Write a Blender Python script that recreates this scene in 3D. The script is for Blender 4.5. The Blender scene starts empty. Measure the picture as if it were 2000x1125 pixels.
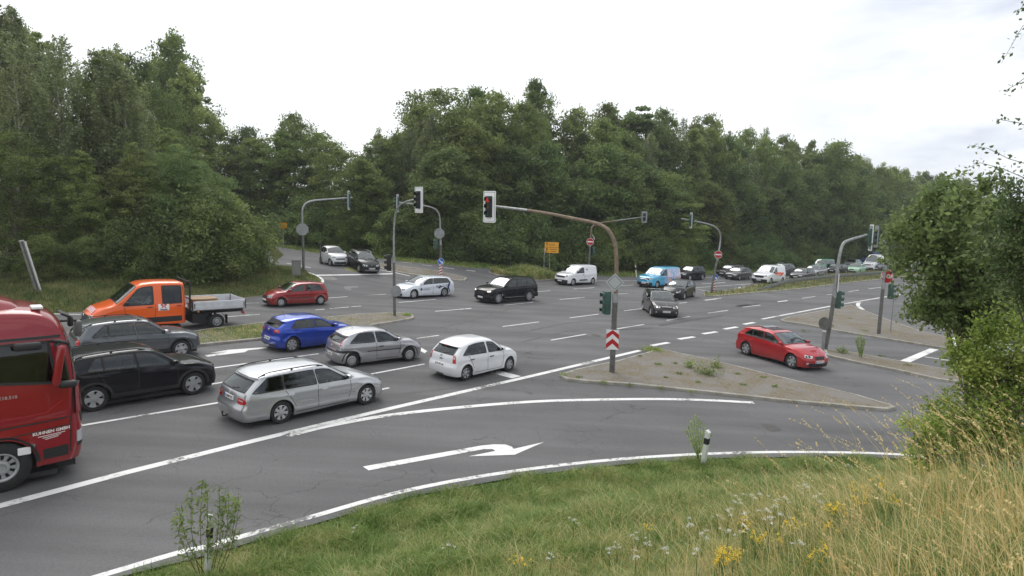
import bpy, bmesh, math, random
import numpy as np
from mathutils import Vector, Matrix
from mathutils.bvhtree import BVHTree
R = math.radians
random.seed(7)
scene = bpy.context.scene
COL = scene.collection

# ------------------------------------------------------------------ camera
CF, CH, CP, CR = 1230.46, 6.2276, 0.1183, 0.0202
cp_, sp_ = math.cos(CP), math.sin(CP)
FW = Vector((0, cp_, -sp_)); UP0 = Vector((0, sp_, cp_)); RT0 = Vector((1, 0, 0))
RT = RT0*math.cos(CR) + UP0*math.sin(CR); UP = -RT0*math.sin(CR) + UP0*math.cos(CR)
CAM = Vector((0, 0, CH))
cd = bpy.data.cameras.new('camera'); cam = bpy.data.objects.new('camera', cd); COL.objects.link(cam)
cd.sensor_width = 36; cd.lens = 36*CF/2000; cd.clip_start = 0.1; cd.clip_end = 3000
m = Matrix((RT, UP, -FW)).transposed().to_4x4(); m.translation = CAM
cam.matrix_world = m
scene.camera = cam

# ------------------------------------------------------------------ world
SUN_EL, SUN_AZ = 52, -25          # degrees; azimuth from +Y towards +X
w = bpy.data.worlds.new('World'); scene.world = w; w.use_nodes = True
nt = w.node_tree; nt.nodes.clear()
def N(t, nt_=None, **kw):
    n = (nt_ or nt).nodes.new(t)
    for k, v in kw.items(): setattr(n, k, v)
    return n
sky = N('ShaderNodeTexSky', sky_type='NISHITA', sun_disc=False, sun_elevation=R(SUN_EL), sun_rotation=R(SUN_AZ))
bg1 = N('ShaderNodeBackground'); bg1.inputs[1].default_value = 0.12
nt.links.new(sky.outputs[0], bg1.inputs[0])
tc = N('ShaderNodeTexCoord')
mp = N('ShaderNodeMapping'); mp.inputs['Scale'].default_value = (1.6, 1.6, 5.0); mp.inputs['Location'].default_value = (0.35, 0.1, 0.2)
nt.links.new(tc.outputs['Generated'], mp.inputs[0])
nz = N('ShaderNodeTexNoise'); nz.inputs['Scale'].default_value = 1.5; nz.inputs['Detail'].default_value = 6; nz.inputs['Roughness'].default_value = .55
nt.links.new(mp.outputs[0], nz.inputs[0])
cr = N('ShaderNodeValToRGB')
e = cr.color_ramp.elements
e[0].position = .40; e[0].color = (.58, .63, .74, 1); e[1].position = .56; e[1].color = (1.07, 1.085, 1.10, 1)
nt.links.new(nz.outputs[0], cr.inputs[0])
# heavier grey-blue cloud bank towards the right of the view, brighter elsewhere
sx = N('ShaderNodeSeparateXYZ'); nt.links.new(tc.outputs['Generated'], sx.inputs[0])
mr = N('ShaderNodeMapRange'); mr.inputs[1].default_value = .30; mr.inputs[2].default_value = .60; nt.links.new(sx.outputs[0], mr.inputs[0])
mx0 = N('ShaderNodeMix', data_type='RGBA'); mx0.inputs[6].default_value = (1.07, 1.085, 1.10, 1)
nt.links.new(mr.outputs[0], mx0.inputs[0]); nt.links.new(cr.outputs[0], mx0.inputs[7])
bg2 = N('ShaderNodeBackground'); nt.links.new(mx0.outputs[2], bg2.inputs[0]); bg2.inputs[1].default_value = 1.0
mxs = N('ShaderNodeMixShader'); mxs.inputs[0].default_value = .9
nt.links.new(bg1.outputs[0], mxs.inputs[1]); nt.links.new(bg2.outputs[0], mxs.inputs[2])
out = N('ShaderNodeOutputWorld'); nt.links.new(mxs.outputs[0], out.inputs[0])
sl = bpy.data.lights.new('sun', 'SUN'); sl.energy = 1.4; sl.angle = R(34); sl.color = (1, .97, .92)
so = bpy.data.objects.new('sun', sl); COL.objects.link(so)
sd = Vector((math.sin(R(SUN_AZ))*math.cos(R(SUN_EL)), math.cos(R(SUN_AZ))*math.cos(R(SUN_EL)), math.sin(R(SUN_EL))))
so.rotation_euler = sd.to_track_quat('Z', 'Y').to_euler(); so.location = (0, 0, 40)
vs = scene.view_settings; vs.view_transform = 'Standard'; vs.look = 'None'; vs.exposure = 0.22; vs.gamma = 1; vs.use_curve_mapping = False
scene.cycles.max_bounces = 8; scene.cycles.transparent_max_bounces = 12; scene.cycles.diffuse_bounces = 4; scene.cycles.glossy_bounces = 3
scene.cycles.use_denoising = True

# ------------------------------------------------------------------ materials
MATS = {}
def mat(name, col=(.5, .5, .5), rough=.6, metal=0, coat=0, spec=.5, var=0, vscale=3, emit=None, bump=0, bscale=40, detail=5):
    if name in MATS: return MATS[name]
    m = bpy.data.materials.new(name); m.use_nodes = True; t = m.node_tree
    b = t.nodes['Principled BSDF']
    b.inputs['Base Color'].default_value = (*col, 1); b.inputs['Roughness'].default_value = rough
    b.inputs['Metallic'].default_value = metal; b.inputs['Coat Weight'].default_value = coat; b.inputs['Coat Roughness'].default_value = .04
    b.inputs['Specular IOR Level'].default_value = spec
    if emit: b.inputs['Emission Color'].default_value = (*emit[:3], 1); b.inputs['Emission Strength'].default_value = emit[3]
    if var or bump:
        tc = t.nodes.new('ShaderNodeTexCoord'); nz = t.nodes.new('ShaderNodeTexNoise')
        nz.inputs['Scale'].default_value = vscale; nz.inputs['Detail'].default_value = detail
        t.links.new(tc.outputs['Object'], nz.inputs[0])
        if var:
            mr = t.nodes.new('ShaderNodeMapRange'); mr.inputs[1].default_value = .3; mr.inputs[2].default_value = .7
            mr.inputs[3].default_value = 1-var; mr.inputs[4].default_value = 1+var
            t.links.new(nz.outputs[0], mr.inputs[0])
            h = t.nodes.new('ShaderNodeHueSaturation'); h.inputs['Color'].default_value = (*col, 1)
            t.links.new(mr.outputs[0], h.inputs['Value']); t.links.new(h.outputs[0], b.inputs['Base Color'])
        if bump:
            n2 = t.nodes.new('ShaderNodeTexNoise'); n2.inputs['Scale'].default_value = bscale; t.links.new(tc.outputs['Object'], n2.inputs[0])
            bp = t.nodes.new('ShaderNodeBump'); bp.inputs['Strength'].default_value = bump; t.links.new(n2.outputs[0], bp.inputs['Height'])
            t.links.new(bp.outputs[0], b.inputs['Normal'])
    MATS[name] = m; return m

def paint(name, col, metal=0, rough=.35, dirt=.12):
    """car paint: clear coat, a little road film, dark lining on the inner side of the sheet metal"""
    if name in MATS: return MATS[name]
    m = bpy.data.materials.new(name); m.use_nodes = True; t = m.node_tree; L = t.links
    b = t.nodes['Principled BSDF']; b.inputs['Roughness'].default_value = rough; b.inputs['Metallic'].default_value = metal
    b.inputs['Coat Weight'].default_value = 1 if max(col) > .03 else .65; b.inputs['Coat Roughness'].default_value = .03; b.inputs['Specular IOR Level'].default_value = .2 if max(col) > .03 else .05
    tc = t.nodes.new('ShaderNodeTexCoord'); sp = t.nodes.new('ShaderNodeSeparateXYZ'); L.new(tc.outputs['Object'], sp.inputs[0])
    nz = t.nodes.new('ShaderNodeTexNoise'); nz.inputs['Scale'].default_value = 2.2; nz.inputs['Detail'].default_value = 7; L.new(tc.outputs['Object'], nz.inputs[0])
    mr = t.nodes.new('ShaderNodeMapRange'); mr.inputs[1].default_value = .75; mr.inputs[2].default_value = .2; mr.inputs[3].default_value = 0.05; mr.inputs[4].default_value = 1; L.new(sp.outputs[2], mr.inputs[0])
    mu = t.nodes.new('ShaderNodeMath'); mu.operation = 'MULTIPLY'; L.new(mr.outputs[0], mu.inputs[0]); L.new(nz.outputs[0], mu.inputs[1])
    m2 = t.nodes.new('ShaderNodeMath'); m2.operation = 'MULTIPLY'; L.new(mu.outputs[0], m2.inputs[0]); m2.inputs[1].default_value = dirt*4
    mx = t.nodes.new('ShaderNodeMix'); mx.data_type = 'RGBA'; mx.inputs[6].default_value = (*col, 1); mx.inputs[7].default_value = (.13, .12, .105, 1)
    L.new(m2.outputs[0], mx.inputs[0])
    g = t.nodes.new('ShaderNodeNewGeometry'); mb = t.nodes.new('ShaderNodeMix'); mb.data_type = 'RGBA'; mb.inputs[7].default_value = (.018, .018, .02, 1)
    L.new(g.outputs['Backfacing'], mb.inputs[0]); L.new(mx.outputs[2], mb.inputs[6]); L.new(mb.outputs[2], b.inputs['Base Color'])
    MATS[name] = m; return m

def glass_mat(name, tint=(.35, .38, .37), ior=1.7):
    if name in MATS: return MATS[name]
    m = bpy.data.materials.new(name); m.use_nodes = True; t = m.node_tree; L = t.links; t.nodes.clear()
    tr = t.nodes.new('ShaderNodeBsdfTransparent'); tr.inputs[0].default_value = (*tint, 1)
    gl = t.nodes.new('ShaderNodeBsdfGlossy'); gl.inputs['Roughness'].default_value = .03; gl.inputs[0].default_value = (.95, 1, 1, 1)
    lw = t.nodes.new('ShaderNodeLayerWeight'); pw = t.nodes.new('ShaderNodeMath'); pw.operation = 'POWER'; lw.inputs[0].default_value = .5; L.new(lw.outputs['Facing'], pw.inputs[0]); pw.inputs[1].default_value = 4.0
    f0 = ((ior-1)/(ior+1))**2; fr = t.nodes.new('ShaderNodeMapRange'); fr.inputs[3].default_value = f0; fr.inputs[4].default_value = .9; L.new(pw.outputs[0], fr.inputs[0])
    nz = t.nodes.new('ShaderNodeTexNoise'); nz.inputs['Scale'].default_value = 1.2; tc = t.nodes.new('ShaderNodeTexCoord'); L.new(tc.outputs['Object'], nz.inputs[0])
    bp = t.nodes.new('ShaderNodeBump'); bp.inputs['Strength'].default_value = .06; L.new(nz.outputs[0], bp.inputs['Height']); L.new(bp.outputs[0], gl.inputs['Normal'])
    mx = t.nodes.new('ShaderNodeMixShader'); L.new(fr.outputs[0], mx.inputs[0]); L.new(tr.outputs[0], mx.inputs[1]); L.new(gl.outputs[0], mx.inputs[2])
    o = t.nodes.new('ShaderNodeOutputMaterial'); L.new(mx.outputs[0], o.inputs[0]); MATS[name] = m; return m

GLASS = glass_mat('window_glass'); TINTED = glass_mat('tinted_glass', (.08, .085, .09), 1.6); SCREEN = glass_mat('screen_glass', (.42, .46, .46), 2.35)
BLACK = mat('black_plastic', (.018, .018, .019), .55); RUBBER = mat('tyre_rubber', (.02, .02, .02), .8, var=.25, vscale=8)
RIM = mat('rim_alloy', (.55, .56, .58), .32, .8); STEEL = mat('rim_steel', (.42, .43, .44), .45, .5); COVER = mat('wheel_cover', (.38, .39, .40), .4, .35)
CHROME = mat('chrome', (.75, .76, .78), .12, 1); LINING = mat('cabin_trim', (.03, .03, .032), .8, var=.3)
SEAT = mat('seat_fabric', (.06, .06, .065), .9, var=.3, vscale=12)
RED_L = mat('rear_lamp_red', (.5, .01, .012), .15, coat=1); WHITE_L = mat('lamp_clear', (.6, .62, .64), .12, .35, coat=1); ORANGE_L = mat('lamp_amber', (.8, .25, .02), .2, coat=1)
LAMP_ON = mat('lamp_lit', (.9, .9, .85), .2, emit=(1, .93, .8, 2.0))
LAMP_AMBER = mat('indicator_lit', (.9, .6, .3), .2, emit=(1, .62, .2, 2.0))
PLATE = mat('plate_white', (.72, .72, .7), .5, var=.06, vscale=20); PLATE_BLUE = mat('plate_blue', (.02, .08, .4), .5); INK = mat('print_black', (.02, .02, .022), .6)
WHITE_P = mat('print_white', (.8, .8, .8), .5)

# ------------------------------------------------------------------ helpers
def tag(o, label=None, cat=None, group=None, kind=None):
    if label: o['label'] = label
    if cat: o['category'] = cat
    if group: o['group'] = group
    if kind: o['kind'] = kind
    return o
def link(name, me, parent=None, mats=()):
    for mm in mats: me.materials.append(mm)
    o = bpy.data.objects.new(name, me); COL.objects.link(o)
    if parent: o.parent = parent
    return o
def empty(name, loc=(0, 0, 0), rz=0, label=None, cat=None, group=None):
    o = bpy.data.objects.new(name, None); o.empty_display_size = .3; COL.objects.link(o); o.location = loc; o.rotation_euler = (0, 0, rz)
    return tag(o, label, cat, group)
def mesh(name, vs, fs, material, parent=None, smooth=False, angle=None):
    me = bpy.data.meshes.new(name); me.from_pydata([tuple(v) for v in vs], [], fs); me.update()
    if smooth:
        me.polygons.foreach_set('use_smooth', [True]*len(me.polygons))
        if angle: me.set_sharp_from_angle(angle=R(angle))
    return link(name, me, parent, (material,) if not isinstance(material, (list, tuple)) else material)
def np_mesh(name, V, F, material, parent=None, smooth=False, midx=None):
    """V (n,3), F (m,k) arrays"""
    me = bpy.data.meshes.new(name); k = F.shape[1]
    me.vertices.add(len(V)); me.vertices.foreach_set('co', V.astype(np.float32).ravel())
    me.loops.add(F.size); me.loops.foreach_set('vertex_index', F.astype(np.int32).ravel())
    me.polygons.add(len(F)); me.polygons.foreach_set('loop_start', np.arange(0, F.size, k, dtype=np.int32))
    if midx is not None: me.polygons.foreach_set('material_index', midx.astype(np.int32))
    if smooth: me.polygons.foreach_set('use_smooth', np.ones(len(F), dtype=bool))
    me.update(calc_edges=True)
    return link(name, me, parent, material if isinstance(material, (list, tuple)) else (material,))
class MB:
    def __init__(s): s.v = []; s.f = []
    def add(s, vs, fs):
        b = len(s.v); s.v += [tuple(v) for v in vs]; s.f += [tuple(i+b for i in f) for f in fs]; return s
    def box(s, c, d, rot=None, bev=0.0):
        x, y, z = d[0]/2, d[1]/2, d[2]/2
        if bev <= 0:
            vs = [Vector((i*x, j*y, k*z)) for i in (-1, 1) for j in (-1, 1) for k in (-1, 1)]
            fs = [(0, 1, 3, 2), (4, 6, 7, 5), (0, 4, 5, 1), (2, 3, 7, 6), (0, 2, 6, 4), (1, 5, 7, 3)]
        else:
            bm = bmesh.new(); bmesh.ops.create_cube(bm, size=1)
            for v in bm.verts: v.co = Vector((v.co.x*d[0], v.co.y*d[1], v.co.z*d[2]))
            bmesh.ops.bevel(bm, geom=list(bm.edges), offset=bev, segments=2, affect='EDGES', profile=.6)
            bm.verts.index_update(); vs = [v.co.copy() for v in bm.verts]; fs = [tuple(v.index for v in f.verts) for f in bm.faces]; bm.free()
        if rot is not None: vs = [rot @ v for v in vs]
        return s.add([v+Vector(c) for v in vs], fs)
    def tube(s, pts, r, n=10, caps=True):
        pts = [Vector(p) for p in pts]; rr = r if isinstance(r, (list, tuple)) else [r]*len(pts)
        vs = []; fs = []; ref = None
        for i, p in enumerate(pts):
            d = (pts[min(i+1, len(pts)-1)]-pts[max(i-1, 0)]).normalized()
            if ref is None: ref = Vector((0, 0, 1)) if abs(d.z) < .9 else Vector((1, 0, 0))
            a = d.cross(ref).normalized(); ref = a.cross(d); b = ref
            for j in range(n):
                t = 2*math.pi*j/n; vs.append(p+(a*math.cos(t)+b*math.sin(t))*rr[i])
        for i in range(len(pts)-1):
            for j in range(n): fs.append((i*n+j, i*n+(j+1) % n, (i+1)*n+(j+1) % n, (i+1)*n+j))
        if caps: fs += [tuple(range(n-1, -1, -1)), tuple((len(pts)-1)*n+j for j in range(n))]
        return s.add(vs, fs)
    def lathe(s, prof, n=28, axis='y', c=(0, 0, 0)):
        """prof: (radius, offset along axis)"""
        vs = []; fs = []
        for r_, h in prof:
            for j in range(n):
                t = 2*math.pi*j/n; a, b = r_*math.cos(t), r_*math.sin(t)
                vs.append(Vector((a, h, b) if axis == 'y' else (a, b, h) if axis == 'z' else (h, a, b))+Vector(c))
        for i in range(len(prof)-1):
            for j in range(n): fs.append((i*n+j, i*n+(j+1) % n, (i+1)*n+(j+1) % n, (i+1)*n+j))
        return s.add(vs, fs)
    def prism(s, poly, th, fn):
        """poly 2D, extruded by th; fn(a,b,t)->3D"""
        n = len(poly); vs = [fn(a, b, 0) for a, b in poly]+[fn(a, b, th) for a, b in poly]
        return s.add(vs, [tuple(range(n)), tuple(range(2*n-1, n-1, -1))]+[(i, (i+1) % n, n+(i+1) % n, n+i) for i in range(n)])
    def build(s, name, material, parent=None, smooth=False, angle=None):
        return mesh(name, s.v, s.f, material, parent, smooth, angle)
def smooth01(a, b, x):
    t = np.clip((x-a)/(b-a), 0, 1); return t*t*(3-2*t)
def lerp(a, b, t): return a+(b-a)*t

# ------------------------------------------------------------------ terrain
PB, PC = -0.0312, -0.0008
def gr(x, y):
    """road surface height"""
    u = (x+y)*.70710678; v = (y-x)*.70710678
    return PB*x+PC*y + (1.15*smooth01(38.5, 46.5, v)+.018*np.clip(v-45, 0, 60))*(1-smooth01(40, 56, u))*smooth01(-6, 10, u)
EDGE = [(-60, -46), (-30, -13), (-14, 2.6), (-6.6, 9.7), (-5.4, 10.7), (-4.0, 11.9), (-2.2, 13.4), (.1, 14.7), (2.8, 15.8), (5.7, 16.6), (8.7, 17.1), (11.6, 17.2), (13.6, 16.4), (15.2, 14.4), (16.6, 9.5), (18.5, 0), (22, -46)]
EA = np.array(EDGE, float)
def edge_dist(x, y):
    x = np.asarray(x, float); y = np.asarray(y, float)
    d = np.full(x.shape, 1e9)
    for a, b in zip(EA[:-1], EA[1:]):
        ab = b-a; t = np.clip(((x-a[0])*ab[0]+(y-a[1])*ab[1])/(ab@ab), 0, 1)
        d = np.minimum(d, np.hypot(x-a[0]-t*ab[0], y-a[1]-t*ab[1]))
    ins = np.zeros(x.shape, bool)
    n = len(EA)
    for i in range(n):
        x1, y1 = EA[i]; x2, y2 = EA[(i+1) % n]
        c = ((y1 > y) != (y2 > y)) & (x < (x2-x1)*(y-y1)/((y2-y1) if y2 != y1 else 1e-9)+x1)
        ins ^= c
    return np.where(ins, d, -d)
def bank(x, y):
    d = edge_dist(x, y)
    return np.where(d > 0, np.minimum(np.clip(d-1.3, 0, None)*.33*smooth01(0.6, 4, d), 3.9)+.85*smooth01(1.5, 5.5, x)*smooth01(10.5, 6.5, y)*smooth01(2.5, 6, d), 0)
def gz(x, y):
    return gr(x, y)+bank(x, y)
def ray(px, py): return (FW*CF+RT*(px-1000)-UP*(py-562.5)).normalized()
def G(px, py, f=gr):
    """point of the road surface seen at a position of the photograph"""
    d = ray(px, py); t = 6.0; prev = t
    while t < 600:
        p = CAM+d*t
        if p.z <= float(f(p.x, p.y)): break
        prev = t; t *= 1.02
    a, b = prev, t
    for _ in range(30):
        mid = (a+b)/2; p = CAM+d*mid
        if p.z <= float(f(p.x, p.y)): b = mid
        else: a = mid
    p = CAM+d*b; return Vector((p.x, p.y, float(f(p.x, p.y))))
def at_depth(px, py, y):
    d = ray(px, py); return CAM+d*(y/d.y)
def proj(p):
    v = Vector(p)-CAM; z = v.dot(FW); return 1000+CF*v.dot(RT)/z, 562.5-CF*v.dot(UP)/z

def axis_lines(segs):
    o = []
    for a, b, s in segs: o += list(np.arange(a, b, s))
    return np.array(o+[segs[-1][1]], float)
XL = axis_lines([(-900, -120, 60), (-120, -60, 6), (-60, 45, 1), (45, 130, 5), (130, 1000, 60)])
YL = axis_lines([(-300, -20, 40), (-20, -4, 4), (-4, 100, 1), (100, 220, 6), (220, 1600, 60)])

def noise_mix_mat(name, stops, scale=1, detail=8, rough=.9, bump=.4, fine=60, fine_amt=.25, distort=0):
    m = bpy.data.materials.new(name); m.use_nodes = True; t = m.node_tree; L = t.links; b = t.nodes['Principled BSDF']
    b.inputs['Roughness'].default_value = rough; b.inputs['Specular IOR Level'].default_value = .3
    g = t.nodes.new('ShaderNodeNewGeometry')
    nz = t.nodes.new('ShaderNodeTexNoise'); nz.inputs['Scale'].default_value = scale; nz.inputs['Detail'].default_value = detail; nz.inputs['Distortion'].default_value = distort
    L.new(g.outputs['Position'], nz.inputs[0])
    cr = t.nodes.new('ShaderNodeValToRGB'); cr.color_ramp.elements.remove(cr.color_ramp.elements[1])
    for i, (p, c) in enumerate(stops):
        el = cr.color_ramp.elements[0] if i == 0 else cr.color_ramp.elements.new(p)
        el.position = p; el.color = (*c, 1)
    L.new(nz.outputs[0], cr.inputs[0])
    n2 = t.nodes.new('ShaderNodeTexNoise'); n2.inputs['Scale'].default_value = fine; n2.inputs['Detail'].default_value = 3; L.new(g.outputs['Position'], n2.inputs[0])
    mr = t.nodes.new('ShaderNodeMapRange'); mr.inputs[1].default_value = .3; mr.inputs[2].default_value = .7; mr.inputs[3].default_value = 1-fine_amt; mr.inputs[4].default_value = 1+fine_amt; L.new(n2.outputs[0], mr.inputs[0])
    h = t.nodes.new('ShaderNodeHueSaturation'); L.new(cr.outputs[0], h.inputs['Color']); L.new(mr.outputs[0], h.inputs['Value']); L.new(h.outputs[0], b.inputs['Base Color'])
    bp = t.nodes.new('ShaderNodeBump'); bp.inputs['Strength'].default_value = bump; bp.inputs['Distance'].default_value = .02; L.new(n2.outputs[0], bp.inputs['Height']); L.new(bp.outputs[0], b.inputs['Normal'])
    MATS[name] = m; m['h'] = 1; return m
SOIL = noise_mix_mat('verge_soil', [(.3, (.08, .11, .03)), (.5, (.14, .16, .05)), (.7, (.26, .22, .10))], .6, fine=25)
DIRT = noise_mix_mat('island_dirt', [(.3, (.17, .15, .12)), (.5, (.21, .185, .155)), (.68, (.13, .13, .06))], .9, fine=35)
KERB = noise_mix_mat('kerb_stone', [(.3, (.22, .21, .17)), (.6, (.36, .34, .30))], 2.5, fine=30)

def asphalt_mat():
    m = bpy.data.materials.new('asphalt'); m.use_nodes = True; t = m.node_tree; L = t.links; b = t.nodes['Principled BSDF']
    b.inputs['Roughness'].default_value = .85; b.inputs['Specular IOR Level'].default_value = .35
    g = t.nodes.new('ShaderNodeNewGeometry'); P = g.outputs['Position']
    def noise(s, d=4, vec=P, **k):
        n = t.nodes.new('ShaderNodeTexNoise'); n.inputs['Scale'].default_value = s; n.inputs['Detail'].default_value = d
        for a, v in k.items(): n.inputs[a].default_value = v
        L.new(vec, n.inputs[0]); return n
    def rng(src, a, b_, c, d):
        r = t.nodes.new('ShaderNodeMapRange'); r.inputs[1].default_value = a; r.inputs[2].default_value = b_; r.inputs[3].default_value = c; r.inputs[4].default_value = d; L.new(src, r.inputs[0]); return r.outputs[0]
    def mul(a, b_):
        n = t.nodes.new('ShaderNodeMath'); n.operation = 'MULTIPLY'
        for i, s in enumerate((a, b_)):
            if isinstance(s, float): n.inputs[i].default_value = s
            else: L.new(s, n.inputs[i])
        return n.outputs[0]
    # rotated frame along the main road (streaks of traffic wear)
    mp = t.nodes.new('ShaderNodeMapping'); mp.inputs['Rotation'].default_value = (0, 0, R(-44)); mp.inputs['Scale'].default_value = (.05, .75, .2)
    L.new(P, mp.inputs[0])
    v = rng(noise(1, 5, mp.outputs[0]).outputs[0], .3, .7, .72, 1.2)
    v = mul(v, rng(noise(.22, 6).outputs[0], .3, .7, .86, 1.14))
    v = mul(v, rng(noise(28, 3).outputs[0], .3, .7, .88, 1.12))
    v = mul(v, rng(noise(110, 2).outputs[0], .3, .7, .82, 1.18))
    # patched repairs
    vo = t.nodes.new('ShaderNodeTexVoronoi'); vo.inputs['Scale'].default_value = .16
    mp2 = t.nodes.new('ShaderNodeMapping'); mp2.inputs['Rotation'].default_value = (0, 0, R(-44)); mp2.inputs['Scale'].default_value = (.4, 1.4, 1); L.new(P, mp2.inputs[0]); L.new(mp2.outputs[0], vo.inputs[0])
    sc = t.nodes.new('ShaderNodeSeparateColor'); L.new(vo.outputs['Color'], sc.inputs[0])
    v = mul(v, rng(sc.outputs[0], 0, 1, .93, 1.07))
    # cracks
    nd = noise(1.1, 6); ad = t.nodes.new('ShaderNodeVectorMath'); ad.operation = 'MULTIPLY_ADD'; L.new(nd.outputs['Color'], ad.inputs[0]); ad.inputs[1].default_value = (1.3, 1.3, 0); L.new(P, ad.inputs[2])
    vc = t.nodes.new('ShaderNodeTexVoronoi'); vc.feature = 'DISTANCE_TO_EDGE'; vc.inputs['Scale'].default_value = .62; L.new(ad.outputs[0], vc.inputs[0])
    ck = rng(vc.outputs['Distance'], .002, .010, 1, 0)
    ck = mul(ck, rng(noise(.28, 3).outputs[0], .47, .56, 0, 1))
    vc2 = t.nodes.new('ShaderNodeTexVoronoi'); vc2.feature = 'DISTANCE_TO_EDGE'; vc2.inputs['Scale'].default_value = 1.7; L.new(ad.outputs[0], vc2.inputs[0])
    ck2 = mul(rng(vc2.outputs['Distance'], .006, .02, .7, 0), rng(noise(.19, 3, W=0) .outputs[0] if False else noise(.33, 2).outputs[0], .56, .62, 0, 1))
    inv = rng(ck, 0, 1, 1, .6); inv2 = rng(ck2, 0, 1, 1, .68)
    v = mul(mul(v, inv), inv2)
    h = t.nodes.new('ShaderNodeHueSaturation'); h.inputs['Color'].default_value = (.128, .127, .128, 1); L.new(v, h.inputs['Value'])
    L.new(h.outputs[0], b.inputs['Base Color'])
    bp = t.nodes.new('ShaderNodeBump'); bp.inputs['Strength'].default_value = .35; bp.inputs['Distance'].default_value = .01; L.new(noise(90, 3).outputs[0], bp.inputs['Height']); L.new(bp.outputs[0], b.inputs['Normal'])
    return m
ASPHALT = asphalt_mat()

def paintline_mat():
    m = bpy.data.materials.new('road_paint'); m.use_nodes = True; t = m.node_tree; L = t.links; b = t.nodes['Principled BSDF']
    b.inputs['Roughness'].default_value = .7; g = t.nodes.new('ShaderNodeNewGeometry')
    n1 = t.nodes.new('ShaderNodeTexNoise'); n1.inputs['Scale'].default_value = 9; n1.inputs['Detail'].default_value = 8; n1.inputs['Roughness'].default_value = .7; L.new(g.outputs['Position'], n1.inputs[0])
    n2 = t.nodes.new('ShaderNodeTexNoise'); n2.inputs['Scale'].default_value = .8; L.new(g.outputs['Position'], n2.inputs[0])
    ad = t.nodes.new('ShaderNodeMath'); ad.operation = 'ADD'; L.new(n1.outputs[0], ad.inputs[0]); L.new(n2.outputs[0], ad.inputs[1])
    cr = t.nodes.new('ShaderNodeValToRGB'); e = cr.color_ramp.elements; e[0].position = .40*1; e[0].color = (.16, .155, .15, 1); e[1].position = .50; e[1].color = (.72, .72, .70, 1)
    el = cr.color_ramp.elements.new(.42); el.color = (.52, .52, .50, 1)
    mu = t.nodes.new('ShaderNodeMath'); mu.operation = 'MULTIPLY'; mu.inputs[1].default_value = .5; L.new(ad.outputs[0], mu.inputs[0])
    L.new(mu.outputs[0], cr.inputs[0]); L.new(cr.outputs[0], b.inputs['Base Color']); return m
ROADPAINT = paintline_mat()

def paver_mat():
    m = bpy.data.materials.new('pavers'); m.use_nodes = True; t = m.node_tree; L = t.links; b = t.nodes['Principled BSDF']; b.inputs['Roughness'].default_value = .9
    g = t.nodes.new('ShaderNodeNewGeometry'); mp = t.nodes.new('ShaderNodeMapping'); mp.inputs['Rotation'].default_value = (0, 0, R(20)); L.new(g.outputs['Position'], mp.inputs[0])
    br = t.nodes.new('ShaderNodeTexBrick'); br.inputs['Scale'].default_value = 5; br.inputs['Color1'].default_value = (.195, .178, .165, 1); br.inputs['Color2'].default_value = (.24, .222, .205, 1); br.inputs['Mortar'].default_value = (.10, .095, .07, 1); br.inputs['Mortar Size'].default_value = .03
    L.new(mp.outputs[0], br.inputs[0])
    nz = t.nodes.new('ShaderNodeTexNoise'); nz.inputs['Scale'].default_value = .9; nz.inputs['Detail'].default_value = 8; nz.inputs['Roughness'].default_value = .65; L.new(g.outputs['Position'], nz.inputs[0])
    cr = t.nodes.new('ShaderNodeValToRGB'); e = cr.color_ramp.elements; e[0].position = .42; e[1].position = .58; e[0].color = (0, 0, 0, 1); e[1].color = (1, 1, 1, 1); L.new(nz.outputs[0], cr.inputs[0])
    n3 = t.nodes.new('ShaderNodeTexNoise'); n3.inputs['Scale'].default_value = 14; n3.inputs['Detail'].default_value = 5; L.new(g.outputs['Position'], n3.inputs[0])
    c3 = t.nodes.new('ShaderNodeValToRGB'); e = c3.color_ramp.elements; e[0].position = .35; e[1].position = .65; e[0].color = (.095, .085, .045, 1); e[1].color = (.215, .175, .13, 1); L.new(n3.outputs[0], c3.inputs[0])
    mx = t.nodes.new('ShaderNodeMix'); mx.data_type = 'RGBA'; L.new(cr.outputs[0], mx.inputs[0]); L.new(br.outputs[0], mx.inputs[6]); L.new(c3.outputs[0], mx.inputs[7]); L.new(mx.outputs[2], b.inputs['Base Color'])
    return m
PAVERS = paver_mat()

# ground sheet
XX, YY = np.meshgrid(XL, YL); ZZ = gz(XX, YY)-.035
far = np.hypot(XX, YY-60); ZZ = np.where(far > 350, np.clip(ZZ, -8, 4), ZZ)
nx = len(XL); ny = len(YL); idx = np.arange(nx*ny).reshape(ny, nx)
F = np.stack([idx[:-1, :-1], idx[:-1, 1:], idx[1:, 1:], idx[1:, :-1]], -1).reshape(-1, 4)
tag(np_mesh('ground', np.stack([XX, YY, ZZ], -1).reshape(-1, 3), F, SOIL, smooth=True), 'grassy earth under the verges, the bank and the woods', 'ground', kind='structure')

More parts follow.
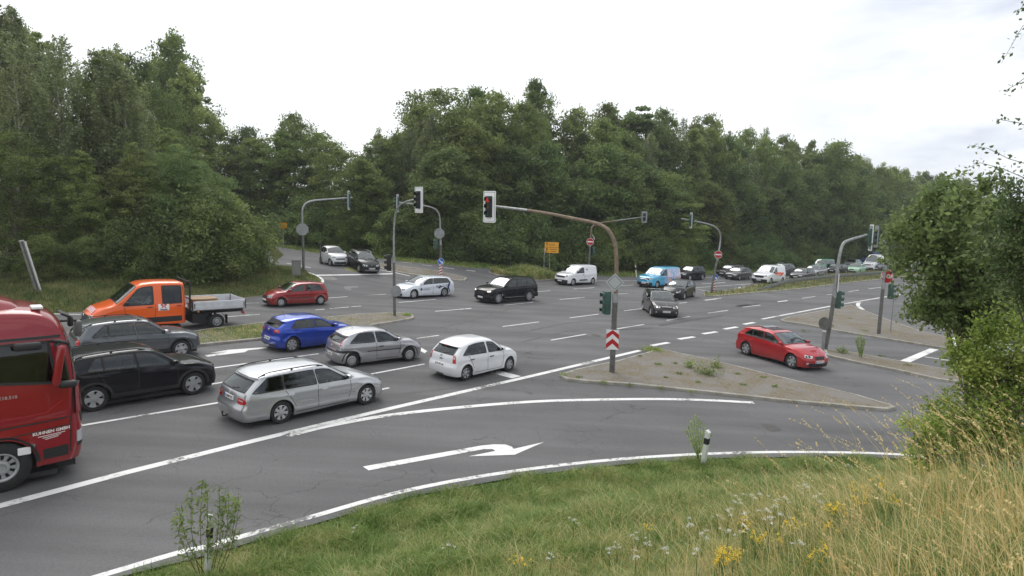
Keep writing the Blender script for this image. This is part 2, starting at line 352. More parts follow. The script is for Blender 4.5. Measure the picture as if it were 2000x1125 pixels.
def sheet(name, poly, z, material, parent=None, cut=True, skirt=0):
    """flat polygon laid on the road surface, cut along the terrain grid"""
    bm = bmesh.new(); vsb = [bm.verts.new((p[0], p[1], 0)) for p in poly]; bm.faces.new(vsb)
    if cut:
        xs = [p[0] for p in poly]; ys = [p[1] for p in poly]
        for L_, ax in ((XL, 0), (YL, 1)):
            lo, hi = (min(xs), max(xs)) if ax == 0 else (min(ys), max(ys))
            for c in L_:
                if lo < c < hi and (c % 2 == 0 or abs(c) > 60):
                    co = (c, 0, 0) if ax == 0 else (0, c, 0); no = (1, 0, 0) if ax == 0 else (0, 1, 0)
                    bmesh.ops.bisect_plane(bm, geom=bm.verts[:]+bm.edges[:]+bm.faces[:], plane_co=co, plane_no=no)
    bmesh.ops.triangulate(bm, faces=bm.faces[:])
    if skirt:
        be = [e for e in bm.edges if e.is_boundary]
        r = bmesh.ops.extrude_edge_only(bm, edges=be); low = {v for v in r['geom'] if isinstance(v, bmesh.types.BMVert)}
    else: low = set()
    for v in bm.verts: v.co.z = float(gr(v.co.x, v.co.y))+(z-skirt if v in low else z)
    bmesh.ops.recalc_face_normals(bm, faces=bm.faces[:])
    if not skirt:
        for f in bm.faces:
            if f.normal.z < 0: f.normal_flip()
    me = bpy.data.meshes.new(name); bm.to_mesh(me); bm.free()
    return link(name, me, parent, (material,))
def g2(px, py): p = G(px, py); return (p.x, p.y)

far2 = [(1760, 520), (1560, 527), (1424, 533), (1372, 537.5), (1242, 540.6), (1167, 538.5), (1110, 535), (1047, 531.5), (920, 523.5), (800, 512.5), (720, 502.5), (608, 492.5), (520, 479)]
farleft = [(537, 516), (597, 530), (613, 535), (624, 540), (631, 546), (630, 554), (612, 563), (560, 572), (490, 580), (330, 594), (160, 609), (0, 619)]
FAR2 = [g2(*p) for p in far2]; FARL = [g2(*p) for p in farleft]
end = FAR2[-1]
road_poly = [(-75, -50), (-30.3, -13.3), (-14.2, 2.35), (-6.7, 9.4), (-5.3, 10.4), (-3.9, 11.6), (-2.1, 13.1), (.2, 14.4), (2.9, 15.5), (5.8, 16.3), (8.7, 16.8), (11.4, 16.95), (13.4, 16.1), (15., 14.2), (16.4, 9.4), (18.3, 0), (22, -46), (52, -46), (40, 8), (35, 30), (36, 44), (44, 62), (90, 103), (210, 212), (420, 402), (405, 425), (205, 240)] + FAR2 + [(end[0]-16, end[1]+7), (end[0]-50, end[1]+14), (end[0]-52, end[1]+4), (end[0]-16, end[1]-5), g2(500, 500)] + FARL + [(-60, -6), (-110, -60)]
tag(sheet('road', road_poly, 0.0, ASPHALT), 'grey asphalt junction with several lanes, cracks and patches', 'road', kind='structure')

# ------------------------------------------------------------------ markings
def strip(mb, pts, wd, z=.004):
    """painted strip, centre line pts (world xy), width"""
    P = [Vector((p[0], p[1])) for p in pts]
    Q = [P[0]]
    for a, b in zip(P[:-1], P[1:]):
        n = max(1, int((b-a).length/1.0)); Q += [a.lerp(b, i/n) for i in range(1, n+1)]
    vs = []; fs = []
    for i, p in enumerate(Q):
        d = (Q[min(i+1, len(Q)-1)]-Q[max(i-1, 0)]).normalized(); nn = Vector((-d.y, d.x))*wd/2
        for q in (p+nn, p-nn): vs.append((q.x, q.y, float(gr(q.x, q.y))+z))
    for i in range(len(Q)-1): fs.append((2*i, 2*i+1, 2*i+3, 2*i+2))
    mb.add(vs, fs)
def spl(pts, n=8):
    """Catmull-Rom through 2D points"""
    P = [np.array(p, float) for p in pts]; P = [2*P[0]-P[1]]+P+[2*P[-1]-P[-2]]; o = []
    for i in range(1, len(P)-2):
        for k in range(n):
            t = k/n; a, b, c, d = P[i-1:i+3]
            o.append(.5*((2*b)+(c-a)*t+(2*a-5*b+4*c-d)*t*t+(3*b-a-3*c+d)*t**3))
    return o+[P[-2]]
def mark(name, mb, label=None):
    o = mb.build(name, ROADPAINT); o['kind'] = 'structure'
    if label: o['label'] = label
    o['category'] = 'road marking'
ml = MB(); strip(ml, spl(EDGE[1:-1], 6), .16)
mark('edge_line', ml, 'thin white edge line along the grass bank')
mt = MB(); strip(mt, [(-30.5, -8.6)] + [g2(*p) for p in [(0, 988), (250, 922), (502, 859.5), (770, 796), (1040, 734), (1250, 684.5)]], .25)
mark('edge_line', mt, 'broad white line between the through lanes and the turning lane')
mt = MB(); strip(mt, spl([g2(*p) for p in [(560, 852), (640, 832), (760, 811), (900, 795.5), (1040, 784.5), (1171, 780.5), (1290, 779.5), (1390, 782), (1472, 786.5)]], 4), .25)
mark('edge_line', mt, 'broad curved white line running past the island tip')
ml = MB()
def px_strip(pts, wd): strip(ml, [g2(*p) for p in pts], wd)
for seg, wd in [
    ([(-120, 879), (157, 831.5), (430, 786), (829, 711)], .13), ([(140, 765), (412, 719.5), (622, 691)], .13), ([(280, 775), (415, 750), (560, 726)], .13), ([(744, 761), (760, 757.5)], .12),
    ([(0, 613), (110, 613), (158, 614.5)], .12), ([(1006, 0), (1006, 0)], 0)]:
    if wd: px_strip(seg, wd)
mark('lane_line', ml, 'solid white lines dividing the waiting lanes')
ml = MB()
def z4(*a): return (900+a[0]/3.75, 340+a[1]/3.75)
def z3(*a): return (480+a[0]/3.75, 340+a[1]/3.75)
def z5(*a): return (1200+a[0]/3.308, 400+a[1]/3.308)
def z6(*a): return (1400+a[0]/3.126, 400+a[1]/3.126)
def z7(*a): return (1400+a[0]/5.556, 480+a[1]/5.556)
D = .12
for f, a, b in [(z4, (20, 838), (90, 836)), (z4, (585, 801), (672, 797)), (z4, (545, 862), (655, 855)), (z4, (825, 842), (980, 831)), (z4, (725, 919), (905, 903)), (z4, (315, 960), (530, 939)), (z4, (0, 989), (75, 983)),
                (z4, (798, 1053), (1008, 1026)), (z4, (305, 1117), (573, 1083)), (z4, (1150, 819), (1262, 812)), (z4, (1150, 879), (1222, 875)), (z4, (1365, 861), (1420, 857)), (z4, (1195, 1002), (1362, 980)),
                (z4, (1190, 1125), (1340, 1103)), (z4, (1510, 1070), (1677, 1045)), (z4, (1600, 946), (1657, 940)), (z4, (1790, 925), (1875, 915)), (z4, (1815, 1018), (1875, 1010)),
                (z3, (0, 946), (95, 943)), (z3, (590, 908), (745, 898)), (z3, (885, 887), (1025, 880)), (z3, (1120, 940), (1392, 918)), (z3, (1385, 1005), (1650, 985)), (z3, (510, 994), (578, 990)), (z3, (617, 986), (755, 974)),
                (z3, (770, 972), (845, 966)), (z3, (0, 1033), (100, 1028)), (z3, (300, 653), (475, 687)), (z3, (215, 664), (430, 713)), (z3, (1000, 628), (1035, 632)), (z3, (1140, 645), (1215, 652)), (z3, (1290, 663), (1365, 672)),
                (z3, (1450, 685), (1525, 692)), (z4, (40, 704), (108, 712)), (z5, (20, 578), (88, 573)), (z5, (340, 747), (488, 722)), (z5, (583, 616), (694, 602)), (z5, (605, 700), (733, 682)), (z5, (830, 661), (943, 648)),
                (z5, (505, 541), (620, 560)), (z5, (505, 537), (880, 511)), (z5, (565, 511), (716, 501)), (z5, (580, 470), (707, 463)), (z5, (640, 488), (790, 484)), (z5, (1055, 628), (1122, 620)), (z5, (15, 802), (190, 773)),
                (z6, (370, 591), (430, 584)), (z6, (520, 571), (600, 560)), (z6, (670, 550), (732, 543)), (z6, (805, 530), (868, 521)), (z6, (925, 514), (1010, 502)),
                (z5, (780, 540), (900, 524)), (z7, (0, 405), (95, 398)), (z7, (200, 460), (400, 432)), (z4, (970, 782), (1290, 780)), (z3, (1590, 838), (1650, 836))]:
    strip(ml, [g2(*f(*a)), g2(*f(*b))], D)
strip(ml, [g2(1075.7, 664.5), g2(1145, 652.7)], D); strip(ml, [g2(814, 661), g2(857, 655)], D); strip(ml, [g2(438, 619), g2(507, 614)], D); strip(ml, [g2(1806, 697), g2(1860, 705)], D)
strip(ml, spl([g2(*z3(*p)) for p in [(520, 741), (800, 737), (1080, 730)]], 3), .24)
strip(ml, spl([g2(*z3(*p)) for p in [(440, 716), (500, 735), (540, 755), (563, 778), (556, 803)]], 4), .2)
strip(ml, [g2(*z3(970, 698)), g2(*z3(1200, 745))], .14)
mark('lane_line', ml, 'broken white guide lines crossing the open junction')
ml = MB()
for f, a, b in [(z5, (240, 910), (350, 890)), (z5, (415, 868), (515, 853)), (z5, (572, 834), (661, 820)), (z5, (710, 803), (794, 789)), (z5, (836, 772), (910, 759))]:
    strip(ml, [g2(*f(*a)), g2(*f(*b))], .28)
strip(ml, [g2(*z6(275, 698)), g2(*z6(715, 615)), g2(*z6(1005, 566)), g2(*z6(1140, 545))], .2)
strip(ml, spl([g2(*z6(*p)) for p in [(870, 596), (862, 606), (866, 620), (893, 640)]], 4), .3)
mark('edge_line', ml, 'broad broken white line across the mouth of the side road')
ml = MB()
for q in ([(1752, 707), (1772.7, 709.7), (1833.5, 683), (1816, 680.6)], [(811, 673), (835, 686), (829, 690), (804, 677)], [(936, 723), (968, 722), (1018, 735), (1000, 739)]):
    p = [g2(*a) for a in q]; ml.add([(x, y, float(gr(x, y))+.006) for x, y in p], [(0, 1, 2, 3)])
mark('stop_line', ml, 'thick white stop bars at the junction mouths')
ml = MB()
def px_poly(mb, pts, z=.005):
    bm = bmesh.new(); bm.faces.new([bm.verts.new((*g2(*p), 0)) for p in pts]); bmesh.ops.triangulate(bm, faces=bm.faces[:]); bm.verts.index_update()
    mb.add([(v.co.x, v.co.y, float(gr(v.co.x, v.co.y))+z) for v in bm.verts], [tuple(v.index for v in f.verts) for f in bm.faces]); bm.free()
def zb(a, b): return (200+a/2, 850+b/2)
px_poly(ml, [zb(*p) for p in [(1017, 123), (1480, 41), (1530, 36), (1575, 37), (1600, 46), (1606, 54), (1725, 27), (1610, 77), (1430, 83), (1535, 62), (1525, 55), (1490, 55), (1040, 138)]])
mark('turn_arrow', ml, 'white right-turn arrow in the nearest lane')
ml = MB()
px_poly(ml, [(408, 690), (445, 683.5), (521, 678), (521, 680.5), (485, 684), (478, 688), (460, 690), (405, 697), (400, 694), (445, 687.5)])
mark('turn_arrow', ml, 'white left-turn arrow beside the blue hatchback')

def patch_mat(name, c):
    return noise_mix_mat(name, [(.3, tuple(q*.85 for q in c)), (.7, tuple(q*1.12 for q in c))], 2.0, fine=80, rough=.85)
DARKP = patch_mat('asphalt_repair', (.088, .086, .086)); LIGHTP = patch_mat('worn_concrete', (.20, .195, .19))
for f, q, mt_ in ((z5, [(280, 775), (480, 742), (705, 712), (690, 724), (500, 752), (300, 786)], DARKP), (z5, [(5, 805), (250, 792), (240, 803), (5, 815)], DARKP), (z5, [(775, 655), (930, 633), (945, 640), (900, 652), (800, 665)], DARKP),
                  (z3, [(545, 750), (640, 752), (675, 770), (640, 778), (570, 772)], LIGHTP), (z3, [(610, 835), (700, 822), (810, 820), (865, 835), (850, 850), (790, 862), (700, 858), (640, 850)], LIGHTP), (z6, [(110, 612), (180, 606), (220, 612), (190, 622), (130, 622)], DARKP)):
    tag(sheet('road_patch', [g2(*f(*p)) for p in q], .0025, mt_, cut=False), 'darker repaired strip of asphalt on the junction' if mt_ is DARKP else 'pale worn patch in the side road mouth', 'road patch', kind='structure')
TYRE = patch_mat('tyre_mark', (.110, .108, .108)); tm = MB()
for path in ([(1010, 652), (1120, 630), (1260, 622), (1400, 606), (1560, 578)], [(1020, 668), (1130, 644), (1265, 634), (1410, 615), (1570, 586)], [(780, 770), (900, 758), (1010, 762), (1040, 770)], [(560, 640), (760, 650), (900, 632), (1010, 600), (1120, 585)], [(1290, 650), (1400, 662), (1500, 690), (1620, 725)], [(1300, 640), (1420, 650), (1530, 680), (1640, 712)]):
    strip(tm, spl([g2(*p) for p in path], 8), .2, .0018)
tag(tm.build('tyre_marks', TYRE), 'faint darker tyre tracks curving over the junction', 'tyre marks', kind='structure')
for px, py in ((1500, 835), (1160, 655), (690, 585)):
    c_ = g2(px, py); mb = MB(); mb.lathe([(0, .004), (.30, .004), (.34, .006), (.36, .003)], 24, 'z', (c_[0], c_[1], float(gr(*c_)))); tag(mb.build('manhole_cover', mat('cast_iron', (.07, .065, .06), .6, .3, var=.3, vscale=12)), 'round manhole cover set in the asphalt', 'manhole cover', kind='structure')
# ------------------------------------------------------------------ islands
def offset_poly(P, d):
    """inward offset of a simple polygon"""
    A = sum(P[i][0]*P[(i+1) % len(P)][1]-P[(i+1) % len(P)][0]*P[i][1] for i in range(len(P)))
    s = 1 if A > 0 else -1; o = []
    for i in range(len(P)):
        p0, p1, p2 = Vector(P[i-1]), Vector(P[i]), Vector(P[(i+1) % len(P)])
        a = (p1-p0).normalized(); b = (p2-p1).normalized(); n = (Vector((-a.y, a.x))+Vector((-b.y, b.x)))*s
        n = n.normalized() if n.length > 1e-6 else Vector((-a.y, a.x))*s; k = max(.5, abs(n.dot(Vector((-a.y, a.x)))))
        o.append(tuple(p1+n*d/k))
    return o
def island(pts_px, label, surf, world=None, smooth_n=0, h=.11, kerbw=.14):
    P = world or [g2(*p) for p in pts_px]
    Q = []
    for i in range(len(P)):
        a, b = Vector(P[i]), Vector(P[(i+1) % len(P)]); n = max(1, int((b-a).length/1.5)); Q += [tuple(a.lerp(b, k/n)) for k in range(n)]
    I = offset_poly(Q, kerbw)
    root = empty('traffic_island', (0, 0, 0)); tag(root, label, 'traffic island', kind='structure')
    mb = MB(); n = len(Q)
    vs = [(x, y, float(gr(x, y))-.05) for x, y in Q]+[(x, y, float(gr(x, y))+h-.015) for x, y in Q]+[(x+(i_[0]-x)*.15, y+(i_[1]-y)*.15, float(gr(x, y))+h) for (x, y), i_ in zip(Q, I)]+[(x, y, float(gr(x, y))+h) for x, y in I]+[(x, y, float(gr(x, y))-.02) for x, y in I]
    fs = [(k*n+i, k*n+(i+1) % n, (k+1)*n+(i+1) % n, (k+1)*n+i) for k in range(4) for i in range(n)]
    o = mb.add(vs, fs).build('kerb', KERB, root)
    s = sheet('surface', I, h-.012, surf, root)
    return root
island([(1094, 738), (1100, 733), (1125, 725), (1204, 708.5), (1261, 692.5), (1280, 686), (1296, 686), (1384, 705), (1528, 741), (1672, 775), (1742, 796), (1749, 800), (1733, 804), (1528, 786), (1384, 770), (1240, 755), (1150, 749), (1107, 744.6)], 'triangular paved island with weeds around the chevron pole', PAVERS)
island([(1523, 627), (1540, 621), (1620.7, 605.5), (1662, 597.5), (1678, 604.7), (1736, 627), (1800, 650), (1862, 664), (1905, 678), (1900, 690), (1838, 681.5), (1720, 662), (1643, 649.5), (1579, 637), (1531, 630)], 'farther triangular paved island carrying the stop sign mast', PAVERS)
island([(1608, 685), (1650, 689), (1700, 698), (1784, 713), (1845, 724), (1960, 748), (1960, 762), (1832, 744), (1752, 726), (1672, 710), (1612, 696)], 'narrow paved strip between the two side road lanes', PAVERS)
island([(731, 514.5), (790, 522), (853, 530.5), (905, 542), (913, 544.5), (908, 549), (896, 549.5), (853, 543), (800, 537), (747, 527), (733, 520)], 'brown paved island at the mouth of the far side road', PAVERS)
island([(130, 690), (300, 664), (410, 645), (520, 632), (640, 622), (700, 616), (770, 613), (797, 614), (808, 619), (808, 624), (770, 631), (730, 637), (690, 643), (600, 655), (509, 665), (400, 676), (300, 689), (130, 714)], 'long grassy median between the orange pickup and the blue hatchback', DIRT)
MED = [(1371, 575.5), (1382, 571.5), (1412, 570), (1466, 560), (1502, 551.5), (1553, 545), (1634, 534), (1724, 527), (1790, 523)]
MED2 = [(1790, 537), (1765, 541.5), (1640, 555), (1560, 565.5), (1472, 573), (1394, 580), (1375, 579)]
a_, b_ = g2(*MED[-1]), g2(*MED2[0])
island(None, 'grassy median carrying the crash barrier', SOIL, world=[g2(*p) for p in MED]+[(a_[0]+95, a_[1]+88), (b_[0]+112, b_[1]+98)]+[g2(*p) for p in MED2], h=.1)
island([z4(*p) for p in [(200, 722), (400, 722), (620, 733), (700, 745), (690, 778), (560, 784), (420, 768), (260, 742)]], 'weedy traffic island with the yellow direction sign', SOIL)
# ------------------------------------------------------------------ vehicles
def interp(pts, x):
    """smooth (monotone) interpolation through (x, z) points, x ascending"""
    xs = [p[0] for p in pts]; zs = [p[1] for p in pts]; n = len(xs)
    if x <= xs[0]: return zs[0]
    if x >= xs[-1]: return zs[-1]
    d = [(zs[i+1]-zs[i])/(xs[i+1]-xs[i]) for i in range(n-1)]
    m = [d[0]]+[0 if d[i-1]*d[i] <= 0 else 2*d[i-1]*d[i]/(d[i-1]+d[i]) for i in range(1, n-1)]+[d[-1]]
    for i in range(n-1):
        if x <= xs[i+1]:
            h = xs[i+1]-xs[i]; t = (x-xs[i])/h
            return (2*t**3-3*t*t+1)*zs[i]+(t**3-2*t*t+t)*h*m[i]+(-2*t**3+3*t*t)*zs[i+1]+(t**3-t*t)*h*m[i+1]
def lin(pts, x):
    xs = [p[0] for p in pts]; zs = [p[1] for p in pts]; return float(np.interp(x, xs, zs))
WHEELS = {}
def wheel_meshes(dia, wid, style, rimd):
    key = (dia, wid, style, rimd)
    if key in WHEELS: return WHEELS[key]
    r = dia/2; rr = rimd/2
    t = MB().lathe([(rr*.96, -wid/2+.02), (rr, -wid/2+.005), (r*.9, -wid/2), (r*.985, -wid/2+.025), (r, -wid/2+.05), (r, wid/2-.05), (r*.985, wid/2-.025), (r*.9, wid/2), (rr, wid/2-.005), (rr*.97, wid/2-.02), (rr*.95, 0)], 36)
    for k in (-1, 0, 1): t.lathe([(r+.001, k*wid*.2-.006), (r-.006, k*wid*.2), (r+.001, k*wid*.2+.006)], 36)
    me_t = bpy.data.meshes.new('wheel'); me_t.from_pydata(t.v, [], t.f); me_t.polygons.foreach_set('use_smooth', [True]*len(t.f)); me_t.set_sharp_from_angle(angle=R(40)); me_t.materials.append(RUBBER)
    # rim: outer side is +y
    q = MB(); o = wid/2-.012
    q.lathe([(rr*.98, o), (rr*.93, o+.004), (rr*.9, o-.02), (rr*.86, -wid/2+.03)], 36)       # barrel
    back = MB().lathe([(rr*.9, o-.085), (0.0, o-.08)], 28)
    q2 = []
    if style[0] == 's':                     # spokes
        n = int(style[1]); twin = style.endswith('t')
        for k in range(n):
            for off in ((-.11, .11) if twin else (0,)):
                a = 2*math.pi*k/n
                wi, wo = (.028, .03) if twin else ((.05, .075) if n <= 5 else (.035, .045) if n <= 7 else (.022, .03))
                c = []
                for rad, hw, yy in ((.05, wi, o-.012), (rr*.5, (wi+wo)/2*.85, o-.022), (rr*.95, wo, o-.006)):
                    for s in (-1, 1):
                        aa = a+off*(1 if rad > .06 else .6); ca, sa = math.cos(aa), math.sin(aa)
                        c.append((rad*ca-s*hw*sa*rr/.2, yy, rad*sa+s*hw*ca*rr/.2))
                c += [(x, y-.03, z) for x, y, z in c]
                q.add(c, [(0, 2, 3, 1), (2, 4, 5, 3), (0, 6, 8, 2), (2, 8, 10, 4), (1, 3, 9, 7), (3, 5, 11, 9)])
        q.lathe([(.075, o-.03), (.07, o-.008), (.045, o-.004), (0.0, o-.004)], 18)
    elif style[0] == 'c':                   # pressed cover with slots
        n = int(style[1:]) if len(style) > 1 else 12
        q.lathe([(rr*.95, o), (rr*.78, o+.01)], 36); q.lathe([(rr*.55, o+.012), (rr*.3, o+.006), (0.0, o+.012)], 28)
        for k in range(n):
            a = 2*math.pi*k/n; da = math.pi/n*.62
            q.add([(rr*.54*math.cos(a-da), o+.012, rr*.54*math.sin(a-da)), (rr*.79*math.cos(a-da), o+.01, rr*.79*math.sin(a-da)), (rr*.79*math.cos(a+da), o+.01, rr*.79*math.sin(a+da)), (rr*.54*math.cos(a+da), o+.012, rr*.54*math.sin(a+da))], [(0, 1, 2, 3)])
    elif style[0] == 'h':                   # steel disc with round holes (vans, truck)
        n = 10
        q.lathe([(rr*.93, o-.01), (rr*.84, o-.03), (rr*.8, o-.06)], 36); q.lathe([(rr*.52, o-.05), (rr*.48, o-.005), (rr*.3, o+.005), (rr*.27, o-.03), (0, o-.03)], 28)
        for k in range(n):
            a = 2*math.pi*k/n; da = math.pi/n*.55
            q.add([(rr*.5*math.cos(a-da), o-.045, rr*.5*math.sin(a-da)), (rr*.82*math.cos(a-da), o-.045, rr*.82*math.sin(a-da)), (rr*.82*math.cos(a+da), o-.045, rr*.82*math.sin(a+da)), (rr*.5*math.cos(a+da), o-.045, rr*.5*math.sin(a+da))], [(0, 1, 2, 3)])
    nq = len(q.f); q.add(back.v, back.f)
    me_r = bpy.data.meshes.new('rim'); me_r.from_pydata(q.v, [], q.f); me_r.materials.append({'s': RIM, 'c': COVER, 'h': STEEL}[style[0]]); me_r.materials.append(BLACK)
    me_r.polygons.foreach_set('material_index', [0]*nq+[1]*len(back.f)); me_r.polygons.foreach_set('use_smooth', [True]*len(q.f)); me_r.set_sharp_from_angle(angle=R(30))
    WHEELS[key] = (me_t, me_r); return me_t, me_r
def add_wheel(root, x, y, dia, wid, style, rimd, steer=0):
    a, b = wheel_meshes(dia, wid, style, rimd); s = 1 if y > 0 else -1
    o = bpy.data.objects.new('wheel', a); COL.objects.link(o); o.parent = root; o.location = (x, y-s*wid/2, dia/2); o.rotation_euler = (0, (x*1.7) % 1.2, steer+(0 if s > 0 else math.pi))
    r = bpy.data.objects.new('rim', b); COL.objects.link(r); r.parent = o; return o
def text_verts(txt, size, bold=0):
    cu = bpy.data.curves.new('t', 'FONT'); cu.body = txt; cu.size = size; cu.align_x = 'CENTER'; cu.align_y = 'CENTER'; cu.resolution_u = 2; cu.offset = bold
    ob = bpy.data.objects.new('t', cu); COL.objects.link(ob); dg = bpy.context.evaluated_depsgraph_get(); me = ob.evaluated_get(dg).to_mesh()
    vs = [v.co.copy() for v in me.vertices]; fs = [tuple(p.vertices) for p in me.polygons]; ob.evaluated_get(dg).to_mesh_clear(); bpy.data.objects.remove(ob); bpy.data.curves.remove(cu)
    return vs, fs
def text_obj(name, txt, size, M, material, parent, bold=0):
    vs, fs = text_verts(txt, size, bold); return mesh(name, [M @ v for v in vs], fs, material, parent)

class Car:
    def __init__(c, kind, label, cat, col, L=4.2, W=1.78, H=1.46, wb=2.6, fo=.85, dia=.63, rimd=.42, style='s5', top=None, belt=None, rear=None, front=None, crown=.055, tumble=.26, sill=.19, wid=.2, glass=GLASS, rglass=None, metal=0, group=None, pname=None):
        c.root = empty(kind, label=label, cat=cat, group=group); c.W, c.H, c.wb, c.dia = W, H, wb, dia; c.L = L
        c.xf = wb/2+fo; c.xr = c.xf-L; c.hw = W/2; c.top, c.belt, c.rear, c.front = top, belt, rear, front; c.crown = crown; c.tumble = tumble; c.sill = sill; c.glass = glass; c.rglass = rglass or glass
        c.paint = paint(pname or 'paint_'+kind+'_'.join('%.2f' % q for q in col), col, metal, .3 if metal else .35, .12 if max(col) > .05 else .03) if not isinstance(col, bpy.types.Material) else col
        c.R = dia/2+.055; c.rimd = rimd; c.style = style; c.wid = wid
        c.shell()
    def zt(c, x): return interp(c.top, x)
    def zb(c, x): return min(interp(c.belt, x), c.zt(x)-.03)
    def plan(c, x):
        w = c.hw; f = max(0, (x-(c.xf-1.1))/1.1); w -= .07*c.hw*f*f; f = max(0, ((c.xr+1.0)-x)/1.0); w -= .05*c.hw*f*f
        r = .22; s = (x-(c.xf-r))/r
        if s > 0: w -= r*(1-math.sqrt(max(0, 1-min(1, s)**2)))*.85
        r = .14; s = ((c.xr+r)-x)/r
        if s > 0: w -= r*(1-math.sqrt(max(0, 1-min(1, s)**2)))*.8
        return w
    def side(c, x, z):
        w = c.plan(x); zb = c.zb(x)
        if z <= zb:
            zm = .52*zb
            if z > zm: q = (z-zm)/max(.05, zb-zm); y = w*(1-.045*q*q)
            else: q = (zm-z)/zm; y = w*(1-.075*q*q)
            cr = zb-.16; y += .014*math.exp(-((z-cr)/.045)**2)-.016*math.exp(-((z-.62*zb)/.12)**2)
            for xc in (c.wb/2, -c.wb/2):
                d = math.hypot(x-xc, z-c.dia/2)-c.R; y += .022*math.exp(-(d/.07)**2) if d > -.1 else .02
            return y
        h = z-zb; return w*.955-.012*min(1, h/.03)-c.tumble*h-.12*h*h
    def warp(c, x, y, z):
        X = x
        if c.rear:
            D = 1.15; q = max(0, (c.xr+D-x)/D)**1.6; X += q*lin(c.rear, z); X += q*.12*(abs(y)/c.hw)**2.6
        D = .9; q = max(0, (x-(c.xf-D))/D)**1.8
        X -= q*(interp(c.front, z) if c.front else 0); X -= q*.2*(abs(y)/c.hw)**2.4
        return X
    def shell(c):
        rz = c.dia/2; xs = set()
        def rng(a, b, n):
            for i in range(n+1): xs.add(round(a+(b-a)*i/n, 4))
        rng(c.xr, c.xf, int(c.L/.075))
        for xc in (c.wb/2, -c.wb/2):
            for i in range(17): xs.add(round(xc+c.R*math.cos(math.pi*i/16), 4))
            xs.add(round(xc+c.R+.004, 4)); xs.add(round(xc-c.R-.004, 4))
        for i in range(7):
            s = math.sin(math.pi/2*i/6); xs.add(round(c.xf-.22+.22*s, 4)); xs.add(round(c.xr+.14-.14*s, 4))
        xs = sorted(x for x in xs if c.xr <= x <= c.xf); ys = [xs[0]]
        for x in xs[1:]:
            if x-ys[-1] > .003: ys.append(x)
        xs = ys; n1, n2, n3 = 12, 8, 9; rings = []
        for x in xs:
            zl = c.sill+.02*math.sin(x*2)
            if x > c.wb/2+c.R: zl = c.sill-.02
            for xc in (c.wb/2, -c.wb/2):
                if abs(x-xc) <= c.R+1e-3: zl = max(zl, rz+math.sqrt(max(0, c.R**2-(x-xc)**2)))
            zb = c.zb(x); zt = c.zt(x); h = zt-zb; cw = min(c.crown, h*.6)+ (0 if h > .3 else 0); ze = max(zb, zt-cw-.02)
            zl = min(zl, zb-.03); r = [(c.side(x, zl)-.05, zl+.012)]
            for i in range(n1+1): z = lerp(zl, zb, i/n1); r.append((c.side(x, z), z))
            for i in range(1, n2+1): z = lerp(zb, ze, i/n2); r.append((c.side(x, z), z))
            wr = r[-1][0]
            for i in range(1, n3+1):
                y = wr*(1-(i/n3)**1.6) if i < n3 else 0; q = abs(y/wr)
                r.append((y, ze+(zt-ze)*(1-q**3.2)**.7))
            rings.append(r)
        m = len(rings[0]); vs = []; fs = []
        for x, r in zip(xs, rings):
            for y, z in r: vs.append((c.warp(x, y, z), y, z))
        for x, r in zip(xs, rings):
            for y, z in r[:-1]: vs.append((c.warp(x, y, z), -y, z))
        nb = len(xs)*m
        def ix(i, j, s): return i*m+j if s > 0 or j == m-1 else nb+i*(m-1)+j
        for i in range(len(xs)-1):
            for j in range(m-1):
                fs.append((ix(i, j, 1), ix(i, j+1, 1), ix(i+1, j+1, 1), ix(i+1, j, 1))); fs.append((ix(i, j, -1), ix(i+1, j, -1), ix(i+1, j+1, -1), ix(i, j+1, -1)))
        for i, s in ((0, -1), (len(xs)-1, 1)):       # nose and tail caps
            nn = 14; rows = []
            for j in range(1, m):
                row = []; y0, z = rings[i][j]
                if j == m-1: row = [ix(i, j, 1)]*(nn+1)
                else:
                    for k in range(nn+1):
                        if k == 0: row.append(ix(i, j, 1))
                        elif k == nn: row.append(ix(i, j, -1))
                        else: y = y0*(1-2*k/nn); zz = z; vs.append((c.warp(xs[i], y, zz), y, zz)); row.append(len(vs)-1)
                rows.append(row)
            # upper rows rise towards the centre as the ring does
            for j in range(len(rows)-1):
                for k in range(nn):
                    q = [rows[j][k], rows[j][k+1], rows[j+1][k+1], rows[j+1][k]]; q = [a for n_, a in enumerate(q) if a not in q[:n_]]
                    if len(q) > 2: fs.append(tuple(q if s < 0 else q[::-1]))
        c.vs, c.fs = vs, fs; c.bvh = BVHTree.FromPolygons([Vector(v) for v in vs], fs); c.holes = []
    def hit(c, a, b, axis, off=0):
        if axis == 'L': o, d = Vector((a, 3, b)), Vector((0, -1, 0))
        elif axis == 'R': o, d = Vector((a, -3, b)), Vector((0, 1, 0))
        elif axis in 'FB':
            s = -1 if axis == 'F' else 1; q = max(0, abs(a)/c.hw-.62)/.38; d = Vector((s, -math.copysign(1.3*q*q, a), 0)).normalized()
            o = Vector(((c.xf-.12 if axis == 'F' else c.xr+.12), a, b))-d*4
        else: o, d = Vector((a, b, 5)), Vector((0, 0, -1))
        p, n, i, _ = c.bvh.ray_cast(o, d)
        if p is None: p, n, i, _ = c.bvh.find_nearest(o+d*(3-c.hw if axis in 'LR' else 4))
        if n.dot(d) > 0: n = -n
        return p+(n*.6-d*.4)*off
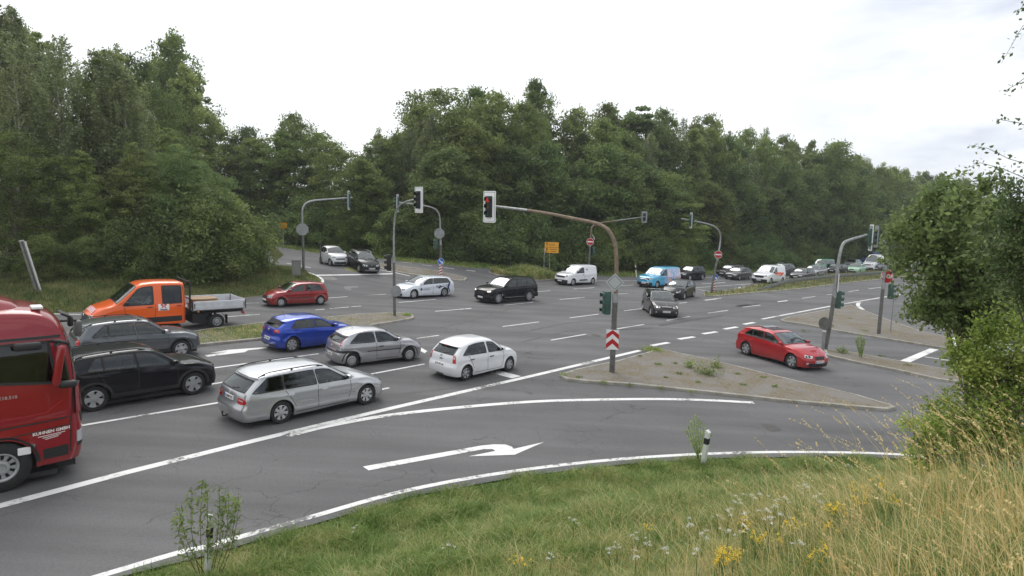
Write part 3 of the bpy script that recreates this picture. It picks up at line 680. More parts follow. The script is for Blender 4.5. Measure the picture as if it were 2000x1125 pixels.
    def patch(c, name, axis, bot, topc, material, off=.006, n=10, m=4, parent=None, frame=None, skirt=True):
        """bot/topc: polylines [(a,b)..] swept to each other"""
        def samp(pl, t):
            k = t*(len(pl)-1); i = min(int(k), len(pl)-2); f = k-i; return lerp(pl[i][0], pl[i+1][0], f), lerp(pl[i][1], pl[i+1][1], f)
        g = []
        for j in range(m+1):
            for i in range(n+1):
                a, b = samp(bot, i/n); a2, b2 = samp(topc, i/n); t = j/m; g.append((lerp(a, a2, t), lerp(b, b2, t)))
        vs = [c.hit(a, b, axis, off) for a, b in g]; fs = [(j*(n+1)+i, j*(n+1)+i+1, (j+1)*(n+1)+i+1, (j+1)*(n+1)+i) for j in range(m) for i in range(n)]
        if axis in ('R', 'F', 'T'): pass
        loop = [i for i in range(n+1)]+[j*(n+1)+n for j in range(1, m+1)]+[m*(n+1)+i for i in range(n-1, -1, -1)]+[j*(n+1) for j in range(m-1, 0, -1)]
        if skirt:
            inner = [c.hit(*g[k], axis, -.004) for k in loop]; b0 = len(vs); vs += inner; q = len(loop)
            fs += [(loop[i], loop[(i+1) % q], b0+(i+1) % q, b0+i) for i in range(q)]
        p = [Vector(vs[i]) for i in fs[len(g)//2 if len(g)//2 < n*m else 0][:4]]; nf = (p[2]-p[0]).cross(p[3]-p[1])
        od = {'L': Vector((0, 1, 0)), 'R': Vector((0, -1, 0)), 'F': Vector((1, 0, 0)), 'B': Vector((-1, 0, 0)), 'T': Vector((0, 0, 1))}[axis]
        if nf.dot(od) < 0: fs = [f[::-1] for f in fs]
        o = mesh(name, vs, fs, material, parent or c.root, True, 50)
        # faces point outwards
        return o, [g[k] for k in loop]
    def window(c, name, axis, bot, topc, glass=None, n=12, m=6, frame=.028, fmat=BLACK, hole=True):
        o, loop = c.patch(name, axis, bot, topc, glass or c.glass, .004, n, m, skirt=False)
        ca = sum(p[0] for p in loop)/len(loop); cb = sum(p[1] for p in loop)/len(loop)
        if hole: c.holes.append((axis, [(ca+(a-ca)*.97, cb+(b-cb)*.97) for a, b in loop]))
        # frame ring around the pane
        k = len(loop); vs = []; fs = []
        for i, (a, b) in enumerate(loop):
            p0 = loop[i-1]; p2 = loop[(i+1) % k]
            if (p0[0]-a)**2+(p0[1]-b)**2 < 1e-7: p0 = loop[i-2]
            if (p2[0]-a)**2+(p2[1]-b)**2 < 1e-7: p2 = loop[(i+2) % k]
            t = Vector((p2[0]-p0[0], p2[1]-p0[1])).normalized(); nn = Vector((t.y, -t.x))
            if nn.dot(Vector((a-ca, b-cb))) < 0: nn = -nn
            for s in (-.25, -.25, .75, .75): pass
            A = c.hit(a-nn.x*frame*.35, b-nn.y*frame*.35, axis, .009); B = c.hit(a+nn.x*frame*.65, b+nn.y*frame*.65, axis, .009); C_ = c.hit(a+nn.x*frame*.65, b+nn.y*frame*.65, axis, -.003)
            vs += [A, B, C_]
        for i in range(k):
            j = (i+1) % k; fs += [(3*i, 3*j, 3*j+1, 3*i+1), (3*i+1, 3*j+1, 3*j+2, 3*i+2)]
        mesh('window_frame', vs, fs, fmat, o, True, 50)
        return o
    def line(c, name, axis, pts, w, material, parent=None, off=.005):
        """thin seam or strip along surface points"""
        P = []
        for a, b in zip(pts[:-1], pts[1:]):
            n = max(1, int(math.hypot(b[0]-a[0], b[1]-a[1])/.12)); P += [(lerp(a[0], b[0], i/n), lerp(a[1], b[1], i/n)) for i in range(n)]
        P.append(pts[-1]); vs = []; fs = []
        for i, p in enumerate(P):
            t = Vector((P[min(i+1, len(P)-1)][0]-P[max(0, i-1)][0], P[min(i+1, len(P)-1)][1]-P[max(0, i-1)][1])).normalized()
            for s in (-.5, .5): vs.append(c.hit(p[0]-t.y*w*s, p[1]+t.x*w*s, axis, off))
        fs = [(2*i, 2*i+1, 2*i+3, 2*i+2) for i in range(len(P)-1)]
        return (vs, fs) if name is None else mesh(name, vs, fs, material, parent or c.root)
    def dlo(c, wins, pad=.035, low=.02, glass=None, rglass=None, frame=.028, fmat=BLACK):
        """side windows: (xb0, xb1, xt0, xt1) rear/front at the sill and at the roof"""
        def top_at(x): return c.hit(x, 0, 'T').z-c.crown-pad-.03
        def xn(x): return x
        for axis in ('L', 'R'):
            for i, (b0, b1, t0, t1) in enumerate(wins):
                n = 12; bot = [(lerp(b0, b1, k/n), interp(c.belt, lerp(b0, b1, k/n))+low) for k in range(n+1)]
                tp = []
                for k in range(n+1):
                    x = lerp(t0, t1, k/n); z = max(top_at(x), interp(c.belt, x)+low+.012); tp.append((x, z))
                c.window('side_window', axis, bot, tp, (glass if i == 0 else rglass) or (c.glass if i == 0 else c.rglass), frame=frame, fmat=fmat)
    def windscreen(c, x0, x1, margin=.055, glass=None):
        """x0 at the cowl, x1 at the roof"""
        n = 7; L_ = []
        for k in range(n+1):
            x = lerp(x0, x1, k/n); z = c.zt(x); ze = max(c.zb(x), z-min(c.crown, (z-c.zb(x))*.6)-.02); L_.append((c.warp(x, 0, z), c.side(x, ze)-margin))
        c.window('windscreen', 'T', [(a, b) for a, b in L_], [(a, -b) for a, b in L_], glass or SCREEN, n=7, m=12, frame=.03)
    def rear_window(c, z0, z1, margin=.09, k=1.0, glass=None, wtop=None, wbot=None):
        n = 6; L_ = []
        for i in range(n+1):
            z = lerp(z0, z1, i/n); y = c.side(c.xr+.35, z)-margin
            if wtop: y = lerp(wbot, wtop, i/n)
            L_.append((y*k, z))
        return c.window('rear_window', 'B', [(a, b) for a, b in L_], [(-a, b) for a, b in L_], glass or c.rglass, n=6, m=12, frame=.03)
    def lamps(c, name, axis, quad, material, off=.008, cap=True, n=6, m=4):
        bot, tp = quad
        for s in (1, -1):
            o, _ = c.patch(name, axis, [(a*s, b) for a, b in bot], [(a*s, b) for a, b in tp], material, off, n, m)
            if name == 'headlight' and material is WHITE_L:
                k = (len(bot)-1)/2; pa = (bot[0][0]*.5+bot[-1][0]*.5, (bot[0][1]+bot[-1][1])/2); pb = (tp[0][0]*.5+tp[-1][0]*.5, (tp[0][1]+tp[-1][1])/2); cx_, cz_ = (pa[0]+pb[0])/2, (pa[1]+pb[1])/2; w_ = abs(bot[-1][0]-bot[0][0])*.30; h_ = abs(pb[1]-pa[1])*.36
                c.patch('reflector', axis, [(s*(cx_-w_), cz_-h_), (s*(cx_+w_), cz_-h_)], [(s*(cx_-w_), cz_+h_), (s*(cx_+w_), cz_+h_)], LINING, off+.004, 4, 2, parent=o, skirt=False); c.patch('bulb', axis, [(s*(cx_-h_*.5), cz_-h_*.6), (s*(cx_+h_*.5), cz_-h_*.6)], [(s*(cx_-h_*.5), cz_+h_*.6), (s*(cx_+h_*.5), cz_+h_*.6)], CHROME, off+.008, 2, 2, parent=o, skirt=False)
            if name == 'taillight' and axis == 'B':
                (a0, b0), (a1, b1) = bot[0], bot[-1]; (a2, b2), (a3, b3) = tp[0], tp[-1]; q = lambda u, v: (s*lerp(lerp(a0, a1, u), lerp(a2, a3, u), v), lerp(lerp(b0, b1, u), lerp(b2, b3, u), v))
                c.patch('reversing_lens', axis, [q(.12, .52), q(.6, .52)], [q(.12, .8), q(.6, .8)], mat('lens_pale', (.55, .42, .40), .2, coat=1), off+.004, 4, 2, parent=o, skirt=False)
    def plate(c, axis, zc, txt=None, y0=0):
        o, _ = c.patch('number_plate', axis, [(y0-.26, zc-.055), (y0+.26, zc-.055)], [(y0-.26, zc+.055), (y0+.26, zc+.055)], PLATE, .02, 4, 1)
        s = -1 if axis == 'B' else 1
        p = c.hit(y0, zc, axis, .024); vs = []
        yb = -.24*s if axis == 'B' else -.24
        e = [c.hit(y0+s*.0+a, zc+b, axis, .023) for a, b in ((-.255*-1 if axis == 'B' else -.255, -.05), ((.215 if axis == 'B' else -.215), -.05), ((.215 if axis == 'B' else -.215), .05), ((.255 if axis == 'B' else -.255), .05))]
        mesh('country_band', e, [(0, 1, 2, 3)], PLATE_BLUE, o)
        if txt:
            tv, tf = text_verts(txt, .088, .002); xs_ = [v.x for v in tv]; k = .40/(max(xs_)-min(xs_))
            # viewer facing the tail sees -y on the right; facing the nose sees +y on the right
            vs = [c.hit(y0+(-(v.x*k)-(-.03)*0-.02 if axis == 'B' else v.x*k+.02), zc+v.y*.95, axis, .024) for v in tv]; mesh('plate_text', vs, tf, INK, o)
        return o
    def finish(c, mirrors=True, mirror_x=None, mirror_col=None, handles=(), seams=(), steer=0, seats=True, rails=None, antenna=None, clad=None, lod=0):
        # cut the window openings
        keep = []; polys = c.holes
        def inside(pt, poly):
            x, y = pt; ins = False; n = len(poly)
            for i in range(n):
                x1, y1 = poly[i]; x2, y2 = poly[(i+1) % n]
                if (y1 > y) != (y2 > y) and x < (x2-x1)*(y-y1)/(y2-y1)+x1: ins = not ins
            return ins
        bb = [(a, p, min(q[0] for q in p), max(q[0] for q in p), min(q[1] for q in p), max(q[1] for q in p)) for a, p in polys]
        for f in c.fs:
            vv = [c.vs[i] for i in f]; k = len(vv); ce = (sum(v[0] for v in vv)/k, sum(v[1] for v in vv)/k, sum(v[2] for v in vv)/k); cut = False
            for a, p, x0, x1, y0, y1 in bb:
                if a == 'L' and ce[1] > .2 or a == 'R' and ce[1] < -.2: q = (ce[0], ce[2])
                elif a == 'T' and ce[2] > c.belt[0][1]*.8: q = (ce[0], ce[1])
                elif a == 'B' and ce[0] < c.xr+.9: q = (ce[1], ce[2])
                else: continue
                if a == 'T' and ce[2] < c.zb(max(c.xr, min(c.xf, ce[0])))-.1: continue
                if x0 < q[0] < x1 and y0 < q[1] < y1 and inside(q, p):
                    if a in 'LR':
                        h = c.bvh.ray_cast(Vector((ce[0], 3 if a == 'L' else -3, ce[2])), Vector((0, -1 if a == 'L' else 1, 0)))[0]
                        if h is None or abs(h.y-ce[1]) > .06: continue
                    cut = True; break
            if not cut: keep.append(f)
        mesh('body', c.vs, keep, c.paint, c.root, True, 38)
        # underbody, wheel housings, floor, bulkhead
        u = MB(); xf, xr = c.xf-.15, c.xr+.18; fl = .145
        u.box(((xf+xr)/2, 0, fl+.06), (xf-xr-.1, c.W-2*c.wid-.22, .12)); cow = c.wb/2-.1
        hz = min(c.zt(c.wb/2+.1), c.zt(xf-.3), c.zb(xf-.3)+.06)-.13; hz = max(hz, fl+.2)
        u.box(((cow+xf-.25)/2+.05, 0, (fl+hz)/2), (max(.3, xf-.25-cow), c.W-2*c.wid-.24, hz-fl)); u.box(((xf+xr)/2, 0, fl+.02), ((xf-xr)*.62, c.W-.34, .1))
        u.box((-c.wb/2, 0, .5), (.75, c.W-2*c.wid-.26, .45))
        u.build('underbody', LINING, c.root)
        if seats:
            zb = c.zb(0); d = MB(); xc = c.hit_cowl if hasattr(c, 'hit_cowl') else c.wb/2-.45
            d.box((xc-.22, 0, zb-.1), (.42, c.W-.3, .2), bev=.05); d.tube([(xc-.52+.11*math.cos(t)*0-.04*math.sin(t), c.W*.2+.18*math.cos(t), zb+.0+.17*math.sin(t)) for t in np.linspace(0, 2*math.pi, 13)], .014, 6)
            d.build('dashboard', LINING, c.root)
            sx = [(xc-1.15, 1)]+([(xc-2.0, 0)] if c.L > 3 and c.rglass is not None and c.xr < xc-2.4 and not getattr(c, 'van', 0) else [])
            for x, fr in sx:
                for s in (-1, 1):
                    q = MB(); q.box((x+.12, s*c.W*.2, zb-.48), (.5, .48, .16), bev=.05); q.box((x-.13, s*c.W*.2, zb-.12), (.16, .46, .68), Matrix.Rotation(-.2, 3, 'Y'), .06); q.box((x-.22, s*c.W*.2, zb+.3), (.1, .26, .17), bev=.04)
                    q.build('seat', SEAT, c.root, True, 40)
        for x, st in ((c.wb/2, steer), (-c.wb/2, 0)):
            for s in (1, -1): add_wheel(c.root, x, s*(c.hw-.015), c.dia, c.wid, c.style, c.rimd, st)
        if mirrors:
            mx = mirror_x if mirror_x is not None else c.wb/2-.62
            for s in (1, -1):
                z = c.zb(mx)+.1; y = s*(c.side(mx, z)+.1); q = MB(); q.box((mx, y, z), (.13, .2, .13), Matrix.Rotation(s*-.15, 3, 'Z'), .045)
                o = q.build('mirror', mirror_col or c.paint, c.root, True, 40); q = MB(); q.box((mx, s*(c.side(mx, z)+.0), z-.05), (.08, .12, .05), None, .015).box((mx-.062, y, z), (.012, .15, .09)); q.build('mirror_glass', BLACK, o)
        hm = MB()
        for x, z, mt_ in handles:
            for s in 'LR':
                p = c.hit(x, z, s, .02); q = MB(); q.box(p, (.2, .035, .035), None, .012); q.build('door_handle', c.paint if mt_ == 0 else BLACK if mt_ == 1 else CHROME, c.root, True, 40)
        if seams:
            q = MB()
            for pl in seams:
                for s in 'LR': q.add(*c.line(None, s, pl, .015, None, off=.0035))
            q.build('door_seams', BLACK, c.root)
        if rails:
            x0, x1, rm = rails
            for s in (1, -1):
                P = []
                for k in range(13):
                    t = k/12; x = lerp(x0, x1, t); y = s*(c.side(x, c.zt(x)-c.crown-.05)-.09); z = c.hit(x, y, 'T').z; P.append((x, y, z+.045*min(1, 8*min(t, 1-t))))
                q = MB().tube(P, .016, 8)
                for k in (1, 6, 11): q.box((P[k][0], P[k][1], P[k][2]-.025), (.06, .03, .05))
                q.build('roof_rail', rm, c.root, True, 50)
        if antenna is not None:
            z = c.hit(antenna, 0, 'T').z; MB().tube([(antenna, 0, z), (antenna-.14, 0, z+.26)], [.006, .003], 6).build('antenna', BLACK, c.root)
        if clad:
            for s in 'LR':
                for xc in (c.wb/2, -c.wb/2):
                    a = [(xc+(c.R+.002)*math.cos(t), c.dia/2+(c.R+.002)*math.sin(t)) for t in np.linspace(.02, math.pi-.02, 18)]; b = [(xc+(c.R+clad)*math.cos(t), c.dia/2+(c.R+clad)*math.sin(t)) for t in np.linspace(.02, math.pi-.02, 18)]
                    c.patch('wheel_arch_trim', s, a, b, BLACK, .008, 17, 1)
                x0, x1 = -c.wb/2+c.R+.03, c.wb/2-c.R-.03
                c.patch('sill_trim', s, [(x0, c.sill+.03), (x1, c.sill+.03)], [(x0, c.sill+.14), (x1, c.sill+.14)], BLACK, .008, 12, 1)
        return c.root
    def band(c, name, axis, z0, z1, y, material, off=.006, n=16, m=2):
        return c.patch(name, axis, [(-y, z0), (y, z0)], [(-y, z1), (y, z1)], material, off, n, m)
    def place(c, rear_px=None, front_px=None, side='R', at=None, head=None, scale=1.0):
        """stand the vehicle on the road by the wheel contact points of its visible side"""
        if rear_px:
            a, b = G(*rear_px), G(*front_px); mid = (a+b)/2; h = math.atan2(b.y-a.y, b.x-a.x)
            if head is not None: h = R(head)
            s = -1 if side == 'R' else 1; n = Vector((-math.sin(h), math.cos(h), 0)); mid = mid-n*s*(c.hw-.12)
        else: mid = at; h = R(head)
        e1 = Vector((math.cos(h), math.sin(h), 0)); e2 = Vector((-e1.y, e1.x, 0)); hb = c.wb/2
        zf = [float(gr(*(mid+e1*i*hb+e2*j*c.hw*.8).xy)) for i, j in ((1, 1), (1, -1), (-1, 1), (-1, -1))]
        pitch = math.atan2((zf[0]+zf[1]-zf[2]-zf[3])/2, c.wb); roll = math.atan2((zf[0]+zf[2]-zf[1]-zf[3])/2, c.W*.8)
        c.root.location = (mid.x, mid.y, sum(zf)/4+.002)
        X = Vector((math.cos(h)*math.cos(pitch), math.sin(h)*math.cos(pitch), math.sin(pitch))); Y = (e2*math.cos(roll)+Vector((0, 0, math.sin(roll)))); Z = X.cross(Y).normalized(); Y = Z.cross(X).normalized()
        c.root.rotation_euler = Matrix((X, Y, Z)).transposed().to_euler(); c.root.scale = (scale,)*3
        return c.root

def hatch(kind, label, col, o=None, **k):
    """standard five- or three-door body; o overrides"""
    P = dict(L=4.1, W=1.75, H=1.46, wb=2.55, fo=.8, dia=.62, cowl=.95, roof_f=.15, hood=.92, nose=.70, style='s5', belt_r=.98, belt_f=.90, tail=.34, roof_r=None, metal=0, doors=4, rails=None, clad=None, glass=GLASS, rglass=None,
             rimd=.42, sill=.19, tumble=.26, quarter=None, pillar=.07, wintail=None, split=None, bodypillar=False, light=1, tl=None, hl=None, grille=None, txt_f=None, txt_r=None, cat='car', group=None, steer=0, antenna=None, mirror_col=None, side_clad=False, handlem=0, front_low=BLACK, crown=.055, wid=.2, rearclad=None, hoodbulge=0, hl_m=None, seat=True, dlo_front=.0)
    P.update(o or {}); P.update(k); L, W, H, wb, fo = (P[q] for q in ('L', 'W', 'H', 'wb', 'fo')); xf = wb/2+fo; xr = xf-L; hw = W/2
    cx, rx = P['cowl'], P['roof_f']; rr = P['roof_r'] if P['roof_r'] is not None else H-.11
    top = [(xr, rr), (xr+.5, H-.03-P.get('arc', .02)), (rx-.75, H), (rx-.28, H-.008), (rx, H-.055), (rx+.12, H-.10), (cx, P['hood']+.035), (cx+.06, P['hood']+.01), (cx+.5, P['hood']-.02), (xf-.22, P['nose']+.1), (xf-.06, P['nose']+.03), (xf, P['nose']-.02)]
    belt = [(xr, P['belt_r']), (0, (P['belt_r']+P['belt_f'])/2), (cx-.1, P['belt_f']), (cx+.4, P['belt_f']-.035), (xf-.25, P['nose']+.02), (xf, P['nose']-.09)]
    bz = P['belt_r']; tl_ = P['tail']
    rear = [(.15, .10), (.30, .02), (.52, 0), (.62, .03), (.66, .07), (bz-.12, .09), (bz, .12), (bz+.04, .15), (rr-.07, tl_), (rr-.02, tl_-.07), (rr+.1, tl_-.07)]
    fz = P['nose']
    front = [(.12, .10), (.25, .03), (.45, 0), (.58, .02), (fz-.05, .06), (fz+.05, .13), (fz+.2, .2)]
    c = Car(kind, label, P['cat'], col, L=L, W=W, H=H, wb=wb, fo=fo, dia=P['dia'], rimd=P['rimd'], style=P['style'], top=top, belt=belt, rear=rear, front=front, crown=P['crown'], tumble=P['tumble'], sill=P['sill'], metal=P['metal'], glass=P['glass'], rglass=P['rglass'], group=P['group'], wid=P['wid'])
    c.P = P; c.hit_cowl = cx
    c.windscreen(cx-.03, rx+.05)
    zr0, zr1 = P['wintail'] or (bz+.05, rr-.115)
    rw = c.rear_window(zr0, zr1, **(P.get('rwk') or {}))
    a = math.radians(0); pl = P['pillar']/2; bx = P['split'] if P['split'] is not None else -.12*1
    xq0 = P['quarter'][0] if P['quarter'] else xr+.52; xq1 = P['quarter'][1] if P['quarter'] else xr+.72
    fx0 = cx-.2-P['dlo_front']
    if P['doors'] == 4:
        rb = P.get('rear_split', -wb/2+.22)
        w = [(bx+pl, fx0, bx-.07+pl, rx+.02)]
        if P.get('three', True): w += [(rb+pl*.6, bx-pl, rb-.03+pl*.6, bx-.07-pl), (xq0, rb-pl*.6, xq1, rb-.03-pl*.6)]
        else: w += [(xq0, bx-pl, xq1, bx-.07-pl)]
    else: w = [(bx+pl, fx0, bx-.07+pl, rx+.02), (xq0, bx-pl, xq1, bx-.07-pl)]
    c.dlo(w, fmat=c.paint if P['bodypillar'] == 2 else BLACK)
    zl = .2
    sm = [[(cx-.12, c.zb(cx-.12)-.03), (cx-.1, .6), (cx-.22, .27)], [(bx, c.zb(bx)-.01), (bx, .6), (bx+.02, .27)]]
    if P['doors'] == 4: sm.append([(-wb/2+.12, c.zb(-.8)-.02), (-wb/2+c.R*.75, .72), (-wb/2+c.R+.06, .45)])
    sm.append([(-wb/2+c.R+.07 if P['doors'] == 4 else bx, .27), (cx-.22, .27)])
    # lamps
    gm = P['grille'] or BLACK; g = P.get('gr_shape', (.34, fz-.20, fz-.045))
    c.patch('grille', 'F', [(-g[0]*.85, g[1]), (g[0]*.85, g[1])], [(-g[0], g[2]), (g[0], g[2])], gm, .006, 10, 3)
    c.patch('lower_intake', 'F', [(-hw*.62, .2), (hw*.62, .2)], [(-hw*.7, .36), (hw*.7, .36)], BLACK, .005, 12, 2)
    if P['hl']: hl = P['hl']
    else: hl = ([(.44*hw, fz-.10), (.70*hw, fz-.12), (.955*hw, fz-.03)], [(.44*hw, fz-.03), (.72*hw, fz+.02), (.96*hw, fz+.05)])
    c.lamps('headlight', 'F', hl, P['hl_m'] or WHITE_L)
    tl = P['tl'] or ([(.62*hw, bz-.26), (.80*hw, bz-.27), (.965*hw, bz-.22)], [(.60*hw, bz-.08), (.8*hw, bz-.06), (.965*hw, bz-.04)])
    if tl != 'none': c.lamps('taillight', 'B', tl, RED_L)
    c.plate('F', .43, P['txt_f']); c.plate('B', P.get('plate_z', .62), P['txt_r'])
    if P['rearclad'] is not None: c.band('bumper_trim', 'B', .19, .34, hw*.9, BLACK)
    h = [(bx+.2, c.zb(0)-.16, P['handlem'])]
    if P['doors'] == 4: h.append((-wb/2+.28, c.zb(-.7)-.16, P['handlem']))
    # wiper blades
    wz = MB()
    for y0, y1 in ((.05, .55), (-.55, -.05)):
        pts = [(cx-.10, y0*hw/.8), (cx-.16, y1*hw/.8)]; vs, fs = c.line(None, 'T', pts, .018, None, off=.014); wz.add(vs, fs)
    wz.build('wiper', BLACK, c.root)
    vs, fs = c.line(None, 'B', [(0, zr0+.015), (-.3, zr0+.06)], .02, None, off=.016); mesh('rear_wiper', vs, fs, BLACK, c.root)
    c.finish(mirror_x=cx-.22, handles=h, seams=sm, rails=P['rails'], clad=P['clad'], steer=P['steer'], antenna=P['antenna'], mirror_col=P['mirror_col'], seats=P['seat'])
    return c
def badge(c, axis, y, z, r=.045, parent=None):
    p = c.hit(y, z, axis, .012); s = 1 if axis == 'F' else -1; n = 14
    MB().lathe([(r*.6, -.006*s), (r, -.006*s), (r, .004*s), (r*.7, .006*s)], n, 'x', p).build('badge', CHROME, c.root)
def place_f(c, px, head, side, scale=1.0):
    f = G(*px); h = R(head); e1 = Vector((math.cos(h), math.sin(h), 0)); n = Vector((-e1.y, e1.x, 0)); s = -1 if side == 'R' else 1
    return c.place(at=f-e1*c.wb/2-n*s*(c.hw-.12), head=head, scale=scale)
def side_text(c, name, txt, side, x, z, size, material, slope=0, bold=0, shear=0):
    tv, tf = text_verts(txt, size, bold); s = 1 if side == 'R' else -1
    vs = [c.hit(x+s*(v.x+shear*v.y), z+v.y+slope*v.x, side, .007) for v in tv]; return mesh(name, vs, tf, material, c.root)

# --- silver estate
c = hatch('estate_car', 'silver estate car with roof rails and tow hook waiting behind the small silver hatchback', (.50, .51, .53), metal=.75, L=4.86, W=1.82, H=1.49, wb=2.854, fo=.84, dia=.65, rimd=.43, style='s7', cowl=.94, roof_f=.12, hood=.97, nose=.70,
          belt_f=.93, belt_r=.97, tail=.52, roof_r=1.38, arc=.01, split=-.28, quarter=(-2.24, -1.78), rear_split=-1.32, rails=(-2.0, .0, BLACK), txt_r='EU MW 777', plate_z=.80, handlem=2, tumble=.24,
          tl=([(.54*.91, .71), (.72*.91, .69), (.975*.91, .73)], [(.54*.91, .86), (.74*.91, .86), (.975*.91, .80)]), rwk=dict(margin=.11), sill=.2)
badge(c, 'B', 0, .93, .045)
for s in 'LR':
    c.line('side_moulding', s, [(-1.0, .56), (1.0, .52)], .03, CHROME, off=.009)
o = MB().tube([(c.xr+.2, -.0, .30), (c.xr-.06, 0, .26), (c.xr-.10, 0, .30), (c.xr-.10, 0, .36)], .022, 8); o.lathe([(0, .04), (.03, .02), (.03, -.02), (0, -.04)], 10, 'z', (c.xr-.1, 0, .38)); o.build('tow_hook', BLACK, c.root, True)
c.place((545.6, 826.2), (713, 789), 'R')
# --- white five-door hatchback
c = hatch('hatchback', 'white small five-door hatchback leading the queue next to the broad white line', (.74, .75, .77), L=3.83, W=1.67, H=1.52, wb=2.45, fo=.71, dia=.60, rimd=.38, style='s6', cowl=.93, roof_f=.25, hood=.99, nose=.76,
          belt_f=.93, belt_r=.98, tail=.42, roof_r=1.32, arc=.075, split=-.08, three=False, quarter=(-1.38, -1.05), bodypillar=True, txt_r='BN DE 246', plate_z=.60, handlem=1, pillar=.13, tumble=.22,
          tl=([(.74*.83, .72), (.97*.83, .72)], [(.72*.83, 1.0), (.95*.83, 1.02)]), rwk=dict(margin=.17), wintail=(1.02, 1.27), crown=.085)
badge(c, 'B', 0, .93, .05); c.band('boot_handle', 'B', .80, .835, .08, BLACK, .012, 4, 1); c.band('brake_light', 'B', 1.30, 1.325, .1, RED_L, .012, 5, 1)
c.line('exhaust_trim', 'B', [(-.2, .24), (.2, .24)], .05, BLACK)
c.place((908, 743), (992, 724.8), 'R', scale=.965)
# --- small silver three-door
c = hatch('hatchback', 'small silver three-door hatchback with tall upright rear lights and dark side strips', (.44, .44, .46), metal=.7, L=3.82, W=1.65, H=1.44, wb=2.491, fo=.74, dia=.585, rimd=.37, style='c12', cowl=.92, roof_f=.2, hood=.96, nose=.71,
          belt_f=.90, belt_r=.94, tail=.44, roof_r=1.25, arc=.055, split=-.22, doors=2, quarter=(-1.32, -.95), txt_r='SU J 7353', plate_z=.50, pillar=.10, tumble=.24, antenna=-.9,
          tl=([(.80*.825, .86), (.975*.825, .88)], [(.66*.825, 1.26), (.76*.825, 1.27)]), rwk=dict(margin=.17), bodypillar=True, handlem=1)
badge(c, 'B', 0, .80, .05)
for s in 'LR':
    c.line('side_moulding', s, [(-.62, .60), (.85, .60)], .035, BLACK, off=.01)
    c.patch('bumper_trim', s, [(-1.74, .60), (-1.25-.02, .60)], [(-1.74, .70), (-1.25-.02, .68)], BLACK, .008, 8, 1)
c.band('bumper_trim', 'B', .60, .66, .76, BLACK, .008, 16, 1)
for s in 'LR':
    for xc in (c.wb/2, -c.wb/2):
        t = np.linspace(.02, math.pi-.02, 18); c.patch('wheel_arch_trim', s, [(xc+(c.R+.002)*math.cos(q), c.dia/2+(c.R+.002)*math.sin(q)) for q in t], [(xc+(c.R+.045)*math.cos(q), c.dia/2+(c.R+.045)*math.sin(q)) for q in t], BLACK, .008, 17, 1)
c.place((689.6, 717.4), (793, 705.6), 'R')
# --- blue hatchback
c = hatch('hatchback', 'bright blue five-door hatchback beside the tip of the grassy median', (.012, .055, .42), metal=.45, L=4.06, W=1.765, H=1.43, wb=2.538, fo=.80, dia=.64, rimd=.44, style='s7t', cowl=.9, roof_f=.1, hood=.95, nose=.70,
          belt_f=.90, belt_r=.99, tail=.46, roof_r=1.29, arc=.03, split=-.2, quarter=(-1.30, -1.05), three=False, txt_r='K RC 804', plate_z=.56, rearclad=1, antenna=-1.2,
          tl=([(.52*.88, .84), (.97*.88, .84)], [(.50*.88, .95), (.96*.88, .99)]), rwk=dict(margin=.19))
badge(c, 'B', 0, .90, .05); c.line('roof_spoiler', 'T', [(c.xr+.36, -.55), (c.xr+.36, .55)], .12, BLACK, off=.02)
c.place(rear_px=(576, 685.8), front_px=(668, 675.5), side='R', head=45)
# --- black compact suv
c = hatch('suv', 'black compact SUV right behind the red truck cab', (.006, .006, .009), L=4.43, W=1.86, H=1.65, wb=2.702, fo=.87, dia=.73, rimd=.50, style='s5', cowl=1.0, roof_f=.22, hood=1.08, nose=.86,
          belt_f=1.05, belt_r=1.16, tail=.36, roof_r=1.54, split=-.2, quarter=(-1.5, -1.28), rear_split=-1.08, sill=.3, clad=.07, tumble=.25, rails=(-1.75, .05, BLACK), cat='SUV', three=True)
c.place((180, 803), (379, 769.8), 'R')
# --- grey suv
c = hatch('suv', 'grey SUV with roof rails seen over the roof of the black SUV', (.12, .13, .14), metal=.6, L=4.36, W=1.84, H=1.62, wb=2.638, fo=.87, dia=.70, rimd=.46, style='s5', cowl=.98, roof_f=.2, hood=1.04, nose=.82,
          belt_f=1.01, belt_r=1.10, tail=.38, roof_r=1.50, split=-.2, quarter=(-1.62, -1.2), rear_split=-1.08, sill=.3, clad=.06, rails=(-1.75, .05, BLACK), mirror_col=RIM, cat='SUV')
place_f(c, (353, 698), 46, 'R')
# --- red clio-like
c = hatch('hatchback', 'faded red three-door hatchback driving left past the grass verge', (.28, .012, .014), metal=.2, L=3.81, W=1.64, H=1.42, wb=2.472, fo=.72, dia=.58, rimd=.36, style='c7', cowl=.93, roof_f=.2, hood=.94, nose=.70,
          belt_f=.90, belt_r=.93, tail=.30, roof_r=1.33, split=-.2, doors=2, quarter=(-1.45, -1.12), pillar=.10, bodypillar=True, antenna=-.6, hl=([(.50*.82, .56), (.955*.82, .58)], [(.42*.82, .70), (.93*.82, .74)]))
for s in 'LR': c.line('side_moulding', s, [(-.8, .52), (.85, .52)], .05, BLACK, off=.01)
c.place((625.3, 595.5), (548, 600), 'L')
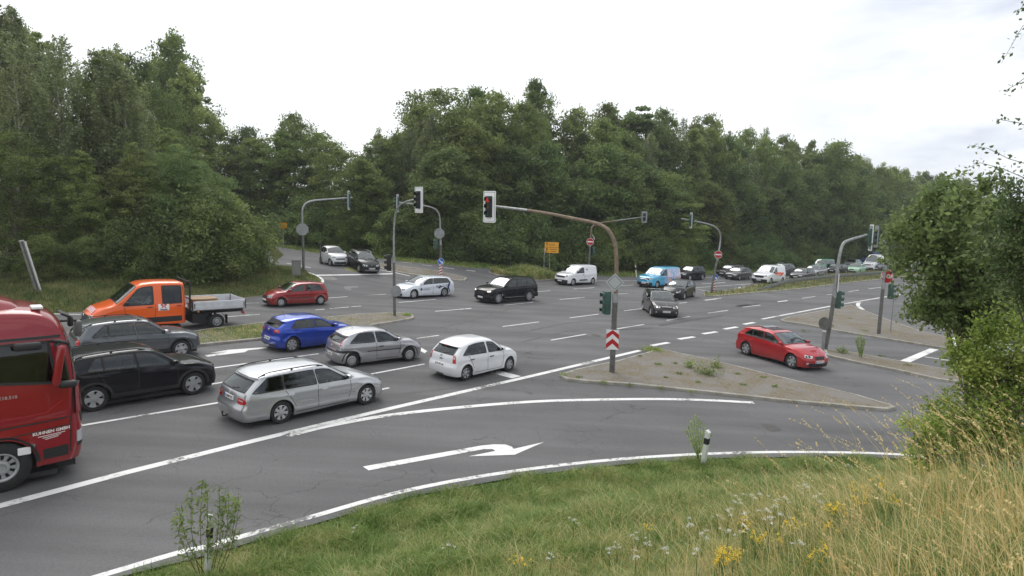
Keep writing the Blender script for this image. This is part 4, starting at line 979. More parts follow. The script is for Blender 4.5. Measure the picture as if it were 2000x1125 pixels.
# --- white estate with lettering
NAVY = mat('print_navy', (.01, .02, .09), .5)
c = hatch('estate_car', 'white estate car with dark blue lettering along its doors behind the mast on the median', (.72, .76, .82), L=4.67, W=1.82, H=1.47, wb=2.70, fo=.89, dia=.65, rimd=.44, style='s5', cowl=.92, roof_f=.1, hood=.96, nose=.70,
          belt_f=.91, belt_r=1.02, tail=.42, roof_r=1.36, split=-.3, quarter=(-1.9, -1.62), rear_split=-1.2,
          tl=([(.60*.91, .84), (.97*.91, .83)], [(.6*.91, .98), (.97*.91, .99)]), hl=([(.52*.9, .60), (.96*.9, .63)], [(.5*.9, .67), (.955*.9, .74)]))
side_text(c, 'lettering', 'HUBALIWU', 'L', -1.15, .80, .24, NAVY, .06, .004)
for k, (w_, z_) in enumerate(((.5, .70), (.62, .62), (.55, .56))): c.line('small_print', 'L', [(.0, z_), (.0+w_, z_)], .018, NAVY if k != 1 else INK)
o = MB(); o.add([c.hit(.72+.07*math.cos(t), .63+.09*math.sin(t)+(.05 if abs(t-math.pi/2) < .2 else 0), 'L', .007) for t in np.linspace(0, 2*math.pi, 12, endpoint=False)], [tuple(range(12))]); o.build('drop_emblem', NAVY, c.root)
c.patch('blue_swoosh', 'L', [(-1.72, .35), (-1.55, .7), (-1.72, 1.0)], [(-1.86, .35), (-1.72, .7), (-1.9, 1.05)], NAVY, .006, 8, 2)
c.patch('blue_patch', 'L', [(-.98, .70), (-.8, .60)], [(-1.1, .82), (-.72, .75)], NAVY, .006, 4, 2)
c.place((867.2, 579.2), (805.9, 583.5), 'L')
# --- black large suv
c = hatch('suv', 'big black SUV crossing the middle of the junction', (.008, .007, .007), L=4.95, W=1.96, H=1.75, wb=2.984, fo=.88, dia=.77, rimd=.53, style='s8', cowl=1.05, roof_f=.25, hood=1.16, nose=.92,
          belt_f=1.10, belt_r=1.18, tail=.34, roof_r=1.64, split=-.25, quarter=(-2.05, -1.85), rear_split=-1.25, sill=.32, hl_m=LAMP_ON, gr_shape=(.38, .62, .85), rails=(-2.1, .1, BLACK), cat='SUV',
          tl=([(.78*.98, .75), (.975*.98, .8)], [(.80*.98, 1.25), (.93*.98, 1.35)]), hl=([(.62*.97, .82), (.97*.97, .85)], [(.6*.97, .87), (.96*.97, .92)]))
for s in 'LR': c.line('sill_chrome', s, [(-.95, .42), (.95, .42)], .03, CHROME, off=.01)
c.place((1030.7, 588.5), (972.8, 593.3), 'L')
# --- red compact (nearest on the side road)
c = hatch('hatchback', 'bright red five-door hatchback with open sunroof turning into the side road', (.42, .010, .016), metal=.25, L=4.32, W=1.765, H=1.44, wb=2.69, fo=.79, dia=.66, rimd=.46, style='s6', cowl=.90, roof_f=.06, hood=.97, nose=.71,
          belt_f=.91, belt_r=1.0, tail=.42, roof_r=1.31, arc=.03, split=-.34, quarter=(-1.52, -1.22), rear_split=-1.02, gr_shape=(.3, .53, .66), hl=([(.52*.88, .58), (.96*.88, .62)], [(.44*.88, .68), (.95*.88, .74)]), txt_f='SU KL 52', seat=True)
for s in (1, -1): c.patch('kidney_grille', 'F', [(s*.03, .53), (s*.26, .54)], [(s*.03, .66), (s*.29, .66)], BLACK, .014, 5, 3); c.patch('fog_lamp', 'F', [(s*.60, .33), (s*.70, .33)], [(s*.60, .40), (s*.70, .40)], WHITE_L, .012, 3, 2)
c.patch('sunroof', 'T', [(-.52, -.42), (-.52, .42)], [(-.18, -.42), (-.18, .42)], BLACK, .012, 6, 3); MB().box((-.80, 0, c.hit(-.8, 0, 'T').z+.03), (.3, .84, .02), Matrix.Rotation(.09, 3, 'Y')).build('sunroof_panel', TINTED, c.root)
badge(c, 'F', 0, .74, .04)
c.place((1456, 692.7), (1548.8, 719.9), 'R')
# --- dark people carrier facing the camera
c = hatch('people_carrier', 'dark brown-grey compact people carrier turning towards the camera with its indicator on', (.035, .032, .032), metal=.5, L=4.34, W=1.80, H=1.56, wb=2.67, fo=.80, dia=.64, rimd=.44, style='s6', cowl=.98, roof_f=.25, hood=1.02, nose=.78,
          belt_f=.98, belt_r=1.05, tail=.3, roof_r=1.46, split=-.2, quarter=(-1.6, -1.4), gr_shape=(.34, .60, .73), hl='x' and ([(.50*.9, .64), (.95*.9, .67)], [(.42*.9, .74), (.93*.9, .84)]), txt_f='SU CM 54', mirror_col=None)
for s in (1, -1): c.patch('kidney_grille', 'F', [(s*.03, .60), (s*.28, .61)], [(s*.03, .73), (s*.31, .73)], BLACK, .014, 5, 3); c.patch('fog_lamp', 'F', [(s*.60, .35), (s*.68, .35)], [(s*.60, .42), (s*.68, .42)], WHITE_L, .012, 3, 2)
c.line('grille_surround', 'F', [(-.32, .74), (0, .745), (.32, .74)], .025, CHROME, off=.018); c.patch('indicator', 'F', [(.72, .66), (.80, .67)], [(.70, .78), (.80, .82)], LAMP_AMBER, .012, 3, 2); c.patch('daylight_lamp', 'F', [(-.66, .67), (-.56, .67)], [(-.66, .75), (-.56, .75)], LAMP_ON, .012, 3, 2)
badge(c, 'F', 0, .82, .04)
place_f(c, (1272.5, 617), -91, 'R')
# --- dark hatchback behind it
c = hatch('hatchback', 'black hatchback following close behind the turning people carrier', (.014, .014, .016), metal=.3, L=4.21, W=1.78, H=1.49, wb=2.61, fo=.9, dia=.64, rimd=.43, style='s5', cowl=1.0, roof_f=.1, hood=.98, nose=.68, belt_f=.94, belt_r=1.0, split=-.15, hl=([(.46*.89, .56), (.96*.89, .66)], [(.44*.89, .64), (.95*.89, .78)]))
badge(c, 'F', 0, .72, .08)
place_f(c, (1334.5, 585), -122, 'L')
# --- black polo-like and white microcar on the side road
c = hatch('hatchback', 'black hatchback with silver roof rails waiting at the stop line of the far side road', (.012, .012, .012), L=3.97, W=1.68, H=1.47, wb=2.47, fo=.80, dia=.64, rimd=.43, style='s5', cowl=.9, roof_f=.1, hood=.95, nose=.72, belt_f=.92, belt_r=.98, split=-.15, rails=(-1.3, .1, RIM), front_low=CHROME, hl=([(.46*.84, .60), (.95*.84, .62)], [(.44*.84, .70), (.94*.84, .74)]), txt_f='SU PX 91')
c.line('bumper_guard', 'F', [(-.55, .28), (.55, .28)], .07, RIM, off=.012); badge(c, 'F', 0, .69, .05)
place_f(c, (702, 531), -56, 'R')
c = hatch('microcar', 'tiny white two-seat car behind the black hatchback on the side road', (.72, .74, .76), L=2.72, W=1.58, H=1.54, wb=1.86, fo=.45, dia=.60, rimd=.43, style='s5', cowl=.55, roof_f=-.1, hood=1.0, nose=.83, belt_f=.97, belt_r=1.04, tail=.16, roof_r=1.44, split=-.45, doors=2, quarter=(-1.08, -.98), gr_shape=(.42, .56, .66), cat='small car',
          hl=([(.50*.79, .68), (.9*.79, .70)], [(.50*.79, .78), (.9*.79, .84)]))
c.root.name = 'microcar'
place_f(c, (646, 519.5), -50, 'R')
# --- dark small suv behind the blue van
c = hatch('suv', 'black five-door car in the far lane just behind the blue van', (.012, .012, .013), L=4.2, W=1.78, H=1.56, wb=2.58, fo=.85, dia=.66, rimd=.45, style='s5', cowl=.95, roof_f=.15, hood=1.02, nose=.78, belt_f=.98, belt_r=1.04, split=-.15, cat='car')
place_f(c, (1346, 548.5), -137, 'L')
# --- queue of cars far to the right
QUEUE = [
 ((1426, 541.5), 'black estate car at the head of the far queue', (.012, .012, .014), dict(L=4.6, H=1.45, wb=2.76, fo=.8, cowl=1.0, nose=.70), 'car', 'estate_car'),
 ((1443, 547.5), 'small dark grey car squeezed beside the white van with the orange stripe', (.06, .058, .06), dict(L=3.9, H=1.45, metal=.5), 'car', 'small_car'),
 ((1529, 539), 'dark grey estate car behind the white van with the orange stripe', (.09, .085, .085), dict(L=4.6, H=1.55, wb=2.7, metal=.5, cowl=1.0, rails=(-1.6, .1, RIM)), 'car', 'estate_car'),
 ((1570, 548.5), 'dark hatchback with pale reflections in front of the silver estate car', (.05, .05, .055), dict(L=4.3, H=1.47, wb=2.65, metal=.6), 'car', 'hatchback'),
 ((1594, 541), 'silver estate car in front of the green van', (.42, .43, .46), dict(L=4.6, H=1.50, wb=2.7, metal=.7, cowl=1.0), 'car', 'estate_car'),
 ((1638, 535), 'black low car between the green van and the mint green car', (.012, .012, .016), dict(L=4.4, H=1.42, wb=2.65), 'car', 'hatchback'),
 ((1677, 534.5), 'pale mint green compact car near the crash barrier', (.36, .60, .42), dict(L=4.0, H=1.42), 'car', 'hatchback'),
 ((1668, 523.5), 'silver car far back in the outer lane left of the tall white van', (.40, .41, .43), dict(L=4.4, H=1.46, metal=.7), 'car', 'hatchback'),
 ((1723, 530), 'dark blue-grey people carrier behind the stop sign mast', (.035, .04, .055), dict(L=4.6, H=1.66, wb=2.75, metal=.4, belt_f=1.0, belt_r=1.06, hood=1.06, nose=.82, roof_r=1.55), 'car', 'people_carrier'),
 ((1752, 527), 'black car mostly hidden by the roadside tree', (.012, .012, .014), dict(L=4.4, H=1.5), 'car', 'hatchback'),
 ((1775, 524), 'grey car barely visible through the roadside tree', (.25, .25, .26), dict(L=4.4, H=1.48, metal=.6), 'car', 'hatchback'),
 ((1793, 526.5), 'silver car glimpsed through the gap under the roadside tree', (.42, .46, .44), dict(L=4.2, H=1.48, metal=.6), 'car', 'hatchback'),
]
for px, lab, col, o, cat, kind in QUEUE:
    c = hatch(kind, lab, col, dict(W=1.76, dia=.64, style='s5', cat=cat, tail=.46, group='cars queueing in the far lanes'), **o)
    place_f(c, px, -136, 'L')
# car at the right edge, nosing out behind the bush
c = hatch('hatchback', 'white and black car half hidden behind the right-hand bush', (.7, .71, .72), L=4.2, W=1.76, H=1.47, style='s5')
c.place(at=G(1940, 699), head=160)

# --- vans
def van(kind, label, col, L, W, H, wb, fo, dia, hood, nose, cowl, roof_f, belt, style='h', sidewins=(), side_glass=None, metal=0, lowcol=BLACK, group=None, grz=None, pname=None, rimd=.42, clad_front=True, tail=.08):
    xf = wb/2+fo; xr = xf-L
    top = [(xr, H-.06), (xr+.4, H-.01), (roof_f-.8, H), (roof_f-.25, H-.03), (roof_f, H-.10), (roof_f+.14, H-.19), (cowl, hood+.05), (cowl+.06, hood+.01), (xf-.22, nose+.10), (xf-.06, nose+.02), (xf, nose-.03)]
    bl = [(xr, belt), (cowl-.2, belt), (cowl+.3, belt-.06), (xf-.25, nose+.0), (xf, nose-.1)]
    rear = [(.15, .05), (.3, 0), (.7, 0), (1.0, .02), (H-.2, tail), (H, tail+.02)]
    front = [(.12, .08), (.25, .02), (.5, 0), (.65, .03), (nose, .10), (nose+.2, .2)]
    c = Car(kind, label, 'van', col, L=L, W=W, H=H, wb=wb, fo=fo, dia=dia, rimd=rimd, style=style, top=top, belt=bl, rear=rear, front=front, crown=.07, tumble=.14, sill=.24, metal=metal, group=group, pname=pname)
    c.van = 1; c.hit_cowl = cowl
    c.windscreen(cowl-.03, roof_f+.06, .07)
    fx = cowl-.12
    c.dlo([(fx-1.05, fx-.02, fx-1.05, roof_f+.0)]+list(sidewins), rglass=side_glass or TINTED, pad=.10, low=.0)
    hw = W/2; gz0 = grz or (nose-.22, nose-.06)
    c.patch('grille', 'F', [(-.5, gz0[0]), (.5, gz0[0])], [(-.56, gz0[1]), (.56, gz0[1])], BLACK, .006, 10, 2)
    c.lamps('headlight', 'F', ([(.56*hw, nose-.16), (.95*hw, nose-.10)], [(.56*hw, nose-.03), (.94*hw, nose+.09)]), WHITE_L)
    c.lamps('taillight', 'B', ([(.86*hw, .7), (.99*hw, .7)], [(.86*hw, 1.2), (.97*hw, 1.2)]), RED_L)
    if clad_front: c.patch('bumper', 'F', [(-hw*.93, .2), (hw*.93, .2)], [(-hw*.97, .52), (hw*.97, .52)], lowcol, .008, 20, 4)
    c.plate('F', .42); c.plate('B', .7)
    bx = fx-1.12; sm = [[(bx, belt-.02), (bx, .6), (bx+.05, .3), (cowl-.3, .3)], [(bx, belt+.0), (bx, H-.3)]]
    wz = MB()
    for y0, y1 in ((.05, .62), (-.62, -.05)):
        vs, fs = c.line(None, 'T', [(cowl-.12, y0), (cowl-.18, y1)], .02, None, off=.014); wz.add(vs, fs)
    wz.build('wiper', BLACK, c.root)
    c.finish(mirror_x=fx-.1, handles=[(bx+.22, belt-.17, 1)], seams=sm, mirror_col=BLACK)
    return c
c = van('delivery_van', 'white compact panel van with black bumper waiting at the far side of the junction', (.76, .77, .79), 4.40, 1.85, 1.82, 2.785, .87, .64, 1.14, .93, 1.10, .35, 1.14, style='c5')
for s in 'LR': c.patch('side_moulding', s, [(-.55, .42), (.62, .42)], [(-.5, .54), (.55, .54)], BLACK, .01, 8, 2)
c.patch('emblem', 'L', [(-.62, 1.42), (-.42, 1.36)], [(-.66, 1.48), (-.46, 1.50)], NAVY, .006, 4, 2); c.line('emblem', 'L', [(-.46, 1.36), (-.55, 1.22)], .03, NAVY)
c.place((1156.5, 555.5), (1117.3, 557.9), 'L')

def livery_mat():
    m = bpy.data.materials.new('sky_blue_livery'); m.use_nodes = True; t = m.node_tree; L = t.links; b = t.nodes['Principled BSDF']; b.inputs['Coat Weight'].default_value = 1; b.inputs['Roughness'].default_value = .35
    tc = t.nodes.new('ShaderNodeTexCoord'); sp = t.nodes.new('ShaderNodeSeparateXYZ'); L.new(tc.outputs['Object'], sp.inputs[0])
    nz = t.nodes.new('ShaderNodeTexNoise'); nz.inputs['Scale'].default_value = .9; nz.inputs['Detail'].default_value = 3; nz.inputs['Distortion'].default_value = 1.5; L.new(tc.outputs['Object'], nz.inputs[0])
    cr = t.nodes.new('ShaderNodeValToRGB'); cr.color_ramp.elements.remove(cr.color_ramp.elements[1])
    for i, (p, c_) in enumerate([(.30, (.05, .30, .60)), (.42, (.12, .40, .62)), (.5, (.45, .40, .62)), (.56, (.62, .58, .72)), (.62, (.60, .26, .05)), (.68, (.65, .40, .12)), (.78, (.04, .30, .55))]):
        el = cr.color_ramp.elements[0] if i == 0 else cr.color_ramp.elements.new(p); el.position = p; el.color = (*c_, 1)
    L.new(nz.outputs[0], cr.inputs[0])
    mr = t.nodes.new('ShaderNodeMapRange'); mr.inputs[1].default_value = .55; mr.inputs[2].default_value = -.1; L.new(sp.outputs[0], mr.inputs[0])
    z = t.nodes.new('ShaderNodeMapRange'); z.inputs[1].default_value = 1.78; z.inputs[2].default_value = 1.70; L.new(sp.outputs[2], z.inputs[0])
    mu = t.nodes.new('ShaderNodeMath'); mu.operation = 'MULTIPLY'; L.new(mr.outputs[0], mu.inputs[0]); L.new(z.outputs[0], mu.inputs[1])
    mx = t.nodes.new('ShaderNodeMix'); mx.data_type = 'RGBA'; mx.inputs[6].default_value = (.03, .36, .60, 1); L.new(mu.outputs[0], mx.inputs[0]); L.new(cr.outputs[0], mx.inputs[7])
    g = t.nodes.new('ShaderNodeNewGeometry'); mb = t.nodes.new('ShaderNodeMix'); mb.data_type = 'RGBA'; mb.inputs[7].default_value = (.018, .018, .02, 1)
    L.new(g.outputs['Backfacing'], mb.inputs[0]); L.new(mx.outputs[2], mb.inputs[6]); L.new(mb.outputs[2], b.inputs['Base Color']); return m
c = van('delivery_van', 'sky blue van with a painted orange and violet side picture and a chrome bull bar', livery_mat(), 5.14, 1.93, 1.91, 3.2, .90, .68, 1.16, .94, 1.15, .35, 1.16, style='s5')
b = MB(); X = c.xf+.07
b.tube([(X-.12, .62, .34), (X, .60, .40), (X, .52, .74), (X, .3, .80), (X, -.3, .80), (X, -.52, .74), (X, -.60, .40), (X-.12, -.62, .34)], .035, 10); b.tube([(X, .56, .5), (X, -.56, .5)], .03, 10); b.build('bull_bar', CHROME, c.root, True)
place_f(c, (1281.6, 562.7), -136, 'L'); blue_van = c
c = van('delivery_van', 'white panel van with an orange stripe beside the end of the crash barrier', (.76, .77, .79), 4.97, 1.99, 2.0, 2.93, .98, .68, 1.20, .96, 1.12, .25, 1.18, style='s5')
c.patch('orange_stripe', 'L', [(-1.0, .82), (.0, .98), (.95-.3, .98)], [(-1.9, 1.2), (-.3, 1.26), (.5, 1.3)], mat('print_orange', (.75, .08, .01), .5), .006, 10, 2)
c.patch('big_grille', 'F', [(-.42, .66), (.42, .66)], [(-.56, .92), (.56, .92)], BLACK, .012, 8, 3); c.patch('lower_grille', 'F', [(-.5, .28), (.5, .28)], [(-.62, .5), (.62, .5)], BLACK, .012, 8, 3)
place_f(c, (1503.5, 555), -136, 'L')
c = van('minibus', 'green minibus with side windows in the far lane', (.015, .20, .09), 4.89, 1.90, 1.96, 3.0, .88, .66, 1.16, .98, 1.15, .45, 1.14, sidewins=((-.95, .1, -.95, .1), (-2.15, -1.02, -2.1, -1.02)), style='c7')
place_f(c, (1610, 532.5), -136, 'L')
c = van('delivery_van', 'tall white panel van behind the mint green car', (.76, .77, .79), 5.9, 2.0, 2.62, 3.66, 1.0, .70, 1.35, 1.08, 1.35, .35, 1.3, style='h')
place_f(c, (1708, 529), -136, 'L')
c = van('box_truck', 'blue box lorry top showing between the far cars', (.02, .12, .5), 6.5, 2.2, 2.6, 3.9, 1.0, .8, 1.4, 1.1, 1.5, .8, 1.3)
place_f(c, (1703, 519.5), -136, 'L')

# --- orange crew-cab pickup
ORANGE = (.80, .115, .008)
xf = 1.82+1.0; xr = xf-3.98
H = 2.34
c = Car('crew_cab_pickup', 'orange crew cab pickup truck with a grey drop-side bed and cardboard boxes', 'pickup truck', ORANGE, L=3.98, W=2.04, H=H, wb=3.64, fo=1.0, dia=.70, rimd=.42, style='h', sill=.42, crown=.09, tumble=.13, wid=.22,
        top=[(xr, H-.10), (xr+.3, H-.02), (.1, H), (.62, H-.04), (.85, H-.12), (1.0, H-.24), (1.72, 1.47), (1.80, 1.42), (xf-.25, 1.19), (xf-.07, 1.06), (xf, .98)],
        belt=[(xr, 1.36), (1.4, 1.34), (2.0, 1.24), (xf-.25, 1.04), (xf, .9)], rear=[(.3, 0), (1.3, .0), (H, .06)], front=[(.12, .08), (.3, 0), (.6, 0), (.9, .06), (1.1, .14), (1.3, .2)])
c.van = 1; c.hit_cowl = 1.6
c.windscreen(1.69, .92, .08)
c.dlo([(.28, 1.46, .28, .86), (-.90, -.12, -.90, -.12)], pad=.09, low=.0, rglass=TINTED, frame=.05)
for s in 'LR':
    c.patch('sill_trim', s, [(-1.05, .52), (1.1, .52)], [(-1.05, .76), (1.05, .76)], BLACK, .01, 12, 2)
c.patch('grille', 'F', [(-.62, .72), (.62, .72)], [(-.66, .95), (.66, .95)], BLACK, .008, 12, 3)
c.patch('bumper', 'F', [(-.96, .36), (.96, .36)], [(-.98, .70), (.98, .70)], BLACK, .012, 20, 4)
c.lamps('headlight', 'F', ([(.62, .80), (.97, .80)], [(.60, .93), (.955, 1.0)]), WHITE_L); badge(c, 'F', 0, .86, .09)
RED_P = mat('print_red', (.55, .01, .015), .5)
o, _ = c.patch('warning_stripes', 'T', [(xf-.42, -.66), (xf-.42, .66)], [(xf-.22, -.7), (xf-.22, .7)], WHITE_P, .006, 14, 3)
for k in range(-4, 5):
    y = k*.15; c.patch('stripe', 'T', [(xf-.42, y-.01), (xf-.42, y+.06)], [(xf-.22, y+.06), (xf-.22, y+.13)], RED_P, .010, 2, 3, parent=o, skirt=False)
lo, _ = c.patch('door_logo', 'L', [(-.36, 1.04), (.08, 1.04)], [(-.36, 1.34), (.08, 1.34)], WHITE_P, .005, 5, 2)
tv, tf = text_verts('M', .25, .012); mesh('logo_letter', [c.hit(-.14-v.x*1.3, 1.235+v.y, 'L', .010) for v in tv], tf, RED_P, lo)
tv, tf = text_verts('mayer', .13, .004); mesh('logo_text', [c.hit(-.14-v.x, 1.09+v.y, 'L', .010) for v in tv], tf, NAVY, lo)
c.finish(mirror_x=1.32, handles=[(.42, 1.22, 1), (-.78, 1.22, 1)], seams=[[(.2, 1.34), (.2, .5)], [(-1.0, 2.1), (-1.0, .5)], [(1.42, 1.3), (1.35, .8)]], mirror_col=BLACK)
f = MB()
for s in (1, -1): f.box((-2.2, s*.42, .78), (3.3, .09, .2))
for x in (-1.3, -2.0, -2.8, -3.6): f.box((x, 0, .78), (.1, .84, .14))
f.box((-2.45, 0, .36), (.12, 1.5, .12)); f.build('chassis_frame', BLACK, c.root)
ALU = mat('alu_sides', (.62, .64, .67), .4, .3, var=.1, vscale=4)
x0, x1 = -1.32, -3.78; bw = 1.06
MB().box(((x0+x1)/2, 0, .95), (x0-x1, 2*bw-.08, .06)).build('bed_floor', mat('bed_floor', (.24, .25, .26), .6, var=.2), c.root)
for s in (1, -1):
    q = MB().box(((x0+x1)/2, s*bw, 1.16), (x0-x1, .035, .40), None, .01); q.box(((x0+x1)/2, s*(bw+.022), 1.08), (x0-x1-.1, .012, .10)); q.box(((x0+x1)/2, s*(bw+.022), 1.27), (x0-x1-.1, .012, .06)); q.build('bed_side', ALU, c.root)
    MB().box((x0-.02, s*bw, 1.16), (.05, .06, .42)).box((x1+.02, s*bw, 1.16), (.05, .06, .42)).build('bed_post', BLACK, c.root)
    MB().box((x0-.1, s*(bw+.035), 1.15), (.03, .02, .24)).box((x1+.1, s*(bw+.035), 1.15), (.03, .02, .24)).build('bed_latch', BLACK, c.root)
    a = np.linspace(.1, math.pi-.1, 12); m1 = MB()
    vs = []
    for rr_, yy in ((.42, s*.98), (.42, s*.66)): vs += [(-2.45+rr_*math.cos(t), yy, .40+rr_*math.sin(t)) for t in a]
    m1.add(vs, [(i, i+1, 13+i-1+0, 12+i) for i in range(11)]); m1.box((-2.93, s*.83, .42), (.02, .3, .42)); m1.build('mudguard', BLACK, c.root)
    MB().box((-3.70, s*.86, .70), (.07, .34, .14), None, .015).build('taillight', RED_L, c.root); MB().lathe([(0, .02), (.035, .015), (.04, 0)], 12, 'y', (-1.6, s*(bw-.02), .88)).build('marker_light', ORANGE_L, c.root)
MB().box((x1, 0, 1.16), (.035, 2*bw, .40), None, .01).build('tailgate', ALU, c.root)
f = MB()
for s in (1, -1): f.tube([(x0+.07, s*.96, .95), (x0+.07, s*.96, 2.36)], .045, 8)
for z in (2.3, 2.0, 1.5): f.tube([(x0+.07, -.96, z), (x0+.07, .96, z)], .03, 8)
f.build('ladder_rack', BLACK, c.root)
c.place(at=Vector((0, 0, 0)), head=-137)
# visible rear wheel contact sits at (415.6, 641)
f0 = G(423, 641); h = R(-137); e1 = Vector((math.cos(h), math.sin(h), 0)); n_ = Vector((-e1.y, e1.x, 0))
c.place(at=f0+e1*2.45-n_*(c.hw-.12), head=-137); pickup = c
for o in c.root.children:
    if o.name.startswith('wheel') and not 'arch' in o.name and o.location.x < 0: o.location.x = -2.45
CARD = mat('cardboard', (.36, .25, .16), .85, var=.1)
for dz, dx, sx in ((0, 0, 1.15), (.19, -.04, 1.1), (.36, .03, 1.15)):
    q = MB().box((0, 0, .09), (sx, .9, .17 if dz < .3 else .06), None, .008)
    q.box((0, 0, .178 if dz < .3 else .122), (sx-.02, .05, .004))
    o = q.build('cardboard_box', CARD); o['label'] = ('brown cardboard box lowest of the stack on the orange pickup bed', 'brown cardboard box in the middle of the stack on the pickup bed', 'flat brown cardboard sheet box on top of the stack on the pickup bed')[0 if dz == 0 else 1 if dz < .3 else 2]; o['category'] = 'box'
    o.matrix_world = Matrix.LocRotScale(c.root.location, c.root.rotation_euler, None) @ Matrix.Translation((-1.32-.72+dx, .25, .985+dz+(.0 if dz < .3 else -.03)))

# --- red truck
TR = (.25, .004, .010)
xf = 1.45+1.80; wb = 3.4; xf = wb/2+1.40; H = 3.42
c = Car('truck', 'dark red articulated lorry cab entering at the left edge with white company lettering', 'truck', TR, L=2.32, W=2.38, H=H, wb=wb, fo=1.40, dia=.95, rimd=.56, style='h', sill=.40, crown=.10, tumble=.02, wid=.3,
        top=[(xf-2.32, H+.01), (xf-1.3, H), (xf-.85, H-.03), (xf-.55, H-.12), (xf-.32, H-.28), (xf-.17, H-.52), (xf-.08, H-.85), (xf-.03, H-1.2), (xf, 1.95)],
        belt=[(xf-2.32, 2.02), (xf-.25, 2.02), (xf-.08, 1.95), (xf, 1.75)], rear=None, front=[(.3, .06), (.6, 0), (1.0, .0), (1.3, .03), (1.9, .05), (3.0, .14)])
c.van = 1
c.window('side_window', 'R', [(xf-1.62, 2.10), (xf-.9, 2.02), (xf-.52, 1.98)], [(xf-1.62, 2.74), (xf-.9, 2.76), (xf-.62, 2.76)], TINTED, frame=.05, hole=False)
c.window('quarter_window', 'R', [(xf-.46, 1.98), (xf-.30, 1.96)], [(xf-.5, 2.76), (xf-.42, 2.76)], TINTED, n=4, frame=.03, hole=False)
c.window('side_window', 'L', [(xf-1.62, 2.10), (xf-.52, 1.98)], [(xf-1.62, 2.74), (xf-.62, 2.76)], TINTED, frame=.05, hole=False)
c.window('windscreen', 'F', [(-1.08, 1.85), (1.08, 1.85)], [(-1.06, 2.85), (1.06, 2.85)], TINTED, n=14, hole=False)
c.patch('black_panel', 'R', [(xf-2.1, 2.06), (xf-1.72, 2.06)], [(xf-2.1, 2.76), (xf-1.72, 2.76)], BLACK, .006, 4, 4)
for s in 'LR':
    c.line('roof_gutter', s, [(xf-2.3, 2.84), (xf-.3, 2.86)], .05, BLACK, off=.02)
    c.line('door_seam', s, [(xf-1.70, 2.8), (xf-1.70, 1.0), (xf-.30, 1.12), (xf-.24, 1.9)], .022, BLACK, off=.004); c.line('door_seam', s, [(xf-1.7, 1.20), (xf-.3, 1.26)], .03, BLACK, off=.004)
    c.line('front_seam', s, [(xf-.30, 1.22), (xf-.32, .55)], .025, BLACK, off=.004)
    c.patch('step_recess', s, [(xf-.76, .50), (xf-.36, .50)], [(xf-.76, .70), (xf-.36, .72)], BLACK, .006, 4, 2)
    for q0, q1 in (((xf-1.2, 1.38), (xf-.45, 1.66)),): c.line('crease_highlight_strip', s, [(xf-1.55, 1.36), (xf-.7, 1.42), (xf-.42, 1.62)], .012, mat('crease_highlight', (.42, .02, .03), .3), off=.004)  # brighter red strip paints a highlight along the door crease
    c.patch('side_deflector', s, [(xf-.23, 1.30), (xf-.06, 1.30)], [(xf-.23, 1.85), (xf-.1, 1.85)], c.paint, .05, 4, 4)
    a = np.linspace(.02, math.pi-.02, 20); Rr = c.R
    c.patch('mudguard', s, [(wb/2+(Rr-.01)*math.cos(t), .475+(Rr-.01)*math.sin(t)) for t in a], [(wb/2+(Rr+.06)*math.cos(t), .475+(Rr+.06)*math.sin(t)) for t in a], BLACK, .03, 19, 1)
    q = c.hit(xf-1.58, 1.38, s, .03); MB().box(q, (.28, .05, .11), None, .03).build('door_handle', BLACK, c.root, True)
c.patch('grille', 'F', [(-.85, 1.05), (.85, 1.05)], [(-.85, 1.7), (.85, 1.7)], BLACK, .01, 12, 4)
c.band('bumper_gap', 'F', .62, .74, 1.1, BLACK, .006)
for s in (1, -1):
    c.patch('headlight', 'F', [(s*.86, .70), (s*1.19, .72)], [(s*.86, .92), (s*1.18, .94)], WHITE_L, .02, 6, 3)
WARM = mat('print_cream', (.75, .70, .68), .6)
o = side_text(c, 'company_name', 'KUHNEN GMBH', 'R', xf-.62, 1.04, .082, WARM, .05, .003)
for k, w_ in enumerate((.62, .42, .30)): c.line('small_print', 'R', [(xf-.62-w_*.35, .975-.032*k-.015), (xf-.62+w_*.35, .975-.032*k+.015)], .014, WARM, off=.007)
side_text(c, 'model_text', 'TGX18.510', 'R', xf-1.32, 1.80, .085, mat('print_grey', (.45, .42, .42), .4), .0, .001)
MB().box((xf-1.05, -1.19, .74), (.2, .06, .14), None, .02).build('marker_light', WHITE_P, c.root); MB().lathe([(.045, -.02), (.05, 0), (.04, .03), (0, .035)], 14, 'y', (xf-.92, -1.23, .82)).build('cap', CHROME, c.root)
# mirrors on arms, roof fairing, sun visor
q = MB(); q.tube([(xf-.6, -1.15, 2.80), (xf-.45, -1.34, 2.82), (xf-.35, -1.36, 2.76)], .03, 8); 
q.build('mirror_arm', BLACK, c.root, True)
MB().box((xf-.95, -1.30, 2.76), (.42, .14, .15), None, .05).build('mirror', BLACK, c.root, True); MB().box((xf-.50, -1.36, 2.36), (.14, .18, .78), Matrix.Rotation(.14, 3, 'Y'), .06).build('mirror', c.paint, c.root, True); MB().box((xf-.36, -1.32, 1.97), (.3, .18, .13), None, .05).build('mirror_foot', BLACK, c.root, True)
q = MB(); q.tube([(xf-.3, 1.2, 2.78), (xf+.15, 1.5, 2.72), (xf+.25, 1.62, 2.68)], .03, 8); q.build('mirror_arm', BLACK, c.root, True)
MB().box((xf+.25, 1.62, 2.52), (.16, .26, .36), None, .06).build('mirror', mat('mirror_grey', (.12, .12, .12), .5), c.root, True)
q = MB().box((xf-.12, .62, 3.02), (.2, .5, .05), Matrix.Rotation(.5, 3, 'Y'), .02); q.box((xf+.02, .95, 2.8), (.1, .2, .22), None, .04); q.build('sun_visor', BLACK, c.root, True)
fa = MB(); 
vs = []
